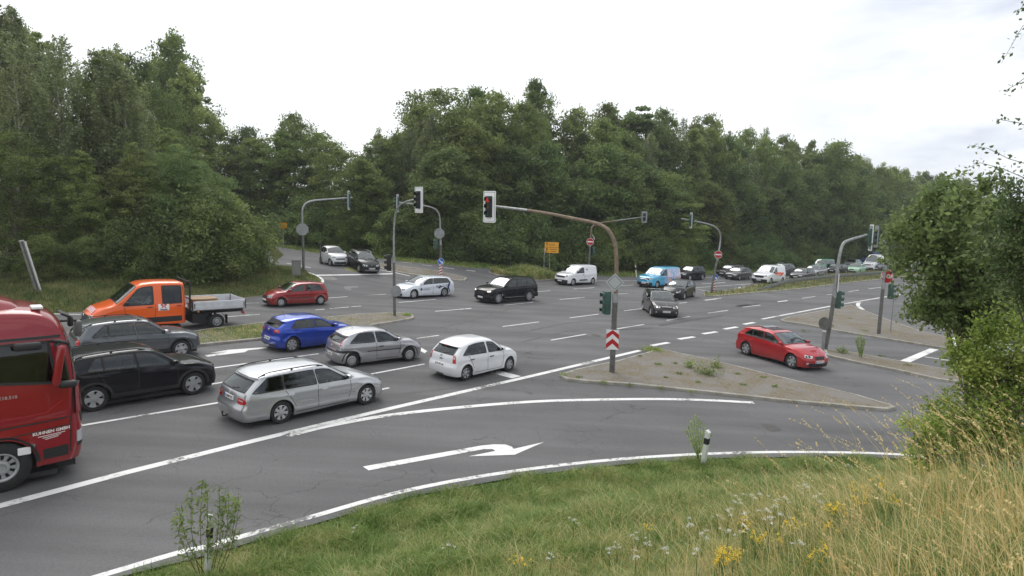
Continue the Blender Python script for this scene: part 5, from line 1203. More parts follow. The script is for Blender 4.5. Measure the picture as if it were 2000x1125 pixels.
for x, z, w_ in ((xf-2.3, 3.72, 1.05), (xf-1.8, 3.68, 1.02), (xf-1.4, 3.60, .95), (xf-1.1, 3.50, .85), (xf-.95, 3.38, .75)):
    for k in range(9):
        y = w_*(1-k/4); vs.append((x, y, z-.16*abs(y/w_)**3-(.0 if 0 < k < 8 else .34)))
fs = [(i*9+k, i*9+k+1, (i+1)*9+k+1, (i+1)*9+k) for i in range(4) for k in range(8)]
fa.add(vs, fs); fa.build('roof_fairing', c.paint, c.root, True, 50)
MB().box((xf-.72, -.55, 3.38), (.18, .32, .05), None, .015).build('marker_light', WHITE_P, c.root)
c.finish(mirrors=False, seats=False)
q = MB()
for s in (1, -1): q.box((-1.1, s*.42, .95), (4.4, .1, .28)); q.box((-.45, s*.98, .72), (1.5, .45, .55), None, .08)
q.build('chassis_frame', BLACK, c.root)
MB().lathe([(.55, 0), (.55, .06), (.1, .08)], 24, 'z', (-1.7, 0, 1.14)).build('fifth_wheel', BLACK, c.root)
for s in (1, -1): add_wheel(c.root, -1.8, s*.9, .95, .3, 'h', .56)
p0 = G(4, 962); h = R(43); e1 = Vector((math.cos(h), math.sin(h), 0)); n_ = Vector((-e1.y, e1.x, 0)); c.place(at=p0-e1*wb/2*1.1+n_*(c.hw-.05)*1.1, head=43, scale=1.1); truck = c
# ------------------------------------------------------------------ masts, signals and signs
GALV = mat('galvanised_steel', (.30, .31, .31), .5, .5, var=.22, vscale=5); RUST = mat('rusty_steel', (.20, .15, .105), .75, .1, var=.3, vscale=6); POLE_D = mat('weathered_pole', (.13, .13, .12), .7, .2, var=.3, vscale=4)
SIG = mat('signal_green', (.035, .085, .065), .55, var=.2, vscale=6); SIGB = mat('signal_black', (.012, .013, .013), .6); BOARD = mat('backboard_white', (.84, .85, .85), .5); BOARDG = mat('board_back_grey', (.26, .27, .27), .6, .1, var=.15)
LENS = [mat('lens_red', (.09, .012, .01), .2, coat=1), mat('lens_amber', (.10, .05, .01), .2, coat=1), mat('lens_green', (.01, .07, .05), .2, coat=1)]
LENS_ON = mat('lens_red_lit', (.6, .03, .02), .3, emit=(1, .05, .02, .22))
SRED = mat('sign_red', (.42, .008, .015), .45); SBLUE = mat('sign_blue', (.012, .12, .48), .45); SWHITE = mat('sign_white', (.72, .72, .72), .5); SYEL = mat('sign_yellow', (.72, .33, .012), .5)

def to_plane(px, py, base, az):
    """where the line of sight meets the upright plane through base with compass direction az"""
    n = Vector((-math.sin(az), math.cos(az), 0)); d = ray(px, py); t = (Vector(base)-CAM).dot(n)/d.dot(n); return CAM+d*t
def signal_head(parent, loc, face, sc=1.0, board=True, lit=None, boardm=None, back=None, body=SIG, big_top=True):
    """face: direction the lenses look towards (world xy)"""
    f = Vector((face[0], face[1], 0)).normalized(); r = Vector((-f.y, f.x, 0)); M = Matrix((r, f, Vector((0, 0, 1)))).transposed().to_4x4(); M.translation = loc
    o = MB()
    W_, H_, D_ = .30*sc, .92*sc, .24*sc
    o.box((0, 0, 0), (W_, D_, H_), None, .03*sc)
    for k in (-1, 1): o.box((0, -D_/2, k*.31*sc), (.06, .10, .05))
    head = mesh('signal_head', [M @ Vector(v) for v in o.v], o.f, body, parent, True, 35)
    for k in range(3):
        z = (1-k)*.30*sc; rr = .105*sc
        l = MB().lathe([(rr, 0), (rr*.7, .02), (0, .03)], 20, 'y', (0, D_/2+.004, z)); mesh('lens', [M @ Vector(v) for v in l.v], l.f, LENS_ON if lit == k else LENS[k], head, True)
        v = []; n = 13
        for d_, rad in ((0, rr*1.12), (.20*sc, rr*1.16)):
            for i in range(n):
                t = math.radians(-25+230*i/(n-1)); v.append((rad*math.cos(t), D_/2+d_*(1-(.0 if d_ == 0 else .35*abs(math.cos(t)))), z+rad*math.sin(t)))
        for d_, rad in ((.20*sc, rr*1.10), (0, rr*1.06)):
            for i in range(n):
                t = math.radians(-25+230*i/(n-1)); v.append((rad*math.cos(t), D_/2+d_*(1-(.0 if d_ == 0 else .35*abs(math.cos(t)))), z+rad*math.sin(t)))
        mesh('visor', [M @ Vector(q) for q in v], [(j*n+i, j*n+i+1, (j+1)*n+i+1, (j+1)*n+i) for j in range(3) for i in range(n-1)], SIGB if board else body, head, True, 40)
    if board:
        b = MB(); bw, bh = .66*sc, 1.36*sc
        def rr_(w_, h_, y, y2): b.prism([(w_/2*x_, h_/2*z_) for x_, z_ in ((-.9, -1), (.9, -1), (1, -.95), (1, .95), (.9, 1), (-.9, 1), (-1, .95), (-1, -.95))], y2-y, lambda a_, c_, t: (a_, y+t, c_))
        rr_(bw, bh, -.02, .0); mesh('backboard', [M @ Vector(v) for v in b.v], b.f, boardm or BOARD, head)
        b = MB(); rr_(bw*.92, bh*.95, .002, .004)
        e = MB(); w2, h2 = bw*.86, bh*.92
        for x_, z_, dx, dz in ((0, h2/2, w2, .014), (0, -h2/2, w2, .014), (w2/2, 0, .014, h2), (-w2/2, 0, .014, h2)): e.box((x_, .003, z_), (dx, .004, dz))
        mesh('board_rim', [M @ Vector(v) for v in e.v], e.f, SIGB, head)
        bk = MB(); rr_2 = bk.prism([(-w2/2, -h2/2), (w2/2, -h2/2), (w2/2, h2/2), (-w2/2, h2/2)], .004, lambda a_, c_, t: (a_, -.026+t, c_)); mesh('board_back', [M @ Vector(v) for v in bk.v], bk.f, BOARDG, head)
    return head
def frame_at(p, face):
    f = Vector((face[0], face[1], 0)).normalized(); r = Vector((-f.y, f.x, 0)); M = Matrix((r, f, Vector((0, 0, 1)))).transposed().to_4x4(); M.translation = p; return M
def disc(parent, name, M, rad, material, y=0, th=.004, n=28, sq=1, rot=0):
    o = MB().prism([(rad*math.cos(rot+2*math.pi*i/n), rad*math.sin(rot+2*math.pi*i/n)) for i in range(n)], th, lambda a, c_, t: (a, y+t, c_)); return mesh(name, [M @ Vector(v) for v in o.v], o.f, material, parent)
def rect(parent, name, M, x, z, w_, h_, material, y=0, th=.004, rot=0):
    ca, sa = math.cos(rot), math.sin(rot)
    o = MB().prism([(x+a*ca-b*sa, z+a*sa+b*ca) for a, b in ((-w_/2, -h_/2), (w_/2, -h_/2), (w_/2, h_/2), (-w_/2, h_/2))], th, lambda a, c_, t: (a, y+t, c_)); return mesh(name, [M @ Vector(v) for v in o.v], o.f, material, parent)
def poly(parent, name, M, pts, material, y=0, th=.004):
    o = MB().prism(pts, th, lambda a, c_, t: (a, y+t, c_)); return mesh(name, [M @ Vector(v) for v in o.v], o.f, material, parent)
def sign_text(parent, M, txt, size, material, y, x=0, z=0, bold=0):
    tv, tf = text_verts(txt, size, bold); return mesh('lettering', [M @ Vector((v.x+x, y, v.y+z)) for v in tv], tf, material, parent)
def no_entry(parent, p, face, r=.32):
    M = frame_at(p, face); o = disc(parent, 'no_entry_sign', M, r, SRED, .0, .02); 
    ring = MB(); n = 28
    ring.add([(rad*math.cos(2*math.pi*i/n), .024, rad*math.sin(2*math.pi*i/n)) for rad in (r, r*.92) for i in range(n)], [(i, (i+1) % n, n+(i+1) % n, n+i) for i in range(n)]); mesh('sign_rim', [M @ Vector(v) for v in ring.v], ring.f, SWHITE, o)
    rect(o, 'white_bar', M, 0, 0, r*1.5, r*.34, SWHITE, .022); return o
def arrow_sign(parent, p, face, r=.3):
    M = frame_at(p, face); o = disc(parent, 'keep_right_sign', M, r, SBLUE, 0, .02)
    n = 28; ring = MB().add([(rad*math.cos(2*math.pi*i/n), .024, rad*math.sin(2*math.pi*i/n)) for rad in (r, r*.93) for i in range(n)], [(i, (i+1) % n, n+(i+1) % n, n+i) for i in range(n)]); mesh('sign_rim', [M @ Vector(v) for v in ring.v], ring.f, SWHITE, o)
    a = R(225+90)  # pointing down right as seen from the front (mirrored x)
    def T(x, z): ang = R(-135); return (-(x*math.cos(ang)-z*math.sin(ang)), -(x*math.sin(ang)-z*math.cos(ang))*-1)
    pts = [(.05, .05), (.6, .55)]
    s = r
    q = [(.45, .62), (.62, .45), (-.18, -.35), (.18, -.55), (-.62, -.62), (-.55, .18), (-.35, -.18)]
    poly(o, 'arrow', M, [(-x*s, z*s) for x, z in q], SWHITE, .022); return o
def marker_board(parent, p, face, w_=.25, h_=1.0):
    """red and white striped board"""
    M = frame_at(p, face); o = rect(parent, 'striped_board', M, 0, 0, w_, h_, SWHITE, 0, .02); k = 4
    for i in range(k):
        z = -h_/2+h_*(i+.1)/k; dz = h_/k*.5
        poly(o, 'red_stripe', M, [(-w_/2, z), (w_/2, z+w_*.45), (w_/2, min(h_/2, z+w_*.45+dz)), (-w_/2, z+dz)], SRED, .022)
    return o
def octagon_back(parent, p, face, r=.47, text=False):
    M = frame_at(p, face); o = disc(parent, 'stop_sign', M, r, SRED if text else BOARDG, 0, .02, 8, rot=R(22.5))
    if text:
        ring = MB().add([(rad*math.cos(R(22.5)+2*math.pi*i/8), .024, rad*math.sin(R(22.5)+2*math.pi*i/8)) for rad in (r, r*.95) for i in range(8)], [(i, (i+1) % 8, 8+(i+1) % 8, 8+i) for i in range(8)]); mesh('sign_rim', [M @ Vector(v) for v in ring.v], ring.f, SWHITE, o)
        sign_text(o, M, 'STOP', r*.80, SWHITE, .026, bold=.006)
    else:
        M2 = M; disc(o, 'sign_front', frame_at(p-Vector((face[0], face[1], 0)).normalized()*.006, face), r*.985, SRED, 0, .004, 8, rot=R(22.5))
    return o
def tocam(p): v = Vector((-p[0], -p[1], 0)); return v.normalized()
def mast(label, base_px, path_px, az, r0=.09, r1=.06, mats=(GALV, GALV), split=None, lower=POLE_D, base=None):
    """curved signal mast: path_px are picture positions along pole and arm, all in one upright plane"""
    b = Vector(base) if base else G(*base_px); root = empty('traffic_signal_mast', b, label=label, cat='traffic light mast', group='curved signal masts around the junction')
    P = [b]+[to_plane(px, py, b, R(az)) for px, py in path_px]
    # smooth path
    Q = []; PP = [2*P[0]-P[1]]+P+[2*P[-1]-P[-2]]
    for i in range(1, len(PP)-2):
        for k in range(8):
            t = k/8; a, b_, c_, d = PP[i-1:i+3]; Q.append(.5*((2*b_)+(c_-a)*t+(2*a-5*b_+4*c_-d)*t*t+(3*b_-a-3*c_+d)*t**3))
    Q.append(P[-1]); Q = [q-root.location for q in Q]
    n = len(Q); acc = [0]
    for i in range(1, n): acc.append(acc[-1]+(Q[i]-Q[i-1]).length)
    L_ = acc[-1]; lowlen = 3.0
    i1 = next(i for i in range(n) if acc[i] > min(lowlen, L_*.5)); i2 = next(i for i in range(n) if acc[i] > L_*(split or .75))
    def rad(i): return lerp(r0, r1, acc[i]/L_)
    MB().tube([Q[0]-Vector((0, 0, .05))]+Q[1:i1+1], [rad(0)*1.25]+[rad(i)*1.2 for i in range(1, i1+1)], 14).build('pole', lower, root, True, 40)
    MB().tube([Q[i1]-Vector((0, 0, .25)), Q[i1]+Vector((0, 0, .12))], rad(i1)*1.38, 14).build('pole_collar', GALV, root, True, 40)
    MB().tube(Q[i1:i2+1], [rad(i) for i in range(i1, i2+1)], 12).build('arm', mats[0], root, True, 40)
    MB().tube(Q[i2:], [rad(i)*.93 for i in range(i2, n)], 12).build('arm_end', mats[1], root, True, 40)
    MB().box((Q[0].x, Q[0].y, .9), (.13, .03, .3), None, .01)
    return root, b, P
def loc(root, p): return Vector(p)-root.location
UVEC = Vector((.70, .714, 0)); VVEC = Vector((-.714, .70, 0))

# main mast on the front island
root, b, P = mast('tall mast on the front island with a rusty arm, red light and chevron board', (1195, 731), [(1199, 640), (1204, 522), (1199, 470), (1176, 441), (1120, 427), (1052, 414), (963, 402.5)], 135, .095, .06, (RUST, GALV), split=.80)
signal_head(root, loc(root, to_plane(961, 404, b, R(135)))+Vector((-.12, -.12, 0)), (-.55, -.80), 1.08, lit=0, body=SIGB)
signal_head(root, loc(root, to_plane(1190, 591, b, R(135)))+Vector((-.12, -.10, 0)), (-.93, -.35), 1.0, board=False)
M = frame_at(loc(root, to_plane(1195, 662, b, R(135)))+Vector((-.0, -.16, 0)), (-.12, -1))
o = rect(root, 'chevron_board', M, 0, 0, .50, .80, SWHITE, 0, .02)
for z in (-.27, .12):
    poly(o, 'red_chevron', M, [(-.25, z-.10), (0, z+.12), (.25, z-.10), (.25, z+.10), (0, z+.32 if z < 0 else z+.28), (-.25, z+.10)], SRED, .022)
M = frame_at(loc(root, to_plane(1200, 551, b, R(135)))+Vector((0, -.13, 0)), (-.25, -1))
s = .37; o = poly(root, 'priority_sign_back', M, [(-s, 0), (0, -s), (s, 0), (0, s)], mat('sign_back_pale', (.40, .42, .43), .5, .2), 0, .02); s = .28
for a, b_ in (((-s, 0), (0, -s)), ((0, -s), (s, 0)), ((s, 0), (0, s)), ((0, s), (-s, 0))):
    mx_, mz_ = (a[0]+b_[0])/2, (a[1]+b_[1])/2; rect(o, 'stiffener', M, mx_, mz_, .38, .02, POLE_D, .022, rot=math.atan2(b_[1]-a[1], b_[0]-a[0]))
# median mast
root, b, P = mast('slim mast on the grassy median tip with a white-framed light curving right', (771, 620), [(770, 560), (769.5, 450), (776, 408), (792, 395), (815, 388.5)], -45, .07, .05, split=.9)
signal_head(root, loc(root, to_plane(822, 390.5, b, R(-45)))+Vector((-.1, -.1, 0)), (-.70, -.76), 1.0, body=SIGB)
signal_head(root, loc(root, to_plane(764, 513, b, R(-45)))+Vector((-.12, -.05, 0)), (-.93, -.3), 1.0, board=False, body=SIGB)
M = frame_at(loc(root, to_plane(773, 568, b, R(-45)))+Vector((.02, -.09, 0)), (.45, -.8)); disc(root, 'round_sign_back', M, .32, BOARDG, 0, .02)
# mast on the left verge
root, b, P = mast('mast on the left verge with an octagonal sign seen from behind', (593, 531), [(592, 480), (590.5, 430), (592, 405), (606, 393.5), (640, 389.5), (688, 386)], 45, .085, .06, split=.95)
signal_head(root, loc(root, to_plane(683.5, 391, b, R(45)))+Vector((-.1, 0, 0)), (-.99, -.05), 1.1, boardm=BOARD)
octagon_back(root, loc(root, to_plane(591.5, 448, b, R(45)))+Vector((0, -.10, 0)), tocam(b), .47)
# mast on the far side-road island
root, b, P = mast('mast on the far island with octagonal sign back and blue arrow sign', (860.5, 547), [(860.5, 480), (859, 430), (855, 414), (842, 405), (810, 399), (776, 395)], 225, .085, .06, split=.95)
signal_head(root, loc(root, to_plane(779, 397, b, R(225)))+Vector((-.1, 0, 0)), (-.99, .05), 1.0, boardm=BOARD)
signal_head(root, loc(root, to_plane(852, 477, b, R(225))), (-.95, .2), .9, board=False)
octagon_back(root, loc(root, to_plane(858.5, 456, b, R(225)))+Vector((0, -.10, 0)), tocam(b), .45)
arrow_sign(root, loc(root, to_plane(861.5, 510.5, b, R(225)))+Vector((0, -.12, 0)), tocam(b), .28)
marker_board(root, loc(root, to_plane(861, 528, b, R(225)))+Vector((0, -.12, 0)), tocam(b), .25, .95)
# mast behind the white compact van
root, b, P = mast('rusty-armed mast with a no-entry sign standing behind the white compact van', None, [(1150, 520), (1154, 455), (1157, 443), (1170, 436), (1210, 430), (1262, 423)], 45, .09, .05, (RUST, GALV), base=G(1149, 543), split=.6)
signal_head(root, loc(root, to_plane(1259, 424, b, R(45)))+Vector((0, .12, 0)), (.25, .97), .95, boardm=BOARDG, body=SIGB)
signal_head(root, loc(root, to_plane(1159, 490, b, R(45))), (.97, .1), .85, board=False)
no_entry(root, loc(root, to_plane(1152.5, 472, b, R(45)))+Vector((0, -.13, 0)), tocam(b), .37)
M = frame_at(loc(root, to_plane(1159, 463, b, R(45))), (.8, .6)); rect(root, 'side_sign', M, 0, 0, .6, .08, SWHITE, 0, .02, rot=.9)
# leaning mast at the median tip
root, b, P = mast('leaning mast at the median tip with no-entry sign above a blue arrow sign', (1389, 573), [(1395, 535), (1404, 490), (1407, 462), (1400, 446), (1380, 437), (1331, 427)], 225, .085, .06, split=.93)
signal_head(root, loc(root, to_plane(1347, 430.5, b, R(225)))+Vector((.12, 0, 0)), (.99, .02), .95)
no_entry(root, loc(root, to_plane(1402, 497, b, R(225)))+Vector((0, -.13, 0)), tocam(b), .34)
arrow_sign(root, loc(root, to_plane(1396, 541, b, R(225)))+Vector((0, -.13, 0)), tocam(b), .28)
marker_board(root, loc(root, to_plane(1392.5, 560, b, R(225)))+Vector((0, -.13, 0)), tocam(b), .25, .95)
# leaning mast on the paved strip
root, b, P = mast('leaning mast beside the red hatchback with a dark round plate low on it', (1611, 686), [(1621, 632), (1632, 555), (1637, 515), (1645, 480), (1659, 469), (1693, 459)], 25, .09, .07, split=.9)
signal_head(root, loc(root, to_plane(1697, 464, b, R(25)))+Vector((.12, 0, 0)), (.93, -.25), 1.0)
signal_head(root, loc(root, to_plane(1637, 585, b, R(25))), (.96, -.2), 1.0, board=False)
M = frame_at(loc(root, to_plane(1635.5, 552, b, R(25))), (.93, -.35)); rect(root, 'edge_on_sign', M, 0, 0, .6, .95, SWHITE, 0, .03, rot=.0)
M = frame_at(loc(root, to_plane(1613, 632, b, R(25)))+Vector((-.05, 0, 0)), (-.85, -.55)); disc(root, 'round_sign_back', M, .33, POLE_D, 0, .02)
M = frame_at(loc(root, to_plane(1608, 665, b, R(25)))+Vector((-.03, -.1, 0)), (-.8, -.6)); o = rect(root, 'marker_strip', M, 0, 0, .16, 1.0, BOARDG, 0, .03); rect(o, 'white_cap', M, 0, .5, .17, .06, SWHITE, -.005, .045)
# stop sign mast
root, b, P = mast('short-armed mast carrying the red STOP sign on the farther paved island', (1716, 655), [(1720, 610), (1726, 550), (1731, 505), (1733, 482), (1726, 472), (1713, 468)], 205, .09, .07, split=.9)
signal_head(root, loc(root, to_plane(1712, 462, b, R(205))), (.95, -.2), .95, board=True, boardm=BOARDG)
signal_head(root, loc(root, to_plane(1736, 569, b, R(205)))+Vector((.12, 0, 0)), (.96, -.2), 1.0, board=False)
M = frame_at(loc(root, to_plane(1729, 569, b, R(205))), (.95, -.2)); 
octagon_back(root, loc(root, to_plane(1730, 539.5, b, R(205)))+Vector((0, -.14, 0)), Vector((tocam(b).x*.77-tocam(b).y*.64*-1, tocam(b).x*-.64+tocam(b).y*.77, 0)), .44, text=True)
# small signs and posts
def post(name, label, cat, base_px, top_px, r=.03, m_=GALV, base=None):
    b = base or G(*base_px); t = at_depth(*top_px, b.y); root = empty(name, b, label=label, cat=cat)
    MB().tube([(0, 0, -.05), t-b], r, 10).build('post', m_, root, True, 40); return root, b, t
root, b, t = post('direction_sign', 'yellow direction sign on a post in the weedy island', 'road sign', (1073, 539), (1073, 474), .05)
M = frame_at(loc(root, at_depth(1077.5, 483.5, b.y-.1)), (-.1, -1)); PXM = b.y/CF
o = rect(root, 'sign_panel', M, 0, 0, 27*PXM, 22*PXM, SYEL, 0, .04)
for z in (-11, 11): rect(o, 'panel_edge', M, 0, z*PXM, 27*PXM, .04, INK, .042)
rect(o, 'divider', M, 0, .02, 26*PXM, .03, INK, .042)
for z in (5.2, -5.4):
    rect(o, 'arrow_stem', M, -9.2*PXM, z*PXM, .05, .3, INK, .042); poly(o, 'arrow_head', M, [(-9.2*PXM-.12, z*PXM+.08), (-9.2*PXM+.12, z*PXM+.08), (-9.2*PXM, z*PXM+.25)], INK, .043)
for x, z, w_ in ((0, 5.2, 12), (3.5, -3.2, 14), (4, -7.6, 10)): rect(o, 'place_name', M, x*PXM, z*PXM, w_*PXM, .09, mat('name_ink', (.35, .15, .02), .6), .042)
post('sign_post', 'thin grey post just left of the yellow direction sign', 'post', (1062, 540), (1063, 484), .035)
root, b, t = post('sign_post', 'thin post with a small bracket between the island and the yellow sign', 'post', (997, 523), (998, 474), .03); MB().box(t-b+Vector((0, -.05, -.1)), (.28, .03, .3)).build('small_plate', POLE_D, root)
root, b, t = post('direction_sign', 'small yellow sign with its back turned far up the side road', 'road sign', (553, 487), (553, 437), .045)
M = frame_at(loc(root, at_depth(553, 440.5, b.y-.1)), (-.1, -1)); rect(root, 'sign_panel', M, 0, 0, .85, .6, mat('sign_yellow_dark', (.45, .22, .01), .6), 0, .03); rect(root, 'lower_panel', M, .1, -.1, .62, .2, mat('sign_yellow_dark', (.45, .22, .01), .6), .032, .02)
root, b, t = post('small_signal', 'dark thin post with a small box behind the tiny white car', 'post', (626, 515), (626, 472), .05, POLE_D); MB().box(t-b+Vector((-.08, 0, -.25)), (.22, .16, .35), None, .04).build('signal_box', SIGB, root)
root, b, t = post('information_sign', 'small grey panel on a thin post beside the stop sign mast', 'road sign', (1739, 650), (1746, 580), .035)
M = frame_at(loc(root, at_depth(1752, 578, b.y-.1)), (.72, -.7)); rect(root, 'sign_panel', M, 0, 0, .78, .42, BOARDG, 0, .03, rot=.25)
# leaning lattice-like marker at the left edge
b = G(74, 568); t = at_depth(42, 470, b.y-.8); root = empty('leaning_post', b, label='leaning grey metal post sticking out of the left bushes', cat='post')
d = (t-b); MB().tube([(0, 0, -.1), d], .16, 4).build('post', GALV, root); MB().tube([Vector((.18, 0, -.1)), d*.98+Vector((.17, 0, 0))], .05, 6).build('rail', SWHITE, root); MB().tube([Vector((.1, -.1, 0)), d*.99+Vector((.08, -.1, 0))], .03, 6).build('rail', POLE_D, root)
# switch cabinet
b = G(579, 538); root = empty('switch_cabinet', b, rz=.3, label='grey electrical cabinet beside the left verge mast', cat='cabinet')
MB().box((0, 0, .55), (.62, .5, 1.1), None, .02).build('cabinet_body', mat('cabinet_grey', (.16, .165, .15), .7, var=.2), root); MB().box((0, 0, 1.12), (.68, .56, .05), None, .01).build('cabinet_roof', POLE_D, root); MB().box((0, -.255, .58), (.5, .012, .9)).build('cabinet_door', mat('cabinet_door', (.19, .195, .18), .65), root)
# marker posts
def marker_post(label, base, top, w_=.12, yaw=0):
    root = empty('marker_post', base, label=label, cat='marker post', group='white roadside marker posts')
    d = top-base; L_ = d.length; q = d.to_track_quat('Z', 'Y').to_matrix(); q = q @ Matrix.Rotation(yaw, 3, 'Z')
    def seg(z0, z1, g, name, m_, cut=0):
        w2, d2 = w_/2*g, w_*.38*g; sec = [(-w2, d2), (w2, d2), (w2*.7, -d2), (-w2*.7, -d2)]
        vs = [q @ Vector((x, y, z0)) for x, y in sec]+[q @ Vector((x, y, z1+(cut if y < 0 else 0))) for x, y in sec]
        return mesh(name, vs, [(3, 2, 1, 0), (4, 5, 6, 7)]+[(i, (i+1) % 4, 4+(i+1) % 4, 4+i) for i in range(4)], m_, root)
    seg(-.1, L_, 1, 'post_body', mat('marker_white', (.68, .70, .68), .5, var=.1, vscale=10), -.04)
    seg(L_*.60, L_*.78, 1.05, 'black_band', INK)
    p = q @ Vector((0, -w_*.41, L_*.69)); return root
b = G(1374, 905, gz); marker_post('white post with a black band beside the feathery green weeds on the bank', b, at_depth(1384, 841, b.y-.12), .13, .3)
b = G(405, 1118, gz); marker_post('white post half hidden by the leafy shoots at the bottom left', b, at_depth(412, 1004, b.y-.05), .10, 1.2)
b = G(1243, 541, gz); marker_post('small leaning white post in the grass left of the sky blue van', b, at_depth(1241, 517, b.y), .13)
# crash barrier
root = empty('crash_barrier', G(1478, 568), label='long grey steel crash barrier along the grassy median', cat='crash barrier')
ctr = [g2(*p) for p in [(1478, 568.5), (1528, 560.5), (1585, 553), (1640, 547), (1724, 540), (1790, 534)]]
e0, e1_ = Vector(ctr[-2]), Vector(ctr[-1]); dd = (e1_-e0).normalized(); ctr.append(tuple(e1_+dd*60))
C_ = [Vector((p[0], p[1])) for p in spl(ctr, 10)]; pts = [C_[0]]
prof = [(-.06, .40), (.0, .36), (.0, .26), (.07, .21), (.0, .16), (.0, .04), (-.06, .0)]
vs = []; acc = 0; n = len(prof); posts = []; lastp = -9
for i, p in enumerate(C_):
    d = (C_[min(i+1, len(C_)-1)]-C_[max(0, i-1)]).normalized(); nn = Vector((d.y, -d.x)); acc += (p-C_[i-1]).length if i else 0
    hh = lerp(-.32, .26, min(1, acc/9))
    for side_, zz in prof: q = p+nn*(.06+side_); vs.append((q.x, q.y, float(gr(q.x, q.y))+.1+hh+zz))
    if acc-lastp > 3.6 and hh > .1 and acc < 110: posts.append((p.copy(), hh)); lastp = acc
fs = [(i*n+j, i*n+j+1, (i+1)*n+j+1, (i+1)*n+j) for i in range(len(C_)-1) for j in range(n-1)]
vs = [tuple(Vector(v)-root.location) for v in vs]; mesh('rail', vs, fs, mat('barrier_steel', (.15, .16, .145), .65, .3, var=.25), root)
for p, hh in posts: MB().box((p.x-root.location.x, p.y-root.location.y, float(gr(p.x, p.y))+.1+hh/2+.05-root.location.z), (.07, .1, hh+.3)).build('barrier_post', POLE_D, root)
# ------------------------------------------------------------------ people at the wheel
SKIN = mat('skin', (.45, .27, .19), .6); HAIR = mat('hair_dark', (.04, .028, .02), .8)
def seated(car, lx, ly, seat_z, shirt, label):
    """a driver sitting behind the wheel: one continuous skinned body"""
    J = {'pel': (0, 0, .0), 'sp': (-.03, 0, .22), 'ch': (-.06, 0, .44), 'nk': (-.05, 0, .56), 'hd': (-.02, 0, .64), 'ht': (-.02, 0, .78)}
    E = [('pel', 'sp'), ('sp', 'ch'), ('ch', 'nk'), ('nk', 'hd'), ('hd', 'ht')]; Rd = {'pel': (.15, .12), 'sp': (.135, .105), 'ch': (.16, .11), 'nk': (.055, .055), 'hd': (.078, .09), 'ht': (.065, .075)}
    for s, t in ((1, 'l'), (-1, 'r')):
        J.update({t+'sh': (-.06, s*.19, .46), t+'el': (.12, s*.25, .24), t+'wr': (.36, s*.16, .36), t+'ha': (.43, s*.15, .39), t+'hp': (.03, s*.10, -.01), t+'kn': (.46, s*.13, .06), t+'an': (.72, s*.12, -.28), t+'ft': (.86, s*.12, -.28)})
        E += [('ch', t+'sh'), (t+'sh', t+'el'), (t+'el', t+'wr'), (t+'wr', t+'ha'), ('pel', t+'hp'), (t+'hp', t+'kn'), (t+'kn', t+'an'), (t+'an', t+'ft')]
        Rd.update({t+'sh': (.07, .07), t+'el': (.048, .048), t+'wr': (.033, .033), t+'ha': (.045, .03), t+'hp': (.095, .09), t+'kn': (.065, .065), t+'an': (.042, .042), t+'ft': (.045, .035)})
    K_ = list(J); me = bpy.data.meshes.new('person'); me.from_pydata([J[k] for k in K_], [(K_.index(a), K_.index(b)) for a, b in E], [])
    o = bpy.data.objects.new('person', me); COL.objects.link(o); md = o.modifiers.new('skin', 'SKIN')
    for i, k in enumerate(K_): me.skin_vertices[0].data[i].radius = Rd[k]
    me.skin_vertices[0].data[0].use_root = True; o.modifiers.new('sub', 'SUBSURF').levels = 1
    dg = bpy.context.evaluated_depsgraph_get(); m2 = bpy.data.meshes.new_from_object(o.evaluated_get(dg)); bpy.data.objects.remove(o)
    m2.materials.clear(); m2.materials.append(shirt); m2.materials.append(SKIN)
    for p in m2.polygons:
        c_ = p.center; p.material_index = 1 if c_.z > .54 or c_.x > .33 and c_.z > .25 else 0; p.use_smooth = True
    o = bpy.data.objects.new('person', m2); COL.objects.link(o); tag(o, label, 'person'); o.matrix_world = Matrix.LocRotScale(car.root.location, car.root.rotation_euler, car.root.scale) @ Matrix.Translation((lx, ly, seat_z))
    h = MB(); h.lathe([(0, .145), (.06, .13), (.088, .08), (.094, .02), (.08, -.03)], 14, 'z', (-.035, 0, .68)); h.build('hair', HAIR, o, True)
    for s in (1, -1):
        q = MB()
        for k in range(4): q.tube([(.44, s*(.135+.012*k), .40), (.475, s*(.135+.012*k), .412-.003*k), (.485, s*(.135+.012*k), .38)], [.009, .009, .007], 5)
        q.tube([(.42, s*.125, .40), (.45, s*.11, .415)], [.01, .008], 5); q.build('fingers', SKIN, o, True)
    q = MB(); q.tube([(.065, 0, .70), (.09, 0, .675), (.07, 0, .67)], [.008, .013, .009], 6); q.build('nose', SKIN, o, True)
    q = MB()
    for s in (1, -1): q.box((.064, s*.03, .705), (.012, .024, .01), None, .003)
    q.build('eyes', INK, o)
seated(pickup, .35, .42, 1.02, mat('shirt_light_blue', (.45, .62, .68), .8), 'driver in a light blue shirt behind the side window of the orange pickup')
seated(blue_van, .25, .40, .80, mat('shirt_dark', (.04, .04, .05), .8), 'driver in dark clothes at the wheel of the sky blue van')
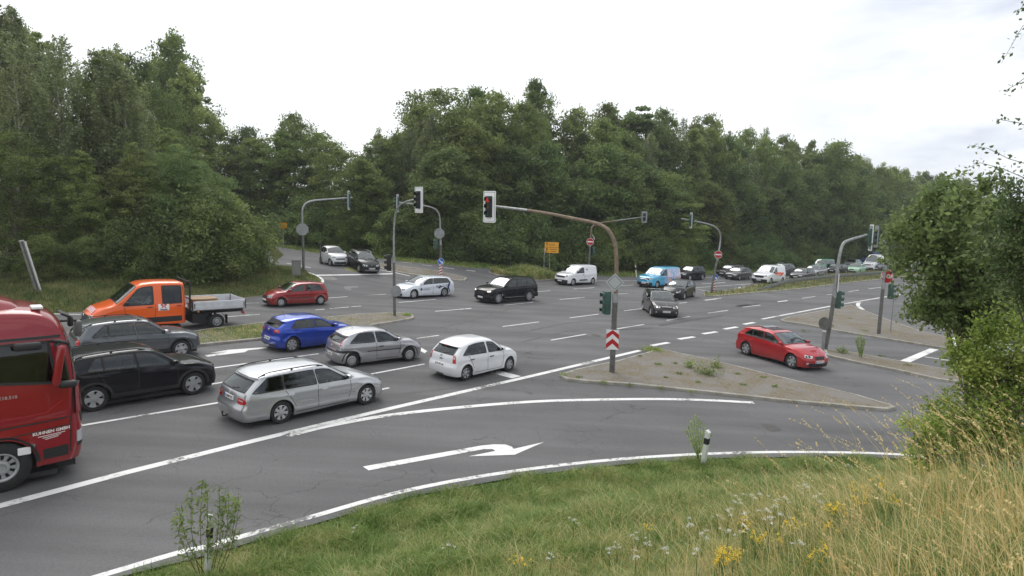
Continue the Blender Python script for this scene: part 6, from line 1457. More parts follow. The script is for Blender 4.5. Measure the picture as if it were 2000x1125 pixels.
# ------------------------------------------------------------------ vegetation
def leaf_mat(name, dark, light, trans=.35, scale=.35, hue=.012, dry=None):
    m = bpy.data.materials.new(name); m.use_nodes = True; t = m.node_tree; L = t.links; b = t.nodes['Principled BSDF']; b.inputs['Roughness'].default_value = .55; b.inputs['Specular IOR Level'].default_value = .35
    tc = t.nodes.new('ShaderNodeTexCoord'); oi = t.nodes.new('ShaderNodeObjectInfo')
    ad = t.nodes.new('ShaderNodeVectorMath'); ad.operation = 'ADD'; L.new(tc.outputs['Object'], ad.inputs[0]); L.new(oi.outputs['Location'], ad.inputs[1])
    nz = t.nodes.new('ShaderNodeTexNoise'); nz.inputs['Scale'].default_value = scale; nz.inputs['Detail'].default_value = 4; nz.inputs['Roughness'].default_value = .65; L.new(ad.outputs[0], nz.inputs[0])
    cr = t.nodes.new('ShaderNodeValToRGB'); e = cr.color_ramp.elements; e[0].position = .34; e[0].color = (*dark, 1); e[1].position = .66; e[1].color = (*light, 1); L.new(nz.outputs[0], cr.inputs[0])
    hs = t.nodes.new('ShaderNodeHueSaturation'); L.new(cr.outputs[0], hs.inputs['Color'])
    mr = t.nodes.new('ShaderNodeMapRange'); mr.inputs[3].default_value = .5-hue; mr.inputs[4].default_value = .5+hue; L.new(oi.outputs['Random'], mr.inputs[0]); L.new(mr.outputs[0], hs.inputs['Hue'])
    g = t.nodes.new('ShaderNodeNewGeometry'); m2 = t.nodes.new('ShaderNodeMapRange'); m2.inputs[3].default_value = .7; m2.inputs[4].default_value = 1.35; L.new(g.outputs['Random Per Island'], m2.inputs[0])
    m3 = t.nodes.new('ShaderNodeMapRange'); m3.inputs[3].default_value = .8; m3.inputs[4].default_value = 1.25; 
    mu = t.nodes.new('ShaderNodeMath'); mu.operation = 'MULTIPLY'; L.new(m2.outputs[0], mu.inputs[0])
    fr = t.nodes.new('ShaderNodeMath'); fr.operation = 'FRACT'; mm = t.nodes.new('ShaderNodeMath'); mm.operation = 'MULTIPLY'; mm.inputs[1].default_value = 7.13; L.new(oi.outputs['Random'], mm.inputs[0]); L.new(mm.outputs[0], fr.inputs[0]); L.new(fr.outputs[0], m3.inputs[0]); L.new(m3.outputs[0], mu.inputs[1])
    L.new(mu.outputs[0], hs.inputs['Value']); L.new(hs.outputs[0], b.inputs['Base Color'])
    tr = t.nodes.new('ShaderNodeBsdfTranslucent'); L.new(hs.outputs[0], tr.inputs[0])
    mx = t.nodes.new('ShaderNodeMixShader'); mx.inputs[0].default_value = trans; o = t.nodes['Material Output']; L.new(b.outputs[0], mx.inputs[1]); L.new(tr.outputs[0], mx.inputs[2]); L.new(mx.outputs[0], o.inputs[0]); return m
LEAF = leaf_mat('leaf_broad', (.105, .150, .042), (.235, .295, .085), .5); LEAF_B = leaf_mat('leaf_birch', (.15, .185, .085), (.28, .32, .15), .5); LEAF_D = leaf_mat('leaf_dark', (.08, .13, .04), (.18, .235, .075), .48)
LEAF_N = leaf_mat('leaf_near', (.075, .125, .045), (.16, .225, .085), scale=1.2); LEAF_A = leaf_mat('leaf_alder', (.14, .21, .07), (.28, .37, .14), .45, scale=1.5); LEAF_Y = leaf_mat('leaf_yellow_green', (.20, .30, .05), (.38, .46, .11), .45, scale=2); LEAF_O = leaf_mat('leaf_olive', (.14, .19, .06), (.28, .335, .11), .5)
BARK = mat('bark', (.10, .085, .065), .9, var=.3, vscale=6, bump=.5); BIRCH = mat('birch_bark', (.38, .37, .33), .8, var=.35, vscale=5)
rng_ = np.random.default_rng(11)
def leaves(centres, sizes, rng, aspect=1.7, up=.35, droop=0):
    """diamond-shaped leaves at the given centres"""
    n = len(centres); d = rng.normal(size=(n, 3)); d[:, 2] -= droop; d /= np.linalg.norm(d, axis=1)[:, None]
    nn = rng.normal(size=(n, 3)); nn[:, 2] = np.abs(nn[:, 2])+up; nn -= (nn*d).sum(1)[:, None]*d; nn /= np.linalg.norm(nn, axis=1)[:, None]
    s = np.cross(nn, d); a = sizes[:, None]
    V = np.stack([centres-d*a*.5*aspect, centres+s*a*.42-nn*a*.08, centres+d*a*.5*aspect, centres-s*a*.42-nn*a*.08], 1).reshape(-1, 3)
    return V, np.arange(4*n).reshape(n, 4)
def crown_points(rng, n, H, r, base, shape, clumps, flat=.85, csize=1.1, hang=0):
    """leaf centres gathered in clumps through an uneven crown"""
    C = []; S = []
    while len(C) < clumps:
        t = rng.uniform(); z = base+(H-base)*t
        if shape == 'round': env = math.sin(math.pi*min(1, (t*.86+.13)))**.6
        elif shape == 'tall': env = (1-t)**.55*(.35+.65*min(1, t*4))+.06
        elif shape == 'bush': env = math.cos(t*math.pi/2*.93)**.6
        elif shape == 'cone': env = (1-t)**.9+.04
        a = rng.uniform(0, 2*math.pi); lob = 1+.22*math.sin(a*3+z*.6+clumps)+.14*math.sin(a*5-z*.9)
        q = rng.uniform()**.45
        if rng.uniform() > env+.25: continue
        rad = r*env*lob*q
        C.append((rad*math.cos(a), rad*math.sin(a), z)); S.append(csize*rng.uniform(.55, 1.25)*(1 if shape != 'tall' else (.6+.5*(1-t))))
    C = np.array(C); S = np.array(S); k = rng.integers(0, clumps, n)
    d = rng.normal(size=(n, 3)); d /= np.linalg.norm(d, axis=1)[:, None]; q = rng.uniform(size=n)**.5
    off = d*q[:, None]*S[k][:, None]; off[:, 2] *= flat; off[:, 2] += np.where(off[:, 2] < 0, -off[:, 2]*.35, 0)
    if hang: off[:, 2] -= np.abs(rng.normal(size=n))*hang; off[:, :2] *= .6
    return C[k]+off, C
def make_tree(seed, H, r, base, shape, n, leaf, clumps, material, bark=BARK, flat=.85, csize=1.1, hang=0, trunk_r=.18):
    rng = np.random.default_rng(seed); P, C = crown_points(rng, n, H, r, base, shape, clumps, flat, csize, hang)
    V, F = leaves(P, leaf*rng.uniform(.6, 1.3, n), rng, droop=.6 if hang else 0)
    o = MB(); pts = [(0, 0, -.3)]; x = y = 0
    for k in range(1, 9): x += rng.uniform(-.15, .15); y += rng.uniform(-.15, .15); pts.append((x, y, H*.93*k/8))
    o.tube(pts, [trunk_r*1.3]+[trunk_r*(1-k/9) for k in range(1, 9)], 7)
    for c in C[rng.integers(0, len(C), 26)]:
        z0 = max(.5, c[2]-rng.uniform(.6, 2.2)); i = min(7, int(z0/(H*.93)*8)); b0 = Vector(pts[i]).lerp(Vector(pts[i+1]), min(1, z0/(H*.93)*8-i)); mid = b0.lerp(Vector(c), .5)+Vector((0, 0, -.15)); o.tube([b0, mid, c], [trunk_r*.35, trunk_r*.22, .015], 5)
    return (V, F, material, o.v, o.f, bark)
TREES = {}
def tree_proto(key, *a, **k):
    V, F, mt_, tv, tf, bark = make_tree(*a, **k)
    me = bpy.data.meshes.new('crown'); me.vertices.add(len(V)); me.vertices.foreach_set('co', V.astype(np.float32).ravel()); me.loops.add(F.size); me.loops.foreach_set('vertex_index', F.astype(np.int32).ravel())
    me.polygons.add(len(F)); me.polygons.foreach_set('loop_start', np.arange(0, F.size, 4, dtype=np.int32)); me.update(calc_edges=True); me.materials.append(mt_)
    mt = bpy.data.meshes.new('trunk'); mt.from_pydata([tuple(v) for v in tv], [], tf); mt.materials.append(bark); mt.polygons.foreach_set('use_smooth', [True]*len(tf))
    TREES[key] = (me, mt, a[1])
def plant(key, name, x, y, height, rz, label, cat, group=None, z=None, wide=1.0):
    me, mt, H = TREES[key]; s = height/H; root = empty(name, (x, y, float(gz(x, y))-.05 if z is None else z), rz, label, cat, group)
    for nm, d in (('crown', me), ('trunk', mt)):
        o = bpy.data.objects.new(nm, d); COL.objects.link(o); o.parent = root; o.scale = (s*wide, s*wide, s)
    return root
K = 1.0
tree_proto('oak1', 1, 16, 4.6, .8, 'round', int(24000*K), .19, 260, LEAF, csize=1.0)
tree_proto('oak2', 2, 16, 4.2, .6, 'round', int(24000*K), .18, 280, LEAF, csize=.95)
tree_proto('ash', 3, 17, 3.8, 1.0, 'tall', int(21000*K), .19, 240, LEAF_O, csize=1.0)
tree_proto('maple', 4, 15, 4.4, .5, 'round', int(24000*K), .20, 260, LEAF_D, csize=1.0)
tree_proto('birch1', 5, 18, 3.2, 2.0, 'tall', int(17000*K), .115, 230, LEAF_B, BIRCH, csize=.75, hang=.8, trunk_r=.13)
tree_proto('birch2', 6, 18, 2.6, 2.5, 'tall', int(12500*K), .11, 200, LEAF_B, BIRCH, csize=.6, hang=.9, trunk_r=.12)
tree_proto('acacia', 7, 16, 5.2, 1.5, 'round', int(22000*K), .17, 90, LEAF, flat=.5, csize=1.5)
tree_proto('pine', 8, 18, 2.6, 8, 'round', int(8000*K), .22, 60, LEAF_D, flat=.4, csize=1.0)
tree_proto('poplar', 9, 17, 2.4, .8, 'tall', int(17000*K), .17, 160, LEAF_O, csize=1.0)
tree_proto('bush1', 10, 4.5, 3.0, .0, 'bush', int(20000*K), .115, 130, LEAF, csize=.9, trunk_r=.07)
tree_proto('bush2', 11, 3.2, 2.6, .0, 'bush', int(16000*K), .10, 110, LEAF_D, csize=.8, trunk_r=.06)
tree_proto('bush3', 12, 5.5, 2.8, .0, 'bush', int(20000*K), .115, 130, LEAF_O, csize=.9, trunk_r=.07)

tree_proto('fine_oak', 21, 16, 4.6, .4, 'round', 38000, .125, 380, LEAF, csize=.8); tree_proto('fine_maple', 22, 15, 4.4, .3, 'round', 38000, .125, 360, LEAF_D, csize=.8)
tree_proto('fine_ash', 23, 17, 3.8, .6, 'tall', 32000, .12, 340, LEAF_O, csize=.75); tree_proto('fine_poplar', 24, 17, 2.6, .6, 'tall', 26000, .115, 260, LEAF_O, csize=.65)
TOPS = [(-200, 60), (0, 40), (45, 50), (95, 88), (150, 110), (190, 85), (240, 105), (290, 85), (335, 92), (370, 95), (392, 190), (410, 245), (430, 270), (455, 275), (490, 252), (530, 275), (580, 228), (620, 262), (655, 250), (690, 235), (720, 265), (742, 250), (765, 300), (795, 235), (850, 178), (900, 190), (960, 198), (1040, 172), (1070, 210), (1110, 222), (1150, 200), (1200, 215), (1245, 215), (1290, 238), (1350, 225), (1400, 252), (1450, 262), (1500, 262), (1560, 290), (1620, 285), (1660, 315), (1700, 320), (1750, 335), (1850, 352), (1950, 385), (2100, 410)]
LTOPS = [(-300, 40), (0, 40), (45, 50), (95, 88), (150, 110), (190, 85), (240, 105), (290, 85), (335, 92), (372, 95), (392, 180), (410, 230), (440, 275), (470, 320), (495, 380), (520, 440), (560, 520)]
def top_y(px, T): return float(np.interp(px, [p[0] for p in T], [p[1] for p in T]))
def height_for(x, y, T, frac=1.0):
    z0 = float(gz(x, y)); px, _ = proj((x, y, z0)); ty = top_y(px, T); d = ray(px, ty); zt = CAM.z+d.z*(y/d.y); return max(3, (zt-z0)*frac), px
def along(P, step):
    P = [Vector(p) for p in P]; o = []; need = 0
    for a, b in zip(P[:-1], P[1:]):
        L_ = (b-a).length; t = need
        while t < L_: o.append((a.lerp(b, t/L_), (b-a).normalized())); t += step
        need = t-L_
    return o
rr = random.Random(5)
# the wood behind the far side of the junction
edgeW = [g2(*p) for p in [(470, 478), (520, 478), (608, 491.5), (720, 501.5), (800, 511.5), (920, 522.5), (1047, 530.5), (1167, 537), (1300, 538.5), (1424, 532.5), (1560, 526), (1760, 519)]]
dlast = (Vector(edgeW[-1])-Vector(edgeW[-2])).normalized(); edgeW.append(tuple(Vector(edgeW[-1])+dlast*110))
KINDS = {'oak1': ('broadleaf_tree', 'round-crowned broadleaf tree in the wood beyond the junction'), 'oak2': ('broadleaf_tree', 'bushy broadleaf tree in the wood beyond the junction'), 'ash': ('broadleaf_tree', 'olive green pointed tree in the wood beyond the junction'),
         'maple': ('broadleaf_tree', 'dark green dense tree in the wood beyond the junction'), 'birch1': ('birch_tree', 'loose pale birch tree in the wood beyond the junction'), 'poplar': ('broadleaf_tree', 'narrow olive tree in the wood beyond the junction'), 'acacia': ('broadleaf_tree', 'spreading layered tree in the wood beyond the junction'), 'birch2': ('birch_tree', 'thin airy birch in the wood beyond the junction')}
def row(E, off, step, keys, T, fr, G_, desc, jit=1.2, cond=None, kinds=None):
    for p, d in along(E, step):
        nn = Vector((-d.y, d.x)); q = p+nn*(off+rr.uniform(-jit, jit))+d*rr.uniform(-jit, jit)
        if cond and not cond(q): continue
        key = rr.choice(keys); h, px = height_for(q.x, q.y, T, rr.uniform(*fr))
        if px < -250 or px > 2150: continue
        nm, lab = (kinds or KINDS)[key]; h0 = TREES[key][2]
        plant(key, nm, q.x, q.y, min(h, 27), rr.uniform(0, 6.28), lab, 'tree', G_, wide=max(.75, min(1.35, 1.15*h0/h)))
row(edgeW, 19, 6.5, ['oak1', 'oak2', 'ash', 'birch1', 'poplar', 'oak2'], TOPS, (.97, 1.06), 'trees of the wood beyond the junction', 'back')
row([(edgeW[0][0]-22, edgeW[0][1]+6)]+edgeW[:4], 15, 4.5, ['oak1', 'maple', 'oak2'], TOPS, (.9, .98), 'trees of the wood beyond the junction', 'fill')
row(edgeW, 12.5, 5.5, ['oak1', 'oak2', 'maple', 'ash', 'birch1', 'oak1'], TOPS, (.84, .97), 'trees of the wood beyond the junction', 'mid')
row(edgeW, 7.5, 4.8, ['maple', 'oak2', 'oak1', 'acacia', 'maple'], TOPS, (.58, .8), 'trees of the wood beyond the junction', 'front')
BK = {'bush1': ('bush', 'leafy green bush along the foot of the wood'), 'bush2': ('bush', 'low dark bush along the foot of the wood'), 'bush3': ('bush', 'olive bush along the foot of the wood')}
def bushes(E, off, step, hr, G_, cond=None, kinds=BK):
    for p, d in along(E, step):
        nn = Vector((-d.y, d.x)); q = p+nn*(off+rr.uniform(-.6, .6))
        if cond and not cond(q): continue
        key = rr.choice(['bush1', 'bush2', 'bush2', 'bush3']); nm, lab = kinds[key]; plant(key, nm, q.x, q.y, rr.uniform(*hr), rr.uniform(0, 6.28), lab, 'bush', G_, wide=1.1)
bushes(edgeW, 4.6, 3.4, (2.6, 5.5), 'bushes along the foot of the wood')
# landmarks in its skyline
def landmark(key, name, px, py, depth, label, wide=1.0):
    b = at_depth(px, 500, depth); x, y = b.x, b.y; h, _ = height_for(x, y, [(0, py), (2000, py)]); plant(key, name, x, y, h, px*.01, label, 'tree', wide=wide)
landmark('acacia', 'broadleaf_tree', 858, 176, 84, 'tall layered tree rising highest behind the white estate car', 1.15)
landmark('birch1', 'birch_tree', 1040, 168, 92, 'pale feathery birch top standing highest above the main mast arm', 1.1)
landmark('pine', 'pine_tree', 1245, 208, 96, 'dark pine crown poking out above the paler trees', 1.3)
landmark('oak1', 'broadleaf_tree', 580, 226, 84, 'dense rounded tree peak above the octagonal sign at the left', .95)
landmark('poplar', 'broadleaf_tree', 742, 246, 84, 'thin pointed tree top right of the arm of the left verge mast', .7)
landmark('maple', 'broadleaf_tree', 490, 250, 88, 'dark tree top in the gap between the left trees and the wood', .9)
landmark('poplar', 'broadleaf_tree', 1350, 222, 100, 'slender pointed tree top right of the dark pine', .9)
landmark('maple', 'broadleaf_tree', 1618, 280, 118, 'dark wind-swept crown low in the far right skyline', .9)
# the nearer wood on the left
edgeL = [g2(*p) for p in [(-420, 640), (0, 572), (160, 566), (330, 556), (440, 547), (490, 532), (518, 510)]]
edgeL.append((edgeL[-1][0]-7, edgeL[-1][1]+14))
for a_, b_ in (('fine_oak', 'oak1'), ('fine_maple', 'maple'), ('fine_ash', 'ash'), ('fine_poplar', 'poplar')): KINDS[a_] = KINDS[b_]
LK = {k: (v[0], v[1].replace('wood beyond the junction', 'near wood on the left')) for k, v in KINDS.items()}
def roadclear(q, lim=400):
    # keep the side road free
    px, py = proj((q.x, q.y, float(gz(q.x, q.y)))); return px < lim
row(edgeL, 17, 5.5, ['birch1', 'birch2', 'birch1', 'fine_ash', 'fine_poplar'], LTOPS, (1.02, 1.15), 'trees of the near wood on the left', 'back', cond=roadclear, kinds=LK)
row(edgeL, 10.5, 4.5, ['birch1', 'birch2', 'fine_ash', 'fine_poplar', 'birch2', 'fine_oak'], LTOPS, (.92, 1.08), 'trees of the near wood on the left', 'mid', cond=roadclear, kinds=LK)
row(edgeL, 6, 4.4, ['fine_maple', 'fine_oak', 'fine_ash', 'fine_oak'], LTOPS, (.5, .66), 'trees of the near wood on the left', 'front', cond=roadclear, kinds=LK)
BL = {k: (v[0], v[1].replace('foot of the wood', 'foot of the near wood on the left')) for k, v in BK.items()}
bushes(edgeL, 2.6, 2.6, (2.2, 4.4), 'bushes at the foot of the near left wood', kinds=BL, cond=lambda q: roadclear(q, 425))
bushes(edgeL[3:], 1.2, 2.0, (2.0, 3.2), 'bushes at the foot of the near left wood', kinds=BL, cond=lambda q: roadclear(q, 440))
for px, py, hh, key in ((425, 552, 4.6, 'bush3'), (440, 540, 5.0, 'bush1'), (452, 526, 4.2, 'bush3'), (418, 534, 5.0, 'bush2'), (465, 520, 3.0, 'bush2')):
    q = G(px, py); plant(key, 'bush', q.x-1.0, q.y+1.2, hh, px, 'light green bush at the corner where the side road leaves the left wood', 'bush', 'corner bushes by the side road', wide=1.1)

# ---- near shrubs at the right edge
def near_shrub(name, label, blobs, n, leaf, material, base, seed, twigs=30, cat='tree', tr_=.022):
    """blobs: (centre, radii, weight) in world space"""
    rng = np.random.default_rng(seed); root = empty(name, base, label=label, cat=cat); B = np.array(base)
    wts = np.array([b[2] for b in blobs], float); wts /= wts.sum(); P = []; tw = MB(); ends = []
    for (c, r, _), w_ in zip(blobs, wts):
        k = int(n*w_); nc = max(8, int(k/70)); d = rng.normal(size=(nc, 3)); d /= np.linalg.norm(d, axis=1)[:, None]; q = rng.uniform(.25, 1.08, nc)**.6
        C = np.array(c)+d*q[:, None]*np.array(r); j = rng.integers(0, nc, k); t = rng.uniform(-1, 1, k)
        # twigs carry the leaves: each clump is a short spray along an outward direction
        D = d+rng.normal(size=(nc, 3))*.35+np.array([0, 0, .15]); D /= np.linalg.norm(D, axis=1)[:, None]; ln = rng.uniform(.25, .6, nc)*np.mean(r)*.6
        P.append(C[j]+D[j]*(t*ln[j])[:, None]+rng.normal(size=(k, 3))*(.055+.05*np.mean(r)))
        for a in range(0, nc, 2): tw.tube([Vector(C[a]-D[a]*ln[a]*1.2-B), Vector(C[a]-B), Vector(C[a]+D[a]*ln[a]-B)], [.008, .006, .003], 4, False); ends.append(C[a]-D[a]*ln[a]*1.2)
    P = np.concatenate(P); V, F = leaves(P-B, leaf*rng.uniform(.6, 1.25, len(P)), rng, aspect=1.5, up=.5)
    np_mesh('foliage', V, F, material, root)
    trunk = Vector(base); top = Vector(blobs[0][0])
    for q_ in range(4): tw.tube([(rng.normal()*.08, rng.normal()*.08, -.2), (top-trunk)*.5+Vector(rng.normal(size=3)*.15), (top-trunk)+Vector(rng.normal(size=3)*.3)], [tr_, tr_*.7, tr_*.3], 7)
    for e_ in ends[::max(1, len(ends)//twigs)]:
        e_ = Vector(e_); s0 = trunk.lerp(top, rng.uniform(.35, .95)); tw.tube([s0-trunk, s0.lerp(e_, .5)-trunk+Vector((0, 0, .05)), e_-trunk], [.025, .016, .007], 5, False)
    tw.build('branches', BARK, root); return root
def W(px, py, y): p = at_depth(px, py, y); return (p.x, p.y, p.z)
bx, by = 9.6, 12.6; base = (bx, by, float(gz(bx, by)))
near_shrub('alder_tree', 'leafy round-leaved tree filling the right edge above the paved island', [(W(1890, 500, 12.5), (1.25, 1.2, 1.25), 5), (W(1822, 470, 12.2), (.62, .8, .95), 1.7), (W(1835, 600, 12.2), (.5, .6, .5), 1.0), (W(1870, 600, 12), (.6, .6, .42), 1.0), (W(1990, 480, 12.8), (1.2, 1.2, 1.5), 4.5), (W(1975, 590, 12.2), (1.1, .9, .7), 3), (W(1845, 390, 12.5), (.55, .6, .42), .7), (W(1930, 390, 12.7), (.35, .4, .5), .35)], 23000, .075, LEAF_A, base, 21, 60, tr_=.05)
bx, by = 7.6, 9.2; base = (bx, by, float(gz(bx, by)))
near_shrub('hazel_bush', 'yellow-green bush below the round-leaved tree at the right edge', [(W(1945, 735, 9.3), (.62, .6, .55), 3), (W(2000, 690, 9.2), (.7, .6, .72), 3.6), (W(1905, 700, 9.4), (.32, .4, .35), .8), (W(1875, 800, 9.3), (.38, .5, .28), .7), (W(1940, 655, 9.4), (.25, .3, .25), .5), (W(1960, 810, 9.0), (.9, .5, .45), 2.6), (W(1900, 860, 8.9), (.75, .5, .35), 2.2), (W(1980, 900, 8.6), (.7, .5, .4), 2.2), (W(1862, 850, 9.2), (.35, .4, .22), .6)], 21000, .042, LEAF_Y, base, 22, 40, 'bush')
bx, by = 6.9, 9.8; base = (bx, by, float(gz(bx, by)))
near_shrub('rose_bush', 'sparse thorny twigs with small leaves reaching out over the lane', [(W(1800, 825, 9.8), (.36, .3, .14), 1), (W(1835, 860, 9.6), (.45, .3, .32), 3), (W(1800, 900, 9.4), (.4, .3, .15), 1)], 2600, .040, LEAF_Y, base, 23, 14, 'bush', tr_=.006)
bx, by = 7.9, 8.2; base = (bx, by, float(gz(bx, by)))
near_shrub('birch_sapling', 'young birch with thin hanging twigs at the upper right corner', [(W(2020, 470, 8.6), (.55, .4, .9), 6), (W(1992, 400, 8.6), (.2, .3, .45), 1)], 7500, .04, LEAF_N, base, 24, 30, 'tree')
# thin outer twigs of the sapling
o = [q for q in bpy.data.objects if q.name.startswith('birch_sapling')][0]; tb = MB(); lp = []; rng = np.random.default_rng(8)
for path in ([(2030, 60), (1998, 50), (1975, 90), (1955, 125)], [(2030, 130), (1985, 165), (1962, 178)], [(2040, 260), (1990, 240), (1945, 232)], [(2040, 330), (1970, 310), (1930, 290), (1892, 283)], [(2030, 360), (1960, 330), (1915, 318), (1885, 330)], [(1990, 420), (1960, 370), (1952, 330)], [(2040, 20), (2005, 0), (1985, 30)]):
    pts = [Vector(W(a, b, 8.5)) for a, b in path]; tb.tube([p-o.location for p in pts], [.006, .004, .003, .0015][:len(pts)], 4, False)
    for a, b in zip(pts[:-1], pts[1:]):
        for k in range(11): lp.append(a.lerp(b, rng.uniform())+Vector(rng.normal(size=3)*.035))
V, F = leaves(np.array([p-o.location for p in lp]), rng.uniform(.03, .05, len(lp)), rng, 1.4, .2); np_mesh('outer_leaves', V, F, LEAF_N, o); tb.build('outer_twigs', BARK, o)['kind'] = 'stuff'

# ---- leafy shoots around the left marker post, weeds
def shoots(name, label, base, stems, leafn, leaf, material, seed, stemm, narrow=2.6):
    rng = np.random.default_rng(seed); root = empty(name, base, label=label, cat='weed'); tb = MB(); P = []; 
    for s in stems:
        pts = [Vector(p)-Vector(base) for p in s]; L_ = [pts[0].lerp(pts[-1], t)+(pts[len(pts)//2]-pts[0].lerp(pts[-1], .5))*4*t*(1-t) for t in np.linspace(0, 1, 9)]
        tb.tube(L_, [.007-.005*t for t in np.linspace(0, 1, 9)], 5, False)
        for k in range(leafn):
            t = rng.uniform(.12, 1)**.8; i = min(7, int(t*8)); p = L_[i].lerp(L_[i+1], t*8-i); P.append(p+Vector(rng.normal(size=3)*(.055 if leaf > .03 else .02)*(1.2-t*.5)))
    V, F = leaves(np.array(P), leaf*rng.uniform(.6, 1.3, len(P)), rng, narrow, .1, .3); np_mesh('leaves', V, F, material, root); tb.build('stems', stemm, root); return root
STEM_R = mat('stem_brown', (.10, .055, .03), .8); STEM_G = mat('stem_green', (.08, .15, .03), .7)
b = G(408, 1128, gz); sy = b.y
st = [[tuple(G(x0, 1120, gz)), W((x0+x1)/2+dx, (1120+y1)/2, sy), W(x1, y1, sy+dy)] for x0, x1, y1, dx, dy in ((390, 375, 960, -8, 0), (395, 395, 938, -3, .1), (412, 428, 950, 6, .1), (420, 445, 950, 10, 0), (425, 460, 970, 10, -.1), (432, 466, 960, 10, .1), (400, 350, 990, -10, 0), (385, 342, 1010, -6, .1), (415, 436, 975, 4, .15), (405, 405, 960, 0, -.1))]
shoots('willowherb', 'tall leafy shoots growing around the marker post at the bottom left', tuple(b), st, 78, .040, LEAF_A, 31, STEM_R, 3.0)
b = G(1366, 900, gz)
st = [[tuple(b+Vector((rr.uniform(-.1, .1), rr.uniform(-.05, .05), 0))), W(1362+dx*.6, 860, b.y), W(1360+dx, 808+abs(dx)*1.4, b.y)] for dx in (-16, -10, -5, -1, 4, 9, 15, 24, -22, 30)]
shoots('horsetail', 'feathery bright green weeds beside the banded marker post', tuple(b), st, 120, .016, LEAF_Y, 32, STEM_G, 4.5)
b = G(1682, 702)
st = [[tuple(b+Vector((rr.uniform(-.15, .15), rr.uniform(-.1, .1), 0))), W(1681+dx*.6, 680, b.y), W(1680+dx, 652+abs(dx)*1.2, b.y)] for dx in (-9, -6, -3, 0, 3, 6, 9)]
shoots('horsetail', 'tuft of upright green stems on the paved strip', tuple(b), st, 120, .022, LEAF_Y, 33, STEM_G, 4.5)
def weed(px, py, w_, h_, n, seed, label, material=LEAF_O, leaf=.05, group=None):
    b = G(px, py); s = b.length/CF; rng = np.random.default_rng(seed); z = float(gr(b.x, b.y))+.1
    root = empty('weed', (b.x, b.y, z), label=label, cat='weed', group=group); P = rng.normal(size=(n, 3))*np.array([w_*s*.32, w_*s*.32, h_*s*.3]); P[:, 2] = np.abs(P[:, 2])
    V, F = leaves(P, leaf*rng.uniform(.5, 1.3, n), rng, 2.2, .1); np_mesh('leaves', V, F, material, root); tb = MB()
    for k in range(0, n, 14): tb.tube([(0, 0, -.05), P[k]*.5, P[k]], [.006, .004, .002], 4, False)
    tb.build('stems', STEM_G, root)
weed(1380, 735, 38, 30, 420, 1, 'largest green weed clump in the middle of the front island')
weed(1346, 722, 16, 28, 200, 2, 'small weed clump left of the largest one on the front island')
weed(1398, 722, 18, 26, 200, 3, 'upright weed clump right behind the largest one on the front island')
weed(1273, 687, 34, 7, 450, 4, 'bright green grass patch at the upper tip of the front island', LEAF_Y, .04)
weed(1645, 693, 16, 20, 200, 5, 'small weed clump beside the leaning mast on the paved strip')
weed(795, 619, 14, 8, 240, 6, 'bright green tuft on the tip of the grassy median', LEAF_Y, .04)
for k, (px, py, w_, h_) in enumerate([(1326, 735, 14, 8), (1286, 716, 14, 6), (1300, 742, 10, 7), (1318, 714, 10, 7), (1452, 757, 12, 7), (1512, 760, 12, 8), (1250, 700, 12, 5), (1364, 752, 10, 6), (1440, 735, 12, 6), (1490, 742, 12, 5), (1130, 742, 16, 9), (1180, 752, 14, 6), (1230, 757, 16, 6), (1290, 764, 16, 6), (1350, 771, 14, 6), (1100, 738, 14, 9), (1570, 650, 14, 6), (1625, 640, 16, 7), (1690, 650, 16, 6), (1660, 625, 12, 5), (1720, 700, 12, 6), (1775, 718, 12, 6), (1600, 632, 14, 5)]):
    weed(px, py, w_*.8, h_*.7, 45, 40+k, 'small low weed tuft in the paving of an island', group='small weed tufts on the paved islands', leaf=.04)

# ---- grasses
def grass_mat(name, c0, c1, c2, scale=.5):
    m = bpy.data.materials.new(name); m.use_nodes = True; t = m.node_tree; L = t.links; b = t.nodes['Principled BSDF']; b.inputs['Roughness'].default_value = .6
    g = t.nodes.new('ShaderNodeNewGeometry'); nz = t.nodes.new('ShaderNodeTexNoise'); nz.inputs['Scale'].default_value = scale; nz.inputs['Detail'].default_value = 5; L.new(g.outputs['Position'], nz.inputs[0])
    ad = t.nodes.new('ShaderNodeMath'); ad.operation = 'MULTIPLY_ADD'; L.new(g.outputs['Random Per Island'], ad.inputs[0]); ad.inputs[1].default_value = .45; L.new(nz.outputs[0], ad.inputs[2])
    cr = t.nodes.new('ShaderNodeValToRGB'); e = cr.color_ramp.elements; e[0].position = .45; e[0].color = (*c0, 1); e[1].position = .95; e[1].color = (*c2, 1); el = cr.color_ramp.elements.new(.7); el.color = (*c1, 1); L.new(ad.outputs[0], cr.inputs[0]); L.new(cr.outputs[0], b.inputs['Base Color'])
    tr = t.nodes.new('ShaderNodeBsdfTranslucent'); L.new(cr.outputs[0], tr.inputs[0]); mx = t.nodes.new('ShaderNodeMixShader'); mx.inputs[0].default_value = .3; o = t.nodes['Material Output']; L.new(b.outputs[0], mx.inputs[1]); L.new(tr.outputs[0], mx.inputs[2]); L.new(mx.outputs[0], o.inputs[0]); return m
GREEN_G = grass_mat('grass_green', (.09, .175, .028), (.20, .31, .065), (.42, .42, .17), 1.4); MIX_G = grass_mat('grass_mixed', (.10, .20, .035), (.25, .33, .09), (.62, .52, .26), 1.6); DRY_G = grass_mat('grass_dry', (.50, .37, .15), (.74, .57, .26), (.88, .74, .42), 1.0)
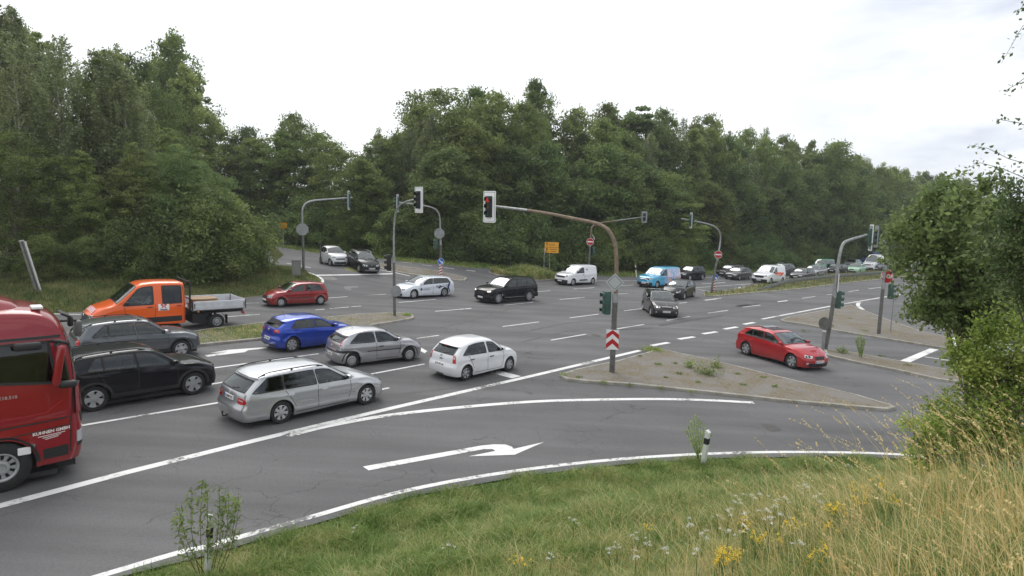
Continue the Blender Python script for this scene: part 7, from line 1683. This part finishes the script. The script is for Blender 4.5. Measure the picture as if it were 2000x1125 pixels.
def blades(P, h, w_, rng, lean=.35, wind=(0, 0), seg=3):
    n = len(P); a = rng.uniform(0, 2*math.pi, n); side = np.stack([np.cos(a), np.sin(a), np.zeros(n)], 1)
    l = rng.normal(size=(n, 2))*lean; d = np.concatenate([l+np.array(wind), np.zeros((n, 1))], 1); V = []
    for k in range(seg):
        t = k/seg; c = P+np.array([0, 0, 1])*(h*t*(1-.25*t))[:, None]+d*(h*t*t)[:, None]; ww = (w_*(1-t*.7))[:, None]; V += [c-side*ww, c+side*ww]
    t = 1; V.append(P+np.array([0, 0, 1])*(h*(1-.25))[:, None]+d*h[:, None]); m = 2*seg+1; V = np.stack(V, 1).reshape(-1, 3); b = np.arange(n)*m; F = []
    for k in range(seg-1): F.append(np.stack([b+2*k, b+2*k+1, b+2*k+3, b+2*k+2], 1))
    F.append(np.stack([b+2*seg-2, b+2*seg-1, b+2*seg, b+2*seg], 1)); return V, np.concatenate(F)
def blade_mesh(name, V, F, material, label):
    # the tips are triangles: give them as quads with a collapsed edge split into their own polygons
    tri = F[:, 2] == F[:, 3]; me = bpy.data.meshes.new(name); q = F[~tri]; t3 = F[tri][:, :3]
    me.vertices.add(len(V)); me.vertices.foreach_set('co', V.astype(np.float32).ravel()); me.loops.add(q.size+t3.size); me.loops.foreach_set('vertex_index', np.concatenate([q.ravel(), t3.ravel()]).astype(np.int32))
    me.polygons.add(len(q)+len(t3)); me.polygons.foreach_set('loop_start', np.concatenate([np.arange(0, q.size, 4), q.size+np.arange(0, t3.size, 3)]).astype(np.int32)); me.update(calc_edges=True)
    o = link(name, me, None, (material,)); return tag(o, label, 'grass', kind='stuff')
def visible(P, m_=40):
    v = P-np.array(CAM); z = v@np.array(FW); px = 1000+CF*(v@np.array(RT))/z; py = 562.5-CF*(v@np.array(UP))/z; return (z > .5) & (px > -m_*3) & (px < 2000+m_*3) & (py > -50) & (py < 1125+m_*4), px, py
def scatter_bank(n, rng, dmin=.28, dmax=16, ylo=-1, dens=None):
    x = rng.uniform(-9, 18, n*4); y = rng.uniform(ylo, 18, n*4); d = edge_dist(x, y); k = (d > dmin) & (d < dmax); x, y, d = x[k], y[k], d[k]
    P = np.stack([x, y, gz(x, y)-.035], 1); vis, px, py = visible(P, 60)
    if dens is not None: vis &= rng.uniform(size=len(x)) < dens(x, y, d, px, py)
    return P[vis][:n], d[vis][:n], px[vis][:n], py[vis][:n]
rng = np.random.default_rng(3)
def patch_noise(x, y, s=1.0, ph=0): return .5+.25*(np.sin(x*1.3*s+ph+np.sin(y*.9*s))+np.sin(y*1.7*s-ph*2+np.sin(x*.7*s)*1.3))
# green verge next to the line
P, d, px, py = scatter_bank(175000, rng, .16, 6.5, 4, lambda x, y, d, px, py: np.clip(1.3-d/5.5, .12, 1)*np.clip(patch_noise(x, y)+.35, .25, 1))
V, F = blades(P, rng.uniform(.05, .19, len(P))*(.6+1.3*patch_noise(P[:, 0], P[:, 1], 3.1)**1.5)*np.clip(.5+d*.8, .6, 1.2), rng.uniform(.0035, .0085, len(P)), rng, .6); blade_mesh('verge_grass', V, F, GREEN_G, 'fresh green grass along the white edge line')
# mixed meadow on the slope
P, d, px, py = scatter_bank(190000, rng, 1.8, 16, -1, lambda x, y, d, px, py: np.clip((d-1.2)/4.2, 0, 1)*np.clip(.35+patch_noise(x, y, 1.5, 1), .3, 1)*np.clip(1.2-py/1700, .4, 1))
V, F = blades(P, rng.uniform(.08, .34, len(P))*(.45+1.2*patch_noise(P[:, 0], P[:, 1], 2.6, 2)**1.4), rng.uniform(.0022, .006, len(P)), rng, .6, (-.1, 0)); blade_mesh('meadow_grass', V, F, MIX_G, 'mixed green and straw-coloured grass on the bank')
# dry stalks, thick at the right
P, d, px, py = scatter_bank(48000, rng, 2.2, 16, -1, lambda x, y, d, px, py: np.clip((px-1050)/850, .03, 1)**1.5*np.clip((py-930)/130, .02, 1)*np.clip(patch_noise(x, y, 1.7, 3)+.35, .2, 1))
V, F = blades(P, rng.uniform(.22, .75, len(P)), rng.uniform(.0018, .0042, len(P)), rng, .45, (-.42, -.02)); blade_mesh('dry_grass', V, F, DRY_G, 'dry straw-coloured grass leaning left on the bank')
# tall seed heads in front of the bush
n = 850; bx = rng.uniform(2.6, 8.0, n); by = rng.uniform(3.4, 7.6, n); P = np.stack([bx, by, gz(bx, by)], 1); vis, px, py = visible(P, 300); P = P[(px > 1460) & (rng.uniform(size=n) < np.clip((px-1400)/420, .12, 1)) & (edge_dist(bx, by) > 4)]
n = len(P); h = rng.uniform(.8, 1.75, n)*np.where(rng.uniform(size=n) < .5, .7, 1); V, F = blades(P, h, rng.uniform(.0022, .004, n), rng, .16, (-.36, 0), 7); 
# seed heads: small leaves near the tips
a0 = P+np.array([0, 0, 1])*(h*.75)[:, None]; tip = V.reshape(n, -1, 3)[:, -1, :]; mid = V.reshape(n, -1, 3)[:, -3, :]; t = rng.uniform(size=(n, 18)); S = (mid[:, None, :]*(1-t[..., None])+tip[:, None, :]*t[..., None]+rng.normal(size=(n, 18, 3))*.0035).reshape(-1, 3)
V2, F2 = leaves(S, rng.uniform(.006, .011, len(S)), rng, 3.0, 0, -.8); blade_mesh('tall_grass', np.concatenate([V, V2]), np.concatenate([F, F2+len(V)]), DRY_G, 'tall dry grass stalks with seed heads at the right')
# verge and median grass farther off
def verge(name, polys, n, hr, material, label, rng, off=.0, wd=.012):
    out = []
    for poly_, frac in polys:
        A = np.array(poly_); x = rng.uniform(A[:, 0].min(), A[:, 0].max(), n*6); y = rng.uniform(A[:, 1].min(), A[:, 1].max(), n*6); ins = np.zeros(len(x), bool)
        for i in range(len(A)):
            x1, y1 = A[i]; x2, y2 = A[(i+1) % len(A)]; c = ((y1 > y) != (y2 > y)) & (x < (x2-x1)*(y-y1)/((y2-y1) if y2 != y1 else 1e-9)+x1); ins ^= c
        x, y = x[ins][:int(n*frac)], y[ins][:int(n*frac)]; out.append(np.stack([x, y, gr(x, y)+off], 1))
    P = np.concatenate(out); V, F = blades(P, rng.uniform(*hr, len(P))*(.5+patch_noise(P[:, 0], P[:, 1], .8)), rng.uniform(wd*.5, wd, len(P)), rng, .4); return blade_mesh(name, V, F, material, label)
med = [g2(*p) for p in [(60, 708), (60, 690), (300, 666), (410, 648), (520, 634), (640, 624), (700, 618), (770, 615), (800, 616), (802, 623), (730, 635), (600, 653), (509, 663), (400, 674), (300, 686)]]
verge('median_grass', [(med[:5]+med[12:], .7), (med, .12)], 9000, (.04, .16), MIX_G, 'short patchy grass on the median beside the blue hatchback', rng, .09, .02)
lv = [g2(*p) for p in [(-150, 632), (0, 617), (160, 608), (330, 592.5), (490, 579), (560, 571), (612, 562), (627, 553), (622, 542), (597, 531), (537, 517)]]; back = [(p[0]-.5, p[1]+5.5) for p in edgeL[::-1]]
SCRUB_L = grass_mat('grass_dark', (.06, .10, .025), (.14, .19, .05), (.30, .27, .12), 1.0); verge('verge_grass', [(lv+back, 1)], 55000, (.05, .40), SCRUB_L, 'rough grass verge in front of the left wood', rng, -.03, .02)  # darker green to brown grass colours for the left verge
rv = [g2(*p) for p in far2]; rb = []
for (p, d_) in along(FAR2[::-1], 6): rb.append((p.x-d_.y*6.5, p.y+d_.x*6.5))
verge('verge_grass', [(FAR2+rb, 1)], 60000, (.08, .36), GREEN_G, 'grass strip between the road and the far wood', rng, -.03, .045)
m2 = [g2(*p) for p in MED]+[g2(*p) for p in MED2]; SCRUB = grass_mat('grass_scrub', (.07, .10, .03), (.16, .17, .06), (.34, .27, .14), 1.2); verge('median_grass', [(m2, 1)], 18000, (.04, .34), SCRUB, 'dry tufty grass on the crash barrier median', rng, .08, .035)
si = [g2(*z4(*p)) for p in [(210, 724), (400, 724), (620, 735), (695, 747), (685, 776), (560, 782), (420, 766), (270, 742)]]
verge('island_grass', [(si, 1)], 9000, (.3, 1.0), MIX_G, 'tall rough weeds around the yellow direction sign', rng, .08, .04)

# ---- flowers on the bank
WF = mat('petal_white', (.78, .78, .74), .7); YF = mat('petal_yellow', (.88, .60, .02), .6)
def flower_mesh(kind, seed):
    rng = np.random.default_rng(seed); st = MB(); P = []; k = 5 if kind == 'u' else 7
    for i in range(k):
        e_ = Vector((rng.normal()*.05, rng.normal()*.05, rng.uniform(.32, .42))) if kind == 'u' else Vector((rng.normal()*.05, rng.normal()*.05, rng.uniform(.25, .42)))
        st.tube([(0, 0, 0), (e_.x*.3, e_.y*.3, e_.z*.6), e_], [.003, .002, .0015], 4, False)
        for j in range(34 if kind == 'u' else 12): P.append(e_+(Vector((rng.normal()*.017, rng.normal()*.017, rng.normal()*.003)) if kind == 'u' else Vector(rng.normal(size=3)*.014)))
    V, F = leaves(np.array(P), rng.uniform(.006, .010, len(P)) if kind == 'u' else rng.uniform(.012, .019, len(P)), rng, 1.2, 1.2); me = bpy.data.meshes.new('blossom'); me.from_pydata(V.tolist(), [], F.tolist()); me.materials.append(WF if kind == 'u' else YF)
    ms = bpy.data.meshes.new('stem'); ms.from_pydata(st.v, [], st.f); ms.materials.append(STEM_G); return me, ms
FL = [flower_mesh('u', 1), flower_mesh('u', 2), flower_mesh('y', 3), flower_mesh('y', 4)]
def flower(px, py, kind, sc=1.0):
    b = G(px, py+10, gz); me, ms = FL[(0 if kind == 'u' else 2)+rr.randint(0, 1)]
    root = empty('yarrow' if kind == 'u' else 'st_johns_wort', (b.x, b.y, b.z-.02), rr.uniform(0, 6), 'white flat-topped wildflower on the grassy bank' if kind == 'u' else 'yellow wildflower cluster on the grassy bank', 'wildflower', 'white wildflowers on the bank' if kind == 'u' else 'yellow wildflowers on the bank')
    for nm, d in (('blossom', me), ('stem', ms)): q = bpy.data.objects.new(nm, d); COL.objects.link(q); q.parent = root; q.scale = (sc, sc, sc)
for px, py in [(1205, 1090), (1075, 1112), (1360, 1112), (1265, 1090), (1440, 1010), (1465, 1000), (1510, 1018), (1530, 1012), (1570, 985), (1575, 970), (1560, 975), (1520, 1045), (1495, 1035), (1400, 1035), (1420, 1030), (1450, 1045), (1590, 1010), (1235, 1075), (1240, 1120), (1420, 1075), (1450, 1070), (1370, 1080), (1345, 1060), (1560, 1100), (1660, 950), (1655, 925), (1300, 1110), (1190, 1105), (1920, 920), (1895, 925), (1120, 1040), (690, 1050), (875, 1095), (1480, 1000), (1500, 1060)]: flower(px, py, 'u', rr.uniform(.75, 1.0))
for px, py in [(1410, 1110), (1420, 1095), (1400, 1118), (1430, 1118), (1450, 1050), (1478, 1078), (1620, 1018), (1640, 1020), (1665, 975), (1680, 985), (1710, 975), (1675, 1008), (1545, 1055), (1615, 1055), (1580, 1115), (1265, 1048), (1005, 1115), (1025, 1120), (1430, 1105), (1405, 1105), (1412, 1116), (1440, 1100), (1456, 1046), (1474, 1084), (1628, 1026), (1600, 1110), (1395, 1120), (1520, 1075), (1740, 1000)]: flower(px, py, 'y', rr.uniform(.6, .85))

# ---- the slight veil of a bright, humid summer sky over the distance
hm = MB(); hm.box((60, 150, 10), (620, 520, 60)); ho = hm.build('haze', SOIL); ho['kind'] = 'stuff'; ho['label'] = 'thin bright summer haze over the junction and woods'
ho.data.materials.clear(); m = bpy.data.materials.new('haze_air'); m.use_nodes = True; t = m.node_tree; t.nodes.clear(); v = t.nodes.new('ShaderNodeVolumePrincipled'); v.inputs['Color'].default_value = (.9, .95, 1, 1); v.inputs['Density'].default_value = .0004; v.inputs['Anisotropy'].default_value = .2
o = t.nodes.new('ShaderNodeOutputMaterial'); t.links.new(v.outputs[0], o.inputs['Volume']); ho.data.materials.append(m)
